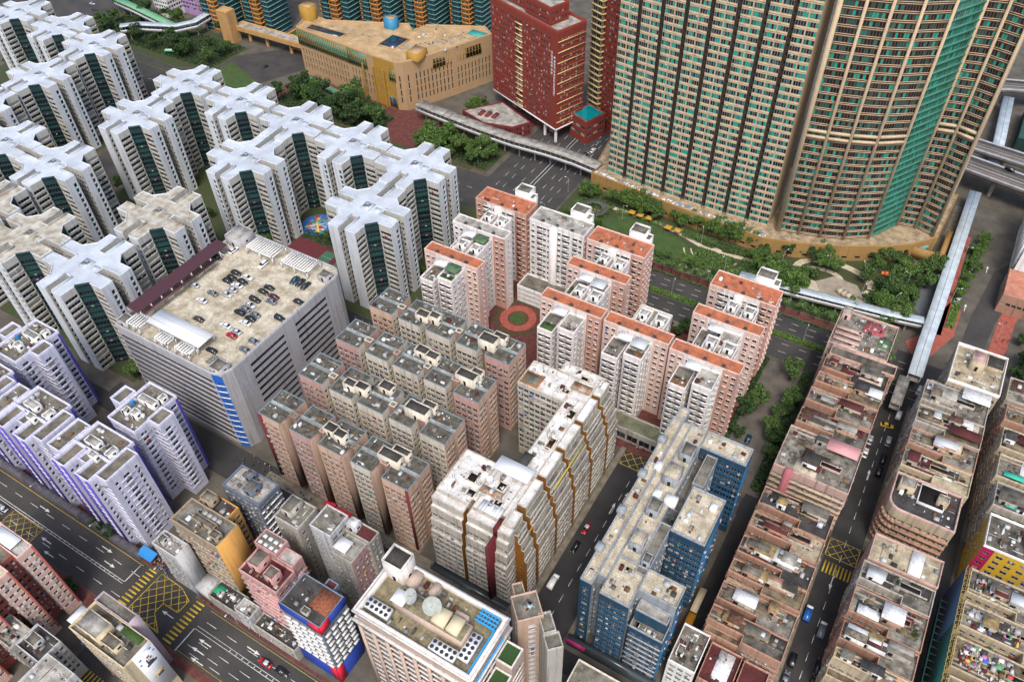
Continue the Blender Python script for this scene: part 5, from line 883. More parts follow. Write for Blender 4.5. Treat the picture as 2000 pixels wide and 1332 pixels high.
# low houses at the foot of the blue block row
B = simple('low_house', 'white walled house with a stepped cluttered roof in the lane', -13.0, -5.4, 95.5, 107.4, 15, WHT, RC, wst(WHT), None, clut=16, seed=41, heads=[(-12, -10, 98, 101, 1.2)]); B = simple('low_house', 'house with a maroon roof and white painted patches', -4.6, 4.2, 95, 106.2, 15, TO, RR, wst(TO), None, clut=6, seed=42, done=False); B.pbox('white_roof_patch', -1.6, 2.6, 97, 105.6, 15, 15.06, RW); B.done(); simple('low_house', 'house with a plain maroon roof below the salmon tenement', 4.8, 11.8, 94, 106, 14.5, TO, RR, wst(TO), None, clut=3, seed=43)
simple('low_house', 'tan roofed house with pink skylights on the market street', -33, -17, 70, 81.6, 20, CRM, RC, wst(CRM), None, clut=8, seed=44)
# ================================================================== harbourfront towers
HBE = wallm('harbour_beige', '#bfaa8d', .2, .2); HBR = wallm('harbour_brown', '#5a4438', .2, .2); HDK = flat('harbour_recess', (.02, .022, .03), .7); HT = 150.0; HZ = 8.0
PT = [('d', .36), ('g', .16), ('t', .3), ('t2', .15), ('b', .03)]
def hf1():
    B = Bld('harbour_tower', 'beige and emerald glass tower with dark vertical recesses, left of the gap', 'tower', -92, 310, 'high towers above the park'); f = lambda u: 300.9 + ((u + 75) / 59) ** 2 * 4.8
    us = np.linspace(-134, -51.5, 9); P = []; S = []
    st = dict(fl=3.3, base=.4, sill=1.1, h=1.95, w=.95, p=.98, mg=.04, mat=HBE, bandmat=FRAMED, mul=0, pane=PT, rec=.12, ledge=[(.35, .35, .1, HBE)], ac=.04)
    two = dict(segs=[(1, st), (.1, None), (1, st)])
    for i in range(8):
        a, b = us[i] + .9, us[i + 1] - .9; P += [(a, f(a)), (b, f(b)), (b, f(b) + 2.2), (us[i + 1] + .9, f(us[i + 1] + .9) + 2.2)] if i < 7 else [(a, f(a)), (b, f(b))]; S += [two, 'r', 'r', 'r'] if i < 7 else [two, None]
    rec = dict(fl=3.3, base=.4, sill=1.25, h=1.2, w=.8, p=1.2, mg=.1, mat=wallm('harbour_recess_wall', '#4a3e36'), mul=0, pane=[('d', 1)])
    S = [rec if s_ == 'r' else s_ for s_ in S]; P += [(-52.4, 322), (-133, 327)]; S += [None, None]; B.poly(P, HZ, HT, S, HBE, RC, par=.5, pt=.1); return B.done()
hf1()
def hf2():
    B = Bld('harbour_tower', 'curved beige tower with an emerald glass corner, right of the dark gap', 'tower', -15, 330, 'high towers above the park')
    cu = [(-47.2, 301.9), (-38.6, 303.6), (-30.0, 305.9), (-20.6, 309.6), (-11.2, 316.0)]
    st = dict(fl=3.3, base=.4, sill=1.15, h=1.9, w=.92, p=.97, mg=.6, mat=HBR, bandmat=HBR, mul=0, pane=[('d', .5), ('g', .25), ('t', .14), ('t2', .11)], rec=.12, ledge=[(.2, .12, .25, HBE), (.9, .12, .25, HBE)])
    gl = dict(fl=3.3, base=.4, sill=.75, h=2.1, w=1.0, p=1.04, mg=.05, mat=wallm('harbour_green', '#3f7a68', .2, .1), mul=0, pane=[('g', .45), ('t2', .35), ('t', .1), ('d', .1)], rec=.15, ledge=[(.1, .5, .4, wallm('harbour_green', '#3f7a68'))])
    q = [(-2.6, 331.6), (4.8, 333.2), (12.6, 330.8)]
    P = cu + q + [(15, 364), (-20, 362), (-46, 324)]; S = [st] * 4 + [gl] + [st] * 2 + [None] * 4
    B.poly(P, HZ, HT, S, HBE, RC, par=.5, pt=.1)
    m = MB()
    for (x, y) in cu + q: d = .55 if (x, y) not in (cu[0],) else .9; m.box(x - d - B.o[0], x + d - B.o[0], y - .95 - B.o[1], y + .4 - B.o[1], HZ, HT, HBE)
    B.part('rib', m)
    m = MB()
    for (a, b) in list(zip(cu[:-1], cu[1:])) + list(zip(q[:-1], q[1:])):
        a = np.array(a) - B.o[:2]; b = np.array(b) - B.o[:2]; L_ = np.linalg.norm(b - a); d = (b - a) / L_; n = np.array([d[1], -d[0]]); m.obox((a + b) / 2 + n * .35, d, L_ - 1, .9, 55.6, 56.8, HBE); m.obox((a + b) / 2 + n * .35, d, L_ - 1, .9, 58.2, 59.4, HBE)
    B.part('refuge_band', m); return B.done()
hf2()
GOL = wallm('podium_gold', '#9a7a48', .3, .3); PODW = roofm('podium_top', '#a8977c', '#75664f', scale=.4)
B = Bld('podium', 'long gold tiled podium under the harbour towers with bundled sheets on its ledge', 'podium', -60, 300); pl = [(-140, 301.5), (-119, 299.3), (-89, 295.5), (-51, 292.9), (-36, 297.4), (-20.8, 303.6), (-4, 313.0), (6, 320)]
B.poly(pl + [(15, 331), (17, 368), (-146, 336)], 0, HZ, [dict(fl=3.6, base=.2, sill=1.2, h=1.2, w=2.4, p=5.2, mg=1, mat=GOL, mul=0, pane=[('o', 1)], top=1)] * 8 + [None] * 3, GOL, PODW, par=.6, pt=.3, parmat=GOL)
r_ = random.Random(5)
for k in range(130): t = r_.random(); i = min(int(t * 3), 2); a = np.array(pl[i]); b = np.array(pl[i + 1]); p = a + (b - a) * (t * 3 - i) + np.array([.1, r_.uniform(.8, 3.2)]) - B.o[:2]; B.clu.obox(p, (math.cos(k), math.sin(k)), r_.uniform(.5, 1.8), r_.uniform(.3, 1.0), HZ, HZ + r_.uniform(.1, .5), r_.choice([METW, WHT, METW, ACM, PLAS]))
B.done()
# ================================================================== red brick student tower
RBR = wallm('red_brick', '#81352a', .25, .3); GLD = flat('gold_trim', (.55, .42, .2), .5)
def dorm():
    B = Bld('brick_tower', 'tall red brick hall with gold floor trims and white lettering', 'tower', -198, 346); z = 59.5
    a, b = np.array([-225., 348.3]), np.array([-174., 327.4]); c_ = np.array([-167.6, 345.2]); dd = a + (c_ - b)
    st = dict(fl=3.0, base=1, sill=.8, h=1.35, w=1.1, p=1.9, mg=1.0, mat=RBR, mul=1, rec=.2, ac=.06, pane=[('d', .5), ('m', .25), ('c', .25)]); st2 = {**st, 'mg': .8}
    bay_ = dict(fl=3.0, base=1, sill=.9, h=1.5, w=2.2, p=2.4, mg=.2, mat=RBR, ledge=[(.3, .35, .6, GLD)], pane=[('d', .5), ('c', .5)])
    S = [dict(segs=[(3.6, st), (1, bay_), (4, st), (.7, None)]), dict(segs=[(.4, None), (4, {**st2, 'hood': (.06, .12, GLD)})]), None, None]
    B.poly([a, b, c_, dd], 8, z, S, RBR, RL, par=1.6, pt=.5)
    u1 = (b - a) / np.linalg.norm(b - a); u2 = (c_ - b) / np.linalg.norm(c_ - b)
    def pq(s0, s1, t0, t1): return [a + u1 * s0 + u2 * t0, a + u1 * s1 + u2 * t0, a + u1 * s1 + u2 * t1, a + u1 * s0 + u2 * t1]
    B.poly(pq(26, 46, 3, 15), z, z + 8, [st, st, None, None], RBR, RL, par=1.2, pt=.4); B.poly(pq(4, 24, 5, 17), z, z + 14, [st, st, None, None], RBR, RL, par=1.2)
    m = MB(); e = b - B.o[:2]; n2 = np.array([u2[1], -u2[0]]); n1 = np.array([u1[1], -u1[0]])
    for k in range(9): p = e + u2 * 9.6 + n2 * .15; m.obox(p, u2, 18.4, .35, 12 + k * 5.4, 12.35 + k * 5.4, GLD)
    B.part('gold_trim', m)
    # vertical lettering near the corner: two columns of square glyphs built from strokes
    m = MB(); rg = random.Random(9)
    for col, (s_, zt, cnt) in enumerate([(1.9, 47, 12), (4.0, 49, 7)]):
        for k in range(cnt):
            zc = zt - k * 1.75; base_ = e - u1 * s_ + n1 * .06
            def stroke(x, y, ww, hh): m.obox(base_ + u1 * x, u1, ww, .1, zc + y - hh / 2, zc + y + hh / 2, WHT)
            for y in rg.sample([-.6, -.2, .2, .6], 3): stroke(0, y, 1.2, .16)
            for x in rg.sample([-.5, 0, .5], 2): stroke(x, 0, .16, 1.3)
    B.part('lettering', m)
    m = MB()
    for s_ in (1.5, 10.5): p = e - u1 * s_ + u2 * 1.5; m.cyl(p[0], p[1], 0, 8, .8, WHT, 10)
    p = e + u2 * 15; m.cyl(p[0], p[1], 0, 8, .8, WHT, 10); B.part('column', m)
    B.poly(pq(2, 48, 5, 18.5), 0, 8, dict(fl=3.6, base=.2, sill=.6, h=2.4, w=3.4, p=3.8, mat=RBR, mul=1), RBR, None, par=0); m = MB(); cs = [np.array(x) - B.o[:2] for x in (a, b, c_, dd)]
    for i in range(3): p, q = cs[i], cs[(i + 1) % 4]; L_ = np.linalg.norm(q - p); d = (q - p) / L_; n = np.array([d[1], -d[0]]); m.obox((p + q) / 2 + n * .2, d, L_, .5, 8.0, 8.6, WHT)
    B.part('white_band', m)
    B.poly(pq(53, 66, 12, 26), 0, 12.5, dict(fl=4, base=3, sill=.8, h=1.6, w=3, p=3.6, mat=RBR), RBR, RL, par=.8); m = MB(); V = np.array([[*(x - B.o[:2]), 12.9] for x in pq(54, 65, 13.5, 25)]); m.quads(V, [[0, 1, 2, 3]], flat('pool_water', (.0, .18, .2), .1)); B.part('pool', m)
    B.poly(pq(50, 58, 27, 33), 0, 90, [dict(fl=3.2, base=1, sill=.8, h=1.8, w=3.2, p=3.6, mat=wallm('gold_grey', '#8d7c5a'), pane=[('d', .5), ('m', .5)], ledge=[(.2, .4, .5, GLD)])] * 4, wallm('gold_grey', '#8d7c5a'), RL); B.poly(pq(58, 70, 29, 40), 0, 90, st, RBR, RL)
    return B.done()
dorm()
B = Bld('low_hall', 'low red hall with a fan shaped grey roof beside the brick tower', 'building', -215, 328); B.poly([(-229, 322), (-212, 316.5), (-196, 320), (-190, 329), (-214, 340)], 0, 7, dict(fl=3, base=.3, w=.7, h=1.8, p=1.8, mat=wallm('hall_maroon', '#6e2c2c'), mul=0), wallm('hall_maroon', '#6e2c2c'), RL, par=.7)
for k in range(3): B.pbox('skylight', -219 + k * 4, -217 + k * 4, 322 + k * .6, 327 + k * .6, 7, 8, wallm('hall_maroon', '#6e2c2c'))
B.done()
# ================================================================== gold mall
def mall():
    B = Bld('shopping_mall', 'gold clad shopping mall with slotted walls and a sandy roof', 'shopping mall', -290, 335); z = 28.0; MT = wallm('mall_tan', '#a88b68', .18, .1); MG = wallm('mall_gold', '#a07c34', .15, .15); MR = roofm('mall_roof', '#b59a74', '#84704f', amt=.6, scale=.15)
    P = [(-344, 323.6), (-303, 318.8), (-283, 316.5), (-268, 315.6), (-263.2, 317.6), (-260.6, 322), (-249, 346), (-239, 370), (-247, 376), (-278, 362), (-281, 352), (-288, 358), (-334, 339), (-350, 341)]
    sl = dict(fl=4.2, base=4, sill=.3, h=3.6, w=.75, p=2.5, mg=1, mat=MT, mul=0, pane=[('o', 1)], rec=.3, top=9); sl2 = {**sl, 'top': 9.5}; go = {**sl, 'mat': MG, 'base': 8.5, 'top': 6.5, 'w': .3, 'pane': [('m', 1)]}
    S = [sl, sl, go, {**sl, 'top': 4}, {**sl, 'top': 4}, {**sl, 'top': 4}, sl2, sl2] + [None] * 6
    B.poly(P, 0, z, S, MT, MR, par=1.0, pt=.4, parmat=MT)
    o = B.o[:2]
    def strip(name, a, b, z0, z1, n, rows, gm, off=.25):
        a = np.array(a) - o; b = np.array(b) - o; L_ = np.linalg.norm(b - a); d = (b - a) / L_; nn = np.array([d[1], -d[0]]); m = MB(); m.obox((a + b) / 2 + nn * off / 2, d, L_, off, z0, z1, gm)
        for k in range(n + 1): m.obox(a + d * (L_ * k / n) + nn * (off + .05), d, .3, .2, z0, z1, MG)
        for k in range(rows + 1): m.obox((a + b) / 2 + nn * (off + .06), d, L_, .14, z0 + (z1 - z0) * k / rows - .1, z0 + (z1 - z0) * k / rows + .1, MG)
        B.part(name, m)
    strip('glass_band', (-344, 323.6), (-303, 318.8), 18.6, 27.6, 26, 3, GL['t2']); strip('glass_band', (-303, 318.8), (-288, 317.1), 18.6, 27.6, 10, 3, GL['t2']); strip('glass_band', (-255, 333.6), (-242, 362.8), 19.6, 25.4, 16, 2, GL['d']); strip('shop_glass', (-302, 318.8), (-268.5, 315.7), .5, 7.6, 9, 1, GL['b'])
    strip('glass_corner', (-272, 316.0), (-267.6, 315.5), 17, 24, 3, 3, GL['t2'])
    m = MB()
    for k in range(3): p = np.array([-291 + k * 7.5, 316.4 - k * .5]) - o; m.cyl(p[0], p[1], 0, 22, .55, MG, 10)
    B.part('column', m)
    B.head(-349, -341, 333.5, 340, z, z + 8, MG, MT, name='stair_head', door=False); B.head(-298, -291.5, 347.5, 353, z, z + 6, flat('blue_cabin', (.03, .2, .35), .5), MT, name='lift_head', door=False); B.head(-264, -256.5, 322.4, 332, z, z + 4, MG, MT, name='plant_room', door=False)
    SKG = flat('skylight_glass', (.015, .03, .05), .1)
    for q in [(-338, -312, 324.4, 330.4), (-288, -276, 328, 342)]:
        m = MB(); m.box(q[0] - o[0], q[1] - o[0], q[2] - o[1], q[3] - o[1], z, z + .7, MT, False); m.box(q[0] + .6 - o[0], q[1] - .6 - o[0], q[2] + .6 - o[1], q[3] - .6 - o[1], z + .7, z + .8, SKG, False); B.part('skylight', m)
    m = MB(); m.boxes([[-335 + k * 7.5 - o[0], -327 + k * 7.5 - o[0], 332 + (k % 3) * 2.5 - o[1], 332.5 + (k % 3) * 2.5 - o[1], z + .02, z + .3] for k in range(9)], RL, False); m.boxes([[-276 + k * 3 - o[0], -268 + k * 3 - o[0], 331 + k * 4 - o[1], 331.6 + k * 4 - o[1], z + .02, z + .3] for k in range(8)], RL, False); B.part('roof_strips', m, 'stuff'); B.pbox('green_roof_corner', -252, -241.5, 364, 370, z + .1, z + .2, flat('turquoise_deck', (.03, .3, .26), .6)); B.clutter(-280, -245, 340, 366, z, 18, 4)
    return B.done()
mall()
# ================================================================== gold and teal towers at the back
GA = wallm('amber_wall', '#b07a3c', .2, .15); GT = wallm('deep_teal', '#1d3f46', .2, .1)
def back_tower(u, v, label, h=110):
    B = Bld('amber_tower', label, 'tower', u + 13, v + 8, 'amber and teal towers behind the mall', ind=False); ps = dict(fl=3.0, base=1, sill=.8, h=1.4, w=2.4, p=2.8, mg=.3, mat=GA, mul=1, rec=.3, pane=[('b', .5), ('g', .3), ('d', .2)], ledge=[(.2, .4, .5, GA)]); tl = {**ps, 'mat': GT, 'ledge': [(.2, .5, .3, wallm('pale_teal', '#5f8f8c'))], 'pane': [('b', .5), ('g', .5)]}
    for k, (a, b, d, st, wm) in enumerate([(0, 3, 0, ps, GA), (3.2, 9, -2, tl, GT), (9, 10.2, 1, {**ps, 'mat': GT}, GT), (10.4, 16.4, -2, ps, GA), (16.6, 19.6, 2, tl, GT), (19.8, 25.6, -1, tl, GT)]): B.rect(u + a, u + b, v + d, v + 16, 0, h, [st, st, None, None], wm, RL)
    return B.done()
for k, (u, v) in enumerate([(-384, 386), (-356, 394), (-328, 404), (-300, 416), (-448, 342), (-420, 352)]): back_tower(u, v, ['amber and teal tower behind the mall stair head', 'amber and teal tower behind the long mall skylight', 'amber and teal tower behind the blue lift cabin', 'amber and teal tower next to the red brick hall, behind the mall', 'amber and teal tower beside the boxy tan stair tower', 'amber and teal tower between the tan stair tower and the lawn deck'][k])
B = Bld('school_block', 'white and lilac school block beyond the green footbridge', 'building', -470, 356); LV = wallm('school_lilac', '#a688b8'); B.rect(-490, -476, 338, 360, 0, 16, [wst(WHT), wst(WHT), None, None], WHT, RL); B.rect(-476, -446, 350, 362, 0, 14, [wst(LV, w=2.2, p=3), wst(LV), None, None], LV, RL); B.done()
B = Bld('garden_deck', 'tan elevated deck with a boxy stair tower and lawn', 'building', -385, 345); B.rect(-412, -352, 336, 343, 7, 9.5, None, mat('deck_tan', '#b58f5c', '#8f6f48'), RL, par=1.0); B.rect(-420, -411, 331, 338, 0, 20, None, mat('deck_tan', '#b58f5c', '#8f6f48'), mat('deck_tan', '#b58f5c', '#8f6f48'), par=.4); B.rect(-375, -352, 344, 360, 0, 9, None, mat('deck_tan', '#b58f5c', '#8f6f48'), mat('turf', (.03, .075, .02)), par=.8)
for x in (-405, -390, -370): B.pbox('pier', x, x + 1.5, 338.5, 340.5, 0, 7, mat('deck_tan', '#b58f5c', '#8f6f48'))
B.done()
# industrial block at the right edge
B = Bld('industrial_block', 'grey industrial block with salmon corrugated roof beside the red pavement', 'building', 62, 320); B.rect(46, 80, 322, 366, 0, 20, [None, None, None, wst(WHT, w=2.4, p=4)], WHT, RM[1], par=1.0); B.rect(44.5, 72, 304, 322, 0, 9, [wst(TO), None, None, wst(TO)], TO, mat('salmon_sheet', '#b07a66', '#8e5c4c', .4, .6), par=.4)
m = MB(); m.boxes([[45.0 - 62, 46 - 62, 324 + k * 6 - 320, 327.6 + k * 6 - 320, 8, 20.6] for k in range(7)], WHT); B.part('stair_bay', m); B.done()
# ================================================================== footbridges and flyovers
PBL = mat('bridge_roof_pale_blue', '#b3c0c8', '#8f9aa0', .25, .6, fine=.2); BCO = mat('bridge_concrete', '#8f8d86', '#6c6a64', .4, .6); GRR = mat('canopy_green', '#6fa37c', '#56866a', .3, .5); FLY = mat('flyover_deck', '#5e5853', '#4b4642', .2, .7); FLB = mat('flyover_barrier', '#a3a6ad', '#7f828a', .4, .6)
def bridge(name, label, pts, wd, zr, zd, rm, cat='footbridge', rails=True, step=9., seam=True):
    P = np.array(pts, float); o = P.mean(0); t = thing(name, label, cat, o[0], o[1]); Q = P - o; T = np.gradient(Q, axis=0); T /= np.linalg.norm(T, axis=1)[:, None]; N_ = np.column_stack([-T[:, 1], T[:, 0]])
    def ribbon(w_, z0, z1, mt, nm, off=0.):
        m = MB()
        for i in range(len(Q) - 1):
            a, b = Q[i], Q[i + 1]; V = [[*(a - N_[i] * (w_ / 2 - off)), z0], [*(b - N_[i + 1] * (w_ / 2 - off)), z0], [*(b + N_[i + 1] * (w_ / 2 + off)), z0], [*(a + N_[i] * (w_ / 2 + off)), z0]]; V += [[x, y, z1] for x, y, _ in V]
            m.quads(V, [[4, 5, 6, 7], [3, 2, 1, 0], [0, 1, 5, 4], [2, 3, 7, 6]] + ([[3, 0, 4, 7]] if i == 0 else []) + ([[1, 2, 6, 5]] if i == len(Q) - 2 else []), mt)
        return m.build(nm, t)
    ribbon(wd, zd - .5, zd, BCO, 'deck')
    if zr:
        ribbon(wd + .5, zr, zr + .22, rm, 'roof')
        if seam: ribbon(.22, zr + .22, zr + .26, ACG, 'gutter')
    for s_ in (-1, 1): ribbon(.15, zd, zd + 1.05, METW, 'railing', off=s_ * (wd / 2 - .1))
    L_ = np.concatenate([[0], np.cumsum(np.linalg.norm(np.diff(Q, axis=0), axis=1))])
    for s_ in np.arange(step / 2, L_[-1], step):
        x, y = np.interp(s_, L_, Q[:, 0]), np.interp(s_, L_, Q[:, 1]); m = MB(); m.cyl(x, y, 0, zd - .5, .45, BCO, 8); m.build('column', t)
    if zr:
        m = MB()
        for s_ in np.arange(.3, L_[-1], 3.0):
            x, y, nx, ny = np.interp(s_, L_, Q[:, 0]), np.interp(s_, L_, Q[:, 1]), np.interp(s_, L_, N_[:, 0]), np.interp(s_, L_, N_[:, 1])
            for k in (-1, 1): m.bar((x + nx * k * (wd / 2 - .12), y + ny * k * (wd / 2 - .12), zd + 1), (x + nx * k * (wd / 2 - .12), y + ny * k * (wd / 2 - .12), zr), .08, METW)
        m.build('roof_posts', t, 'stuff')
    return t
bridge('covered_footbridge', 'long pale blue roofed footbridge running from the flyover to the old rows', [(23.4, 243), (23.2, 262), (23.4, 280), (23.4, 320), (23.5, 376)], 4.6, 7.4, 4.6, PBL); bridge('covered_footbridge', 'pale blue roofed footbridge branch beside the park with open slatted side', [(-52, 266.5), (-30, 268.4), (-10, 270.8), (8, 273), (20.4, 275.2)], 3.6, 7.0, 4.6, PBL); bridge('covered_footbridge', 'pale blue roofed footbridge beyond the flyover', [(27, 402), (26.5, 430), (24.5, 476)], 4.8, 8.0, 5.2, PBL)
bridge('stair_bridge', 'grey roofed stair landing at the end of the row street', [(20.4, 226), (20.4, 241.5)], 3.4, 6.6, 4.4, RL, step=7); bridge('stair_bridge', 'short pale blue ramp roof beside the yellow frame', [(25.8, 238.6), (34, 237.4)], 2.6, 6.2, 4.0, PBL, step=5)
bridge('covered_footbridge', 'grey roofed walkway on columns from the mall to the harbour podium', [(-252, 314), (-236, 312), (-222, 310.6), (-205, 309), (-187, 308.2), (-168, 309), (-152, 308.4), (-138, 306.5)], 6.2, 9.6, 6.4, RL); bridge('covered_walkway', 'green roofed walkway curving past the mall garden', [(-338, 310.5), (-330, 313), (-316, 310), (-300, 306.4), (-280, 304)], 3.6, 4.6, .6, GRR, cat='walkway', seam=False, step=300); bridge('covered_walkway', 'short green roofed walkway branch up to the mall door', [(-302.5, 286), (-302, 305)], 3.4, 4.4, .6, GRR, cat='walkway', seam=False, step=300); bridge('covered_footbridge', 'pale green roofed footbridge by the school', [(-516, 329), (-495, 326), (-466, 321), (-450, 318)], 5.0, 9.5, 6.5, GRR, seam=False); bridge('covered_footbridge', 'curved glazed footbridge over the planted verge', [(-478, 300), (-470, 308), (-458, 313), (-446, 318), (-440, 328), (-442, 346), (-446, 372)], 5.0, 10, 6.8, PBL)
def flyover(label, pts, wd, z):
    P = np.array(pts, float); o = P.mean(0); t = thing('flyover', label, 'flyover', o[0], o[1]); Q = P - o; T = np.gradient(Q, axis=0); T /= np.linalg.norm(T, axis=1)[:, None]; N_ = np.column_stack([-T[:, 1], T[:, 0]])
    for nm, a, b, z0, z1, mt in [('deck', -.5, .5, z - 1.2, z, FLY), ('barrier', -.5, -.455, z, z + 1.0, FLB), ('barrier', .455, .5, z, z + 1.0, FLB), ('lane_line', -.02, .0, z, z + .01, LNW), ('lane_line', -.22, -.21, z, z + .012, LNW), ('lane_line', .2, .21, z, z + .014, LNW)]:
        m = MB()
        for i in range(len(Q) - 1):
            V = [[*(Q[i] + N_[i] * wd * a), z0], [*(Q[i + 1] + N_[i + 1] * wd * a), z0], [*(Q[i + 1] + N_[i + 1] * wd * b), z0], [*(Q[i] + N_[i] * wd * b), z0]]; V += [[x, y, z1] for x, y, _ in V]; m.quads(V, [[4, 5, 6, 7], [3, 2, 1, 0], [0, 1, 5, 4], [2, 3, 7, 6]], mt)
        m.build(nm, t)
    for i in range(1, len(Q) - 1, 2): m = MB(); m.cyl(Q[i][0], Q[i][1], 0, z - 1.2, 1.0, BCO, 10, 1.4); m.build('pier', t)
    return t
flyover('near flyover carriageway with a dark van on it', [(-60, 408), (-20, 399), (14, 391.5), (30, 388), (60, 381.5), (110, 373), (180, 365)], 13, 12); flyover('far flyover carriageway behind the near one', [(-60, 424), (-20, 416), (14, 409.5), (30, 407), (60, 402), (110, 396), (180, 390)], 10.5, 12.4); flyover('curving slip road above the construction yard', [(0, 470), (20, 482), (38, 488), (60, 486), (90, 474), (130, 452)], 12, 11)
# ================================================================== small structures
t = Bld('low_annex', 'low white annex with an olive flat roof between the orange roofed blocks', 'building', -70, 216); t.rect(-77, -64, 208, 220, 0, 15, [wst(WHT), wst(WHT), None, None], WHT, roofm('olive_roof', '#8d8f74', '#6a6c58'), par=1.0); t.head(-76, -72, 209, 212, 15, 17, WHT, RL); t.done()
t = Bld('shop_podium', 'low podium with a mossy deck at the end of the side street', 'podium', -53, 172); t.rect(-77, -30, 167.6, 174.2, 0, 6, dict(fl=5, base=.2, sill=.8, h=3, w=4, p=4.6, mg=.4, mat=GBE, pane=[('d', .6), ('m', .4)]), GBE, roofm('mossy_deck', '#73755f', '#525443'), par=.9); t.done()
t = Bld('parking_podium', 'slotted white podium deck behind the round garden', 'podium', -116, 214); t.rect(-129.5, -104, 212.5, 221.2, 0, 8, dict(fl=2.4, base=.2, sill=1.0, h=.9, p=0, mg=.4, mat=WHT, mul=0, pane=[('o', 1)], rec=.8), WHT, RC, par=.8); t.done()
def awning(u0, u1, v0, v1, z, mt, label):
    m = MB(); c_ = np.array([(u0 + u1) / 2, (v0 + v1) / 2]); a, b, c1, d = u0 - c_[0], u1 - c_[0], v0 - c_[1], v1 - c_[1]
    m.quads([[a, c1, z - .6], [b, c1, z - .6], [b, d, z], [a, d, z], [a, c1, z - .8], [b, c1, z - .8]], [[0, 1, 2, 3], [4, 5, 1, 0]], mt); t = thing('awning', label, 'awning', *c_, group='street awnings'); m.build('sheet', t); m = MB(); m.boxes([[a + .1, a + .18, c1 + .1, c1 + .18, 0, z - .65], [b - .18, b - .1, c1 + .1, c1 + .18, 0, z - .65], [a + .1, a + .18, d - .2, d - .12, 0, z - .05], [b - .18, b - .1, d - .2, d - .12, 0, z - .05]], FRAMED); m.build('posts', t, 'stuff')
RAW = flat('awning_red', (.42, .01, .03), .7)
for k, (a, b, c_, d) in enumerate([(-133, -129, 91, 93.4), (-128.4, -122, 90.6, 93), (-107, -102.6, 80.8, 83.4), (-102, -96, 80.8, 83.4)]): awning(a, b, c_, d, 3.6, RAW, 'long red market awning over the pavement stalls')
awning(-222, -217, 46.9, 48.6, 4.2, flat('awning_green', (.02, .28, .15), .6), 'green shop awning under the lilac towers'); awning(-172.4, -166, 47, 50.2, 4.6, flat('awning_blue', (.02, .2, .5), .6), 'bright blue canopy at the lilac tower corner'); awning(-229, -222.4, 28.6, 31, 4.8, flat('awning_green', (.02, .28, .15), .6), 'green awning beside the upper box junction')
# park pavilion ring, kiosks
t = thing('sun_dial_pergola', 'round dark slatted pergola in the park', 'pergola', -129, 283.4); m = MB()
for k in range(40): a = k * math.pi / 20; m.obox((5.2 * math.cos(a), 5.2 * math.sin(a)), (math.cos(a), math.sin(a)), 3.4, .28, 3.0, 3.2, FRAMED)
m.build('slats', t, 'stuff'); m = MB()
for k in range(10): a = k * math.pi / 5; m.bar((3.8 * math.cos(a), 3.8 * math.sin(a), .1), (3.8 * math.cos(a), 3.8 * math.sin(a), 3.0), .12, FRAMED)
m.build('posts', t, 'stuff'); m = MB(); m.cyl(0, 0, .12, .18, 3.4, PTH, 20); m.build('floor', t)
for k, (u, v) in enumerate([(-112, 289.4), (-107.8, 289.2), (-103.2, 289.2), (-92.6, 287), (-88.1, 287)]):
    t = thing('garden_kiosk', 'small amber roofed shelter beside the lawn path', 'shelter', u, v, group='amber shelters by the lawn'); m = MB(); e = 1.5; m.quads([[-e, -e, 2.6], [e, -e, 2.6], [e, e, 2.6], [-e, e, 2.6], [-.3, -.3, 3.3], [.3, -.3, 3.3], [.3, .3, 3.3], [-.3, .3, 3.3]], [[0, 1, 5, 4], [1, 2, 6, 5], [2, 3, 7, 6], [3, 0, 4, 7], [4, 5, 6, 7]], mat('kiosk_amber', '#b58a35', '#8a6626', 1, .6)); m.build('roof', t); m = MB()
    for sx in (-1, 1):
        for sy in (-1, 1): m.bar((sx * 1.2, sy * 1.2, .1), (sx * 1.2, sy * 1.2, 2.65), .08, FRAMED)
    m.build('posts', t, 'stuff')
t = thing('play_frame', 'orange and green children play frame on a red mat', 'play frame', 2, 304); m = MB(); m.box(-4, 6, -4, 3, .13, .16, pc[0]); m.build('mat', t); m = MB(); m.boxes([[-1.5, 0, -1, .5, .2, 2.6], [-3, -1.6, -.6, .8, .2, 1.8]], flat('play_orange', (.6, .15, .05), .6)); m.build('tower', t); m = MB(); m.box(.1, 2.4, -.8, .2, .8, 1.0, pc[1]); m.build('slide', t)
t = thing('garden_wall', 'curved sandy retaining wall beside the play garden', 'wall', 0, 288); m = MB(); cu_ = curve(0, 0, 17, 7, 215, 330, 14)
for a, b in zip(cu_[:-1], cu_[1:]): a = np.array(a); b = np.array(b); m.obox((a + b) / 2, (b - a) / np.linalg.norm(b - a), np.linalg.norm(b - a) + .1, 2.4, 0, 2.2, PTH)
m.build('wall', t)
t = thing('pool_deck', 'yellow walled pool deck beside the footbridge', 'pool', 12, 325); m = MB(); m.box(-9, 8.2, -3.4, -2.2, 0, 6, GOL); m.box(6, 8.2, -2.2, 18, 0, 5, GOL); m.build('wall', t); m = MB(); m.ngon([(-8, -2, 5), (-1, -2, 5), (1, 2, 5), (-3, 6, 5), (-9, 4, 5)], flat('pool_pale', (.1, .3, .34), .15)); m.build('water', t)
# yellow sculpture frame
t = thing('yellow_frame', 'yellow steel frame sculpture at the roundabout corner', 'sculpture', 33.5, 249); m = MB(); yk = flat('frame_yellow', (.6, .45, .02), .5)
for a, b in [((-2, 0, 0), (-2, 0, 6)), ((-2, 0, 6), (1, 1, 1)), ((1, 1, 1), (2.4, 2, 5)), ((-2, 0, .3), (2.4, 2, .6)), ((-2, 0, 3), (2, 1, 3))]: m.bar(a, b, .22, yk, 6)
m.build('bars', t)
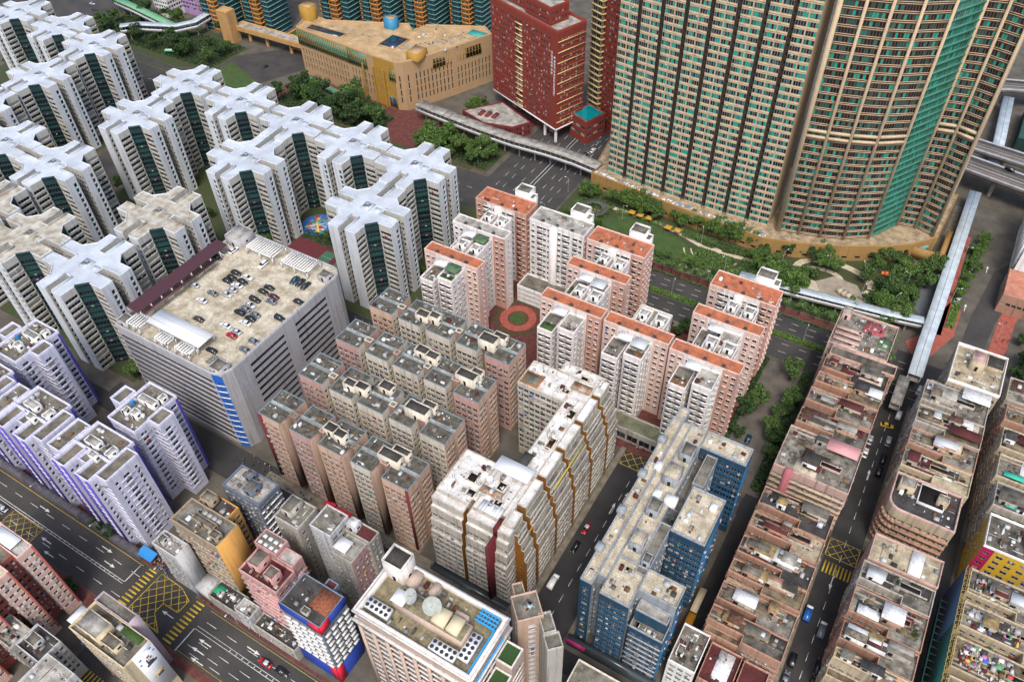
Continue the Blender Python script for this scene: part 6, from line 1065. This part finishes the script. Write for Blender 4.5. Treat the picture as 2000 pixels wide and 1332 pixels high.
# ================================================================== trees
LF = [mat('leaves_dark', (.038, .08, .024), (.02, .045, .014), 1.2, .9, fine=.4, rough=.7), mat('leaves_mid', (.07, .13, .032), (.035, .07, .02), 1.2, .9, fine=.4, rough=.7), mat('leaves_bright', (.12, .21, .04), (.06, .12, .025), 1.2, .9, fine=.4, rough=.7)]
BARK = mat('bark', '#4a3d30', '#2f271f', 1.5, .7)
def leaves(m, blobs, n, size, mt, rs):
    k = len(blobs); idx = rs.randint(k, size=n); B_ = np.array(blobs); c_ = B_[idx, :3]; r = B_[idx, 3]
    d = rs.normal(size=(n, 3)); d /= np.linalg.norm(d, axis=1)[:, None]; p = c_ + d * (r * (.55 + .5 * rs.rand(n)))[:, None] * [1, 1, .8]
    a = rs.normal(size=(n, 3)) + d * .4 + [0, 0, .3]; a /= np.linalg.norm(a, axis=1)[:, None]; t = rs.normal(size=(n, 3)); e1 = np.cross(a, t); e1 /= np.linalg.norm(e1, axis=1)[:, None]; e2 = np.cross(a, e1); s_ = (size * (.6 + .8 * rs.rand(n)))[:, None]
    m.quads(np.stack([p - e1 * s_, p - e2 * s_ * .6, p + e1 * s_, p + e2 * s_ * .6], 1).reshape(-1, 3), np.arange(4 * n).reshape(-1, 4), mt)
TREE = []
for v_ in range(8):
    rs = np.random.RandomState(50 + v_); h = [6, 7.5, 9, 5, 6.5, 8, 10, 7][v_]; t = MB(); c_ = MB(); hb = h * .45; t.bar((0, 0, 0), (.1, .05, hb), .24, BARK, 7, .15); bl = []
    for k in range(9):
        a = k * 2.4 + rs.rand(); rr = h * (.16 + .22 * rs.rand()) * (1 if k else 0); z_ = hb + h * (.1 + .42 * rs.rand()); p = (rr * math.cos(a), rr * math.sin(a), z_); t.bar((.1, .05, hb * .9), p, .11, BARK, 5, .04); bl.append((*p, h * (.13 + .07 * rs.rand())))
    leaves(c_, bl, 1150, .34, LF[v_ % 3], rs); leaves(c_, bl, 350, .3, LF[(v_ + 1) % 3], rs); TREE.append((t.mesh('trunk_%d' % v_), c_.mesh('crown_%d' % v_)))
_tn = [0]
def tree(u, v, label, grp, var=None, s=1.0, z=.1):
    var = rnd.randrange(8) if var is None else var; t = thing('tree', label, 'tree', u, v, z, rnd.uniform(0, 6.28), grp); t.scale = (s, s, s * rnd.uniform(.9, 1.15))
    for nm, me in zip(('trunk', 'crown'), TREE[var]): o = bpy.data.objects.new(nm, me); sc.collection.objects.link(o); o.parent = t
def scatter(n, u0, u1, v0, v1, label, grp, s=(0.8, 1.3), vars_=None, keep=None, z=.1, seed=0, mind=2.6):
    r = random.Random(seed); pts = []; tries = 0
    while len(pts) < n and tries < n * 40:
        tries += 1; u, v = r.uniform(u0, u1), r.uniform(v0, v1)
        if keep and not keep(u, v): continue
        if any((u - a) ** 2 + (v - b) ** 2 < mind ** 2 for a, b in pts): continue
        pts.append((u, v)); tree(u, v, label, grp, r.choice(vars_) if vars_ else None, r.uniform(*s), z)
TC_ = [(u, v) for u, v, _, _ in TOW]
def off_towers(u, v): return all(not ((abs(u - a) < 18.6 and abs(v - b) < 8.6) or (abs(v - b) < 18.6 and abs(u - a) < 8.6) or abs(u - a) + abs(v - b) < 20) for a, b in TC_)
def opf(u, v): return off_towers(u, v) and not (-242 < u < -198 and 172 < v < 200.5) and (u + 238.5) ** 2 + (v - 210.8) ** 2 > 90 and not (-224 < u < -150 and v < 173)
scatter(36, -343, -200, 100, 256, 'green tree in the gardens between the white towers', 'trees among the white towers', keep=opf, seed=1); scatter(6, -200, -158, 176, 228, 'tree between the white towers and the orange roofs', 'trees at the tower edge', keep=lambda u, v: opf(u, v) and (u < -170 or v < 0) , seed=21, s=(.7, 1)); scatter(6, -520, -386, 132, 260, 'tree in the gardens beyond the estate road', 'trees beyond the estate road', keep=lambda u, v: off_towers(u, v) and not (-464 < u < -430 and 188 < v < 216), seed=2)
scatter(28, -336, -264, 288, 308, 'tall dark tree in the mall garden', 'trees in the mall garden', (1.0, 1.7), [0, 3, 6, 1], lambda u, v: abs(u + 302) > 3 and v < 302 + (u + 336) * -.03, seed=3); scatter(4, -292, -280, 298, 304, 'tallest broad tree in front of the mall columns', 'broad trees before the mall', (1.9, 2.2), [1, 4], seed=31); scatter(20, -236, -194, 288, 304, 'tree beside the elevated walkway', 'trees by the elevated walkway', (.8, 1.4), [1, 2, 5, 4], seed=4); scatter(26, -518, -400, 296, 338, 'tree on the planted verge by the bus lane', 'trees on the planted verge', (1.0, 1.6), [0, 1, 3, 6], lambda u, v: v > 300 and not (-480 < u < -436 and 305 < v < 330) , seed=5)
scatter(5, -232, -226, 320, 344, 'small tree between mall and red hall', 'trees behind the mall', (.8, 1.2), seed=51)
def inpark(u, v): return v < min(300, 296 + (abs(u + 70) * .06)) - 2
scatter(26, -142, -55, 291.5, 296, 'tree along the foot of the gold podium', 'trees along the podium', (.7, 1.15), [1, 2, 5], seed=6, mind=2.2); scatter(18, -138, -56, 264.4, 268.2, 'shrubby tree along the park edge by the road', 'trees along the park edge', (.45, .8), [0, 1, 3], seed=7, mind=2); scatter(8, -140, -122, 270, 292, 'tree around the round pergola', 'trees by the pergola', (.6, .9), keep=lambda u, v: (u + 129) ** 2 + (v - 283.4) ** 2 > 60, seed=8)
def gk(u, v): return not (-24 < u < -2 and 276 < v < 294) and v < 299 + (u + 50) * .3
scatter(40, -56, 12, 271, 312, 'tree in the terraced garden below the curved tower', 'trees in the terraced garden', (.6, 1.2), [0, 1, 2, 5], gk, seed=9, mind=2.6); scatter(5, -44, -30, 270, 274, 'large bright green tree over the slatted footbridge', 'bright trees by the footbridge', (1.3, 1.6), [2, 5], seed=10, mind=3); scatter(22, -6, 19, 292, 318, 'tree around the play frame', 'trees around the play frame', (.7, 1.3), [0, 1, 4], lambda u, v: not (-3 < u < 9 and 299 < v < 308), seed=11, mind=2.4)
scatter(13, 30, 34.6, 300, 352, 'roadside tree between the footbridge and the shore road', 'trees by the shore road', (.5, .9), [1, 2, 5], lambda u, v: abs(u - (28.5 + (v - 296) * .1)) < 2.2, seed=12, mind=2.4); scatter(16, 62, 104, 266, 302, 'big dark tree in the corner park', 'trees in the corner park', (1.2, 2.0), [0, 3, 6], seed=13, mind=4); scatter(6, 44, 60, 262, 300, 'tree on the corner park edge', 'trees on the corner park edge', (.8, 1.2), [0, 3], lambda u, v: u > 54.5, seed=14)
scatter(9, -26, -11, 186, 212, 'tree beside the tree lined drive', 'trees by the drive', (.8, 1.3), [0, 4, 1], lambda u, v: u > -15.5 or u < -24, seed=15, mind=3); tree(-16.5, 225, 'thin pale tree standing at the head of the drive', 'pale drive trees', 4, 1.3); tree(-23.4, 206, 'round tree against the pink block on the drive', 'pale drive trees', 1, 1.2); scatter(8, -76, -56, 226, 231.5, 'dark tree between the orange roofs and the park road', 'trees by the park road', (.8, 1.1), [0, 3], seed=16, mind=2.4)
for u, v in [(-193, 48.4), (-189.6, 48.6), (-186, 48.2)]: tree(u, v, 'street tree on the brick pavement below the lilac towers', 'avenue street trees', 0, .8)
for u, v in [(-181, 29.6), (-184.5, 29.4)]: tree(u, v, 'street tree beside the salmon block', 'salmon block street trees', 3, .7)
# palms
pm_t = MB(); pm_c = MB(); pm_t.bar((0, 0, 0), (.15, .1, 6.4), .2, BARK, 7, .13); rs = np.random.RandomState(5)
for k in range(18):
    a = k * 2.399; el = rs.uniform(-.1, .9); L_ = rs.uniform(1.9, 2.7); pr2 = None
    for j in range(5):
        f = (j + 1) / 5; p = np.array([.15 + L_ * f * math.cos(a), .1 + L_ * f * math.sin(a), 6.4 + el * L_ * f * .9 - 1.5 * f * f]); w_ = np.array([-math.sin(a), math.cos(a), 0]) * (.34 * (1 - f * .75))
        if pr2 is not None: pm_c.quad(pr2[0] - pr2[1], p - w_ + [0, 0, -.12 * f], p, pr2[0], LF[1]); pm_c.quad(pr2[0], p, p + w_ + [0, 0, -.12 * f], pr2[0] + pr2[1], LF[2] if k % 3 == 0 else LF[1])
        pr2 = (p, w_)
pmesh = (pm_t.mesh('palm_trunk'), pm_c.mesh('palm_crown'))
for k, (u, v) in enumerate([(x, 259.2 + (k_ % 3) * .5) for k_, x in enumerate(np.arange(-88, -40, 4.2))] + [(x, 262) for x in np.arange(-30, 14, 6)] + [(13.6, 251), (12, 255), (9.5, 252.6), (4, 263.6), (-3, 265.8)]):
    t = thing('palm_tree', 'palm in the row along the park road' if k < 12 else 'palm beside the slatted footbridge', 'palm', u, v, .1, rnd.uniform(0, 6), 'palms by the park road' if k < 12 else 'palms by the footbridge'); s_ = rnd.uniform(.85, 1.15); t.scale = (s_, s_, s_)
    for nm, me in zip(('trunk', 'crown'), pmesh): o = bpy.data.objects.new(nm, me); sc.collection.objects.link(o); o.parent = t
# hedges and ground cover
def cover(name, label, rects, h, n, mt, seed, size=.25):
    rs = np.random.RandomState(seed); m = MB(); A = np.array([(b - a) * (d - c_) for a, b, c_, d in rects]); idx = rs.choice(len(rects), n, p=A / A.sum()); Rr = np.array(rects)[idx]; p = np.column_stack([Rr[:, 0] + rs.rand(n) * (Rr[:, 1] - Rr[:, 0]), Rr[:, 2] + rs.rand(n) * (Rr[:, 3] - Rr[:, 2]), .12 + rs.rand(n) ** .6 * h])
    a = rs.normal(size=(n, 3)) + [0, 0, .8]; a /= np.linalg.norm(a, axis=1)[:, None]; e1 = np.cross(a, rs.normal(size=(n, 3))); e1 /= np.linalg.norm(e1, axis=1)[:, None]; e2 = np.cross(a, e1); s_ = (size * (.6 + .8 * rs.rand(n)))[:, None]; m.quads(np.stack([p - e1 * s_, p - e2 * s_, p + e1 * s_, p + e2 * s_], 1).reshape(-1, 3), np.arange(4 * n).reshape(-1, 4), mt); o = m.build(name, None, 'stuff'); tag(o, label, 'shrubs'); return o
cover('hedge', 'clipped hedge along the middle of the park road', [(-140, 10, 245.4, 248.4)], .9, 9000, LF[2], 1); cover('hedge', 'low hedge between the pavement and the palm road', [(-145, 10, 258.2, 259.2)], .7, 3000, LF[1], 2); cover('shrub_beds', 'shrub beds among the park paths', [(-138, -56, 264.5, 269), (-76, -58, 270, 283), (-56, -26, 272, 290), (-26, 12, 265, 274), (-2, 16, 284, 314), (-140, -122, 270, 294), (-86, -52, 286, 291)], .9, 22000, LF[1], 3, .3); cover('shrub_beds', 'bright shrubs and flower beds along the garden terraces', [(-80, -54, 270, 276), (-76, -60, 277, 283), (-50, -30, 274, 284), (-136, -124, 264.6, 270), (-122, -80, 264.4, 266.6), (-24, 6, 270, 275), (0, 14, 286, 296), (-120, -70, 288.5, 291)], .8, 12000, LF[2], 13, .28); cover('shrub_beds', 'dark undergrowth of the mall garden', [(-338, -264, 287.5, 306), (-236, -193, 288, 304), (-510, -400, 298, 330)], 1.0, 14000, LF[0], 4, .4); cover('shrub_beds', 'undergrowth between the white towers', [(-345, -240, 170, 176), (-300, -240, 130, 134), (-240, -200, 200, 206), (-172, -158, 174, 176), (-240, -236, 100, 170)], .9, 6000, LF[0], 5, .35); cover('shrub_beds', 'ivy along the wall of the tree lined drive', [(-13, -9.6, 170, 232), (-28.5, -26.5, 176, 232)], 1.6, 5000, LF[0], 6, .35); cover('shrub_beds', 'yellow green verge beside the shore road', [(29, 32, 284, 345)], .8, 3500, LF[2], 7, .3)
# ================================================================== vehicles
TYR = flat('tyre', (.012, .012, .012), .8); CGL = flat('car_glass', (.012, .015, .02), .08, .6); CHR = flat('hub_metal', (.4, .4, .4), .3, .5, .6); LMP = flat('headlamp', (.7, .7, .65), .2); RLM = flat('tail_lamp', (.35, .01, .01), .3)
PNT = {'k': (.012, .013, .016), 'w': (.72, .73, .74), 's': (.42, .44, .47), 'g': (.14, .16, .19), 'n': (.06, .045, .04), 'm': (.09, .015, .03), 'r': (.42, .01, .02), 'W': (.72, .73, .74), 'B': (.01, .06, .1), 'K': (.015, .025, .03), 'y': (.55, .35, .03), 'u': (.02, .12, .4), 'G': (.03, .35, .1)}
PM = {k: flat('car_paint_' + ('upper_' if k.isupper() else '') + k.lower(), c_, .25, .6) for k, c_ in PNT.items()}
def hull(m, sec, mt):      # sections: (x, half width, z0, z1)
    V = []
    for x, hw, z0, z1 in sec: V += [[x, -hw, z0], [x, hw, z0], [x, hw * .94, z1], [x, -hw * .94, z1]]
    k = len(sec); Q = []
    for i in range(k - 1):
        for a, b in ((0, 1), (1, 2), (2, 3), (3, 0)): Q.append([4 * i + b, 4 * i + a, 4 * i + 4 + a, 4 * i + 4 + b])
    Q += [[0, 1, 2, 3], [4 * k - 1, 4 * k - 2, 4 * k - 3, 4 * k - 4]]; m.quads(V, Q, mt)
def car_meshes(kind):
    b, g, r = MB(), MB(), MB(); P_ = PM['w']
    if kind in ('sedan', 'suv', 'taxi'):
        L_, H_ = (4.6, 1.45) if kind != 'suv' else (4.7, 1.75); x = L_ / 2; sh = .86 if kind != 'suv' else 1.02
        hull(b, [(-x, .74, .42, sh - .18), (-x + .15, .84, .3, sh - .02), (-x * .55, .89, .28, sh + .02), (.2, .9, .28, sh), (x * .52, .89, .28, sh - .04), (x - .2, .82, .32, sh - .22), (x, .7, .42, sh - .3)], P_)
        a0, a1, c0, c1 = (-x * .78, -x * .48, x * .12, x * .5) if kind != 'suv' else (-x * .95, -x * .82, x * .15, x * .5)
        hull(g, [(a0, .78, sh - .04, sh + .03), (a1, .76, sh - .04, H_ - .04), (c0, .76, sh - .04, H_ - .05), (c1, .78, sh - .05, sh + .0)], CGL); hull(r, [(a1 - .02, .68, H_ - .06, H_ - .02), ((a1 + c0) / 2, .7, H_ - .06, H_ + .02), (c0 + .02, .68, H_ - .06, H_ - .03)], P_)
    elif kind == 'van':
        hull(b, [(-2.3, .84, .4, 1.1), (-2.2, .88, .3, 1.85), (1.0, .88, .3, 1.9), (1.7, .88, .3, 1.05), (2.3, .84, .35, .85)], P_); hull(g, [(-2.0, .9, 1.2, 1.62), (.9, .9, 1.2, 1.62), (1.2, .84, 1.1, 1.2)], CGL); hull(g, [(1.02, .8, 1.08, 1.84), (1.66, .8, 1.0, 1.1)], CGL); hull(r, [(-2.15, .8, 1.88, 1.92), (.9, .8, 1.9, 1.95)], P_)
    elif kind == 'truck':
        hull(b, [(1.2, .95, .4, 2.0), (2.2, .95, .4, 2.0), (2.7, .93, .4, 1.2)], PM['w']); hull(g, [(2.22, .85, 1.2, 1.9), (2.6, .85, 1.2, 1.3)], CGL); hull(r, [(-2.9, 1.0, .7, 2.4), (1.1, 1.0, .7, 2.4)], P_)
    else:
        hull(b, [(-5.6, 1.2, .35, 3.2), (5.6, 1.2, .35, 3.2)], P_); hull(g, [(-5.3, 1.23, 1.3, 2.5), (5.3, 1.23, 1.3, 2.5)], CGL); hull(r, [(-5.4, 1.0, 3.18, 3.26), (5.4, 1.0, 3.18, 3.26)], PM['w'])
    w_ = MB()
    a = np.arange(12) * math.pi / 6; rr = .32 if kind != 'bus' else .48
    V = np.vstack([np.column_stack([rr * np.cos(a), np.full(12, y), rr * np.sin(a)]) for y in (-.11, .11)]); j = np.arange(12); j2 = (j + 1) % 12; w_.quads(V, np.stack([j, j + 12, j2 + 12, j2], 1), TYR); w_.ngon(V[:12] , TYR); w_.ngon(V[12:][::-1], TYR);h_ = MB(); h_.ngon([[rr * .6 * math.cos(t), .12, rr * .6 * math.sin(t)] for t in a[::-1]], CHR); h_.ngon([[rr * .6 * math.cos(t), -.12, rr * .6 * math.sin(t)] for t in a], CHR)
    l = MB(); l.box(-.03, .03, -.16, .16, -.06, .06, LMP)
    return {'body': b.mesh(kind + '_body'), 'glass': g.mesh(kind + '_glass'), 'roof_panel': r.mesh(kind + '_roof'), 'wheel': w_.mesh(kind + '_wheel'), 'lamp': l.mesh(kind + '_lamp'), 'hub': h_.mesh(kind + '_hub')}
CM = {k: car_meshes(k) for k in ('sedan', 'suv', 'taxi', 'van', 'truck', 'bus')}
CNAME = {'k': 'black', 'w': 'white', 's': 'silver', 'g': 'grey', 'n': 'dark brown', 'm': 'maroon', 'r': 'red', 'W': 'white', 'B': 'teal', 'K': 'dark green', 'y': 'yellow', 'u': 'blue', 'G': 'green'}
def car(kind, u, v, z, yaw, col, label, grp, cat=None):
    t = thing({'sedan': 'car', 'suv': 'car', 'taxi': 'taxi', 'van': 'van', 'truck': 'truck', 'bus': 'bus'}[kind], label, cat or {'sedan': 'car', 'suv': 'car'}.get(kind, kind), u, v, z, yaw, grp); M_ = CM[kind]
    def add(nm, me, loc=(0, 0, 0), pc_=None):
        o = bpy.data.objects.new(nm, me); sc.collection.objects.link(o); o.parent = t; o.location = loc
        if pc_: o.material_slots[0].link = 'OBJECT'; o.material_slots[0].material = pc_
        return o
    p = PM[col]; add('body', M_['body'], pc_=None if kind == 'truck' else p); add('glass', M_['glass']); add({'truck': 'cargo_box'}.get(kind, 'roof_panel'), M_['roof_panel'], pc_=PM['s'] if kind == 'taxi' else None if kind == 'bus' else p)
    L_ = {'bus': 3.6, 'truck': 1.9, 'van': 1.45}.get(kind, 1.38); hw = {'bus': 1.14, 'truck': .9}.get(kind, .8); rz = .48 if kind == 'bus' else .32
    for sx in (-1, 1):
        for sy in (-1, 1): wo = add('wheel', M_['wheel'], (sx * L_, sy * hw, rz)); ho = bpy.data.objects.new('hub', M_['hub']); sc.collection.objects.link(ho); ho.parent = wo
    xf = {'bus': 5.62, 'truck': 2.68, 'van': 2.28}.get(kind, 2.29)
    for sy in (-1, 1): add('headlight', M_['lamp'], (xf, sy * .55, .62 if kind != 'truck' else .8))
ROOFCARS = [(-205.9, 138.2, 'k'), (-200.5, 138.3, 'w'), (-205.4, 135.5, 'k'), (-205.4, 133.3, 'k'), (-200.2, 135.7, 'k'), (-200.6, 133.2, 'w'), (-200.6, 130.6, 's'), (-200.4, 127.9, 's'), (-205.4, 125.7, 'g'), (-205.9, 121.0, 'w'), (-199.7, 113.5, 'n'), (-189.6, 138.1, 'k'), (-189.7, 135.4, 'k'), (-184.7, 135.3, 'm'), (-183.8, 132.9, 'g'), (-189.4, 130.7, 'k'), (-189.0, 127.8, 's'), (-189.2, 125.4, 'g'), (-189.4, 123.1, 'k'), (-184.0, 125.0, 'g'), (-184.0, 122.7, 'k'), (-184.1, 120.3, 'w'), (-189.1, 115.9, 'w'), (-183.9, 115.6, 's'), (-183.7, 113.3, 'r'), (-174.9, 137.7, 'k'), (-174.9, 127.9, 'k'), (-174.9, 115.1, 'g'), (-174.9, 110.6, 'g'), (-200.4, 146.6, 'W'), (-216.4, 147.4, 'W'), (-184.2, 145.8, 'B'), (-181.5, 145.8, 'K'), (-178.6, 145.6, 'K'), (-218.8, 141.2, 'k'), (-214.5, 125.5, 's'), (-184.5, 104.8, 'k')]
for i, (u, v, k) in enumerate(ROOFCARS):
    up = k.isupper(); lab = {'r': 'bright red car parked on the car park roof', 'm': 'maroon car parked on the car park roof', 'n': 'dark brown car standing alone on the car park roof', 'B': 'teal car parked in the far corner of the car park roof'}.get(k, '%s car parked on the car park roof' % CNAME[k]) if not up or k == 'B' else '%s car nosed in beside the white pergolas on the car park roof' % CNAME[k]
    car('suv' if i in (15, 26, 29, 18) else 'sedan', u, v, 38.0 + .01, (math.pi / 2 if up else 0) + rnd.choice([0, math.pi]) + rnd.uniform(-.03, .03), k, lab, 'cars on the car park roof')
ST = 'vehicles in the streets'
car('taxi', -114.1, 42.4, .02, math.pi, 'r', 'red taxi with silver roof on the avenue', ST); car('sedan', -108.1, 42.9, .02, 0, 'k', 'black car following the red taxi', ST); car('sedan', -228.3, 36.4, .02, math.pi, 's', 'silver car waiting at the upper box junction', ST); car('bus', -236, 34, .02, math.pi, 'G', 'green topped bus at the avenue end', ST)
car('taxi', -53.8, 128.7, .02, -math.pi / 2, 'r', 'red taxi in the dark side street', ST); car('sedan', -53.8, 121, .02, -math.pi / 2, 'k', 'black car behind the taxi in the side street', ST); car('truck', -54, 106.6, .02, math.pi / 2, 'w', 'white truck standing beside the terraced block', ST)
car('van', 23.0, 227.5, .02, math.pi / 2, 'w', 'white van in the row street near the stair landing', ST); car('sedan', 20.5, 220.6, .02, .2, 'y', 'yellow car crossing the row street', ST); car('suv', 22.6, 213.6, .02, math.pi / 2, 's', 'silver car in the row street', ST); car('suv', 22.8, 204.6, .02, math.pi / 2, 'k', 'large black car in the row street', ST); car('van', 22.8, 198.6, .02, math.pi / 2, 'k', 'black van parked before the peach balconies', ST); car('sedan', 16.8, 211, .02, math.pi / 2, 's', 'silver car parked on the salmon side of the row street', ST); car('sedan', 16.8, 204.5, .02, math.pi / 2, 'w', 'white car parked on the salmon side of the row street', ST)
car('truck', 16.6, 136, .02, math.pi / 2, 'u', 'blue truck parked below the lower crossing', ST); car('truck', 21.6, 133, .02, math.pi / 2, 'g', 'dark flatbed truck standing in the lower street', ST)
for k, (u, v, c_, kd) in enumerate([(17.0, 120, 'k', 'van'), (16.8, 114, 'g', 'sedan'), (23.8, 122, 'k', 'sedan'), (23.8, 117, 'n', 'sedan'), (23.8, 110, 'k', 'suv'), (17, 106, 'w', 'van')]): car(kd, u, v, .02, math.pi / 2, c_, '%s %s parked in the lower street' % (CNAME[c_], 'van' if kd == 'van' else 'car'), ST)
car('truck', 34.2, 344, .03, 1.2, 'y', 'yellow topped truck on the shore road', ST); car('truck', 31.6, 334.5, .03, 1.35, 'g', 'grey truck on the shore road', ST); car('sedan', 32.2, 328, .03, 1.4, 's', 'silver car behind the grey truck', ST); car('sedan', 30.6, 303, .03, 1.3, 's', 'silver car stopped beside the red pavement', ST); car('van', 34.0, 393.4, 12.02, -.28, 'k', 'dark van on the near flyover', ST)
car('sedan', -153.3, 330.6, .03, math.pi / 2, 'w', 'white car on the north road below the brick tower', ST); car('sedan', -155.0, 325.4, .03, math.pi / 2, 'k', 'black car on the north road', ST); car('sedan', -154.2, 338, .03, math.pi / 2, 'g', 'grey car on the north road', ST); car('sedan', -371, 317, .03, 1.2, 'k', 'dark car on the road under the garden deck', ST); car('bus', -434, 302, .15, .5, 'G', 'white and green bus on the planted verge lane', ST); car('sedan', -242, 300, .15, .4, 'k', 'dark car by the mall drop off', ST); car('sedan', -20, 182, .1, math.pi / 2, 'w', 'white car parked on the drive', ST); car('sedan', -20.5, 190, .1, math.pi / 2, 'B', 'teal car parked on the drive', ST)
for k, (u, v, c_) in enumerate([(-516, 310, 'm'), (-535, 322, 'k'), (-545, 328, 's'), (-480, 312, 'r'), (-350, 268, 's'), (-365, 277, 'w'), (-392, 268, 'k')]): car('sedan', u, v, .03, .2, c_, '%s car on the estate road by the white towers' % CNAME[c_], ST)
# ================================================================== people
SKIN = flat('skin', (.38, .22, .15), .7); HAIR = flat('hair', (.012, .01, .009), .8)
def person_mesh(i, top, leg):
    m = MB(); st = .16 if i % 2 else .05
    def loop(z, rx, ry, cx=0, cy=0): a = np.arange(8) * math.pi / 4; return np.column_stack([cx + rx * np.cos(a), cy + ry * np.sin(a), np.full(8, z)])
    def skin(rings, mt, cap=True):
        V = np.vstack(rings); k = len(rings); j = np.arange(8); j2 = (j + 1) % 8
        for q in range(k - 1): m.quads(np.vstack([rings[q], rings[q + 1]]), np.stack([j, j2, j2 + 8, j + 8], 1), mt[q] if isinstance(mt, list) else mt)
        if cap: m.ngon(rings[-1], mt[-1] if isinstance(mt, list) else mt)
    for s_ in (-1, 1): skin([loop(0, .05, .1, s_ * .09, s_ * st + .05), loop(.1, .05, .06, s_ * .09, s_ * st), loop(.45, .065, .065, s_ * .1, s_ * st * .5 + .02), loop(.82, .1, .1, s_ * .09, 0)], [TYR, leg, leg])
    skin([loop(.8, .19, .13), loop(.95, .17, .12), loop(1.2, .2, .13), loop(1.38, .21, .11), loop(1.45, .07, .07), loop(1.52, .06, .06), loop(1.56, .08, .09), loop(1.64, .09, .1), loop(1.72, .07, .08), loop(1.75, .02, .02)], [leg, top, top, top, SKIN, SKIN, SKIN, HAIR, HAIR])
    for s_ in (-1, 1): skin([loop(.78, .035, .035, s_ * .27, -s_ * st), loop(1.05, .045, .045, s_ * .26, -s_ * st * .3), loop(1.36, .055, .055, s_ * .22, 0), loop(1.42, .04, .04, s_ * .19, 0)], [SKIN, top, top])
    return m.mesh('person_%d' % i)
DKC = flat('clothes_dark', (.02, .022, .03), .9); NVY = flat('clothes_navy', (.02, .03, .08), .9); GYC = flat('clothes_grey', (.2, .2, .2), .9)
PE = [person_mesh(i, a, b) for i, (a, b) in enumerate([(CLO[2], DKC), (DKC, NVY), (CLO[0], DKC), (CLO[1], DKC), (GYC, NVY), (NVY, GYC), (CLO[2], NVY), (CLO[3], DKC)])]
PC = ['white', 'dark', 'red', 'blue', 'grey', 'navy', 'white', 'ochre']
def crowd(n, u0, u1, v0, v1, z, where, seed):
    r = random.Random(seed)
    for k in range(n):
        i = r.randrange(8); o = bpy.data.objects.new('person', PE[i]); sc.collection.objects.link(o); o.location = (r.uniform(u0, u1), r.uniform(v0, v1), z); o.rotation_euler = (0, 0, r.uniform(0, 6.28)); s_ = r.uniform(.94, 1.04); o.scale = (s_, s_, s_); tag(o, 'person in a %s top %s' % (PC[i], where), 'person', 'people ' + where)
crowd(40, -172, -158.5, 47.3, 50.4, .13, 'waiting at the box junction corner', 1); crowd(26, -200, -172, 47, 50.4, .13, 'walking along the lilac tower pavement', 2); crowd(34, -172, -156.5, 86.8, 95.6, .02, 'in the alley below the car park', 3); crowd(30, -150, -64, 90.6, 92.2, .13, 'walking on the market street pavement', 4); crowd(14, -57, -44, 166, 167.3, .02, 'outside the podium at the side street end', 5); crowd(8, -146, -120, 46.9, 47.7, .13, 'on the avenue pavement below the ochre wall', 6); crowd(10, 47.5, 52, 264, 300, .14, 'on the red brick pavement', 7)
# ================================================================== street lamps
m = MB(); PO = flat('lamp_post', (.35, .36, .36), .5); m.bar((0, 0, 0), (0, 0, 8), .11, PO, 6, .07); lpm = m.mesh('lamp_post'); m = MB(); m.bar((0, 0, 8), (1.6, 0, 8.3), .05, PO, 5); lam = m.mesh('lamp_arm'); m = MB(); m.box(1.4, 2.2, -.16, .16, 8.24, 8.38, flat('lamp_head', (.6, .6, .58), .4)); lhm = m.mesh('lamp_head')
for k, (u, v, a) in enumerate([(-115, 285, 0), (-95, 268.5, 1), (-76, 286, 2), (-60, 272, 3), (-40, 289, 1), (-22, 296, 4), (-8, 297, 2), (10, 300, 3), (-5, 286, 5), (8, 284, 1)] + [(x, 247, 1.57) for x in range(-130, 10, 28)] + [(x, 47.2, -1.57) for x in range(-250, -100, 30)] + [(-147.5, y, 3.14) for y in range(268, 340, 24)] + [(27.4, 330, .2), (28, 300, .2), (47.6, 286, 3.1), (-214, 300, 0), (-200, 292, 1)]):
    t = thing('street_lamp', 'lamp post standing in the park' if k < 10 else 'lamp post beside the road', 'street lamp', u, v, .1, a, 'lamp posts in the park' if k < 10 else 'lamp posts along the roads')
    for nm, me in (('post', lpm), ('arm', lam), ('lamp_head', lhm)): o = bpy.data.objects.new(nm, me); sc.collection.objects.link(o); o.parent = t
# yard beyond the flyover
t = Bld('green_hall', 'dark green hoarded hall beyond the flyover', 'building', 45, 445); t.rect(34, 70, 432, 470, 0, 9, None, mat('hall_green', '#1e3a36', '#152a28', .3, .6), mat('hall_green_roof', '#2c4d47', '#1e3834', .3, .6), par=.3); t.done()
for k, (u, v, mt) in enumerate([(30.5, 422, pc[2]), (36, 424, pc[1]), (41, 426, flat('box_cream', (.5, .45, .3), .7)), (46, 421, pc[1]), (33, 428, flat('box_amber', (.5, .28, .03), .7))]):
    tt = thing('site_container', ['yellow', 'green', 'cream', 'second green', 'amber'][k] + ' container in the yard beyond the flyover', 'container', u, v, 0, .2 * k); m = MB(); m.box(-2.6, 2.6, -1.2, 1.2, .1, 2.7, mt); m.boxes([[-2.4 + .5 * i, -2.3 + .5 * i, -1.25, 1.25, .2, 2.65] for i in range(10)], mt); m.build('shell', tt)
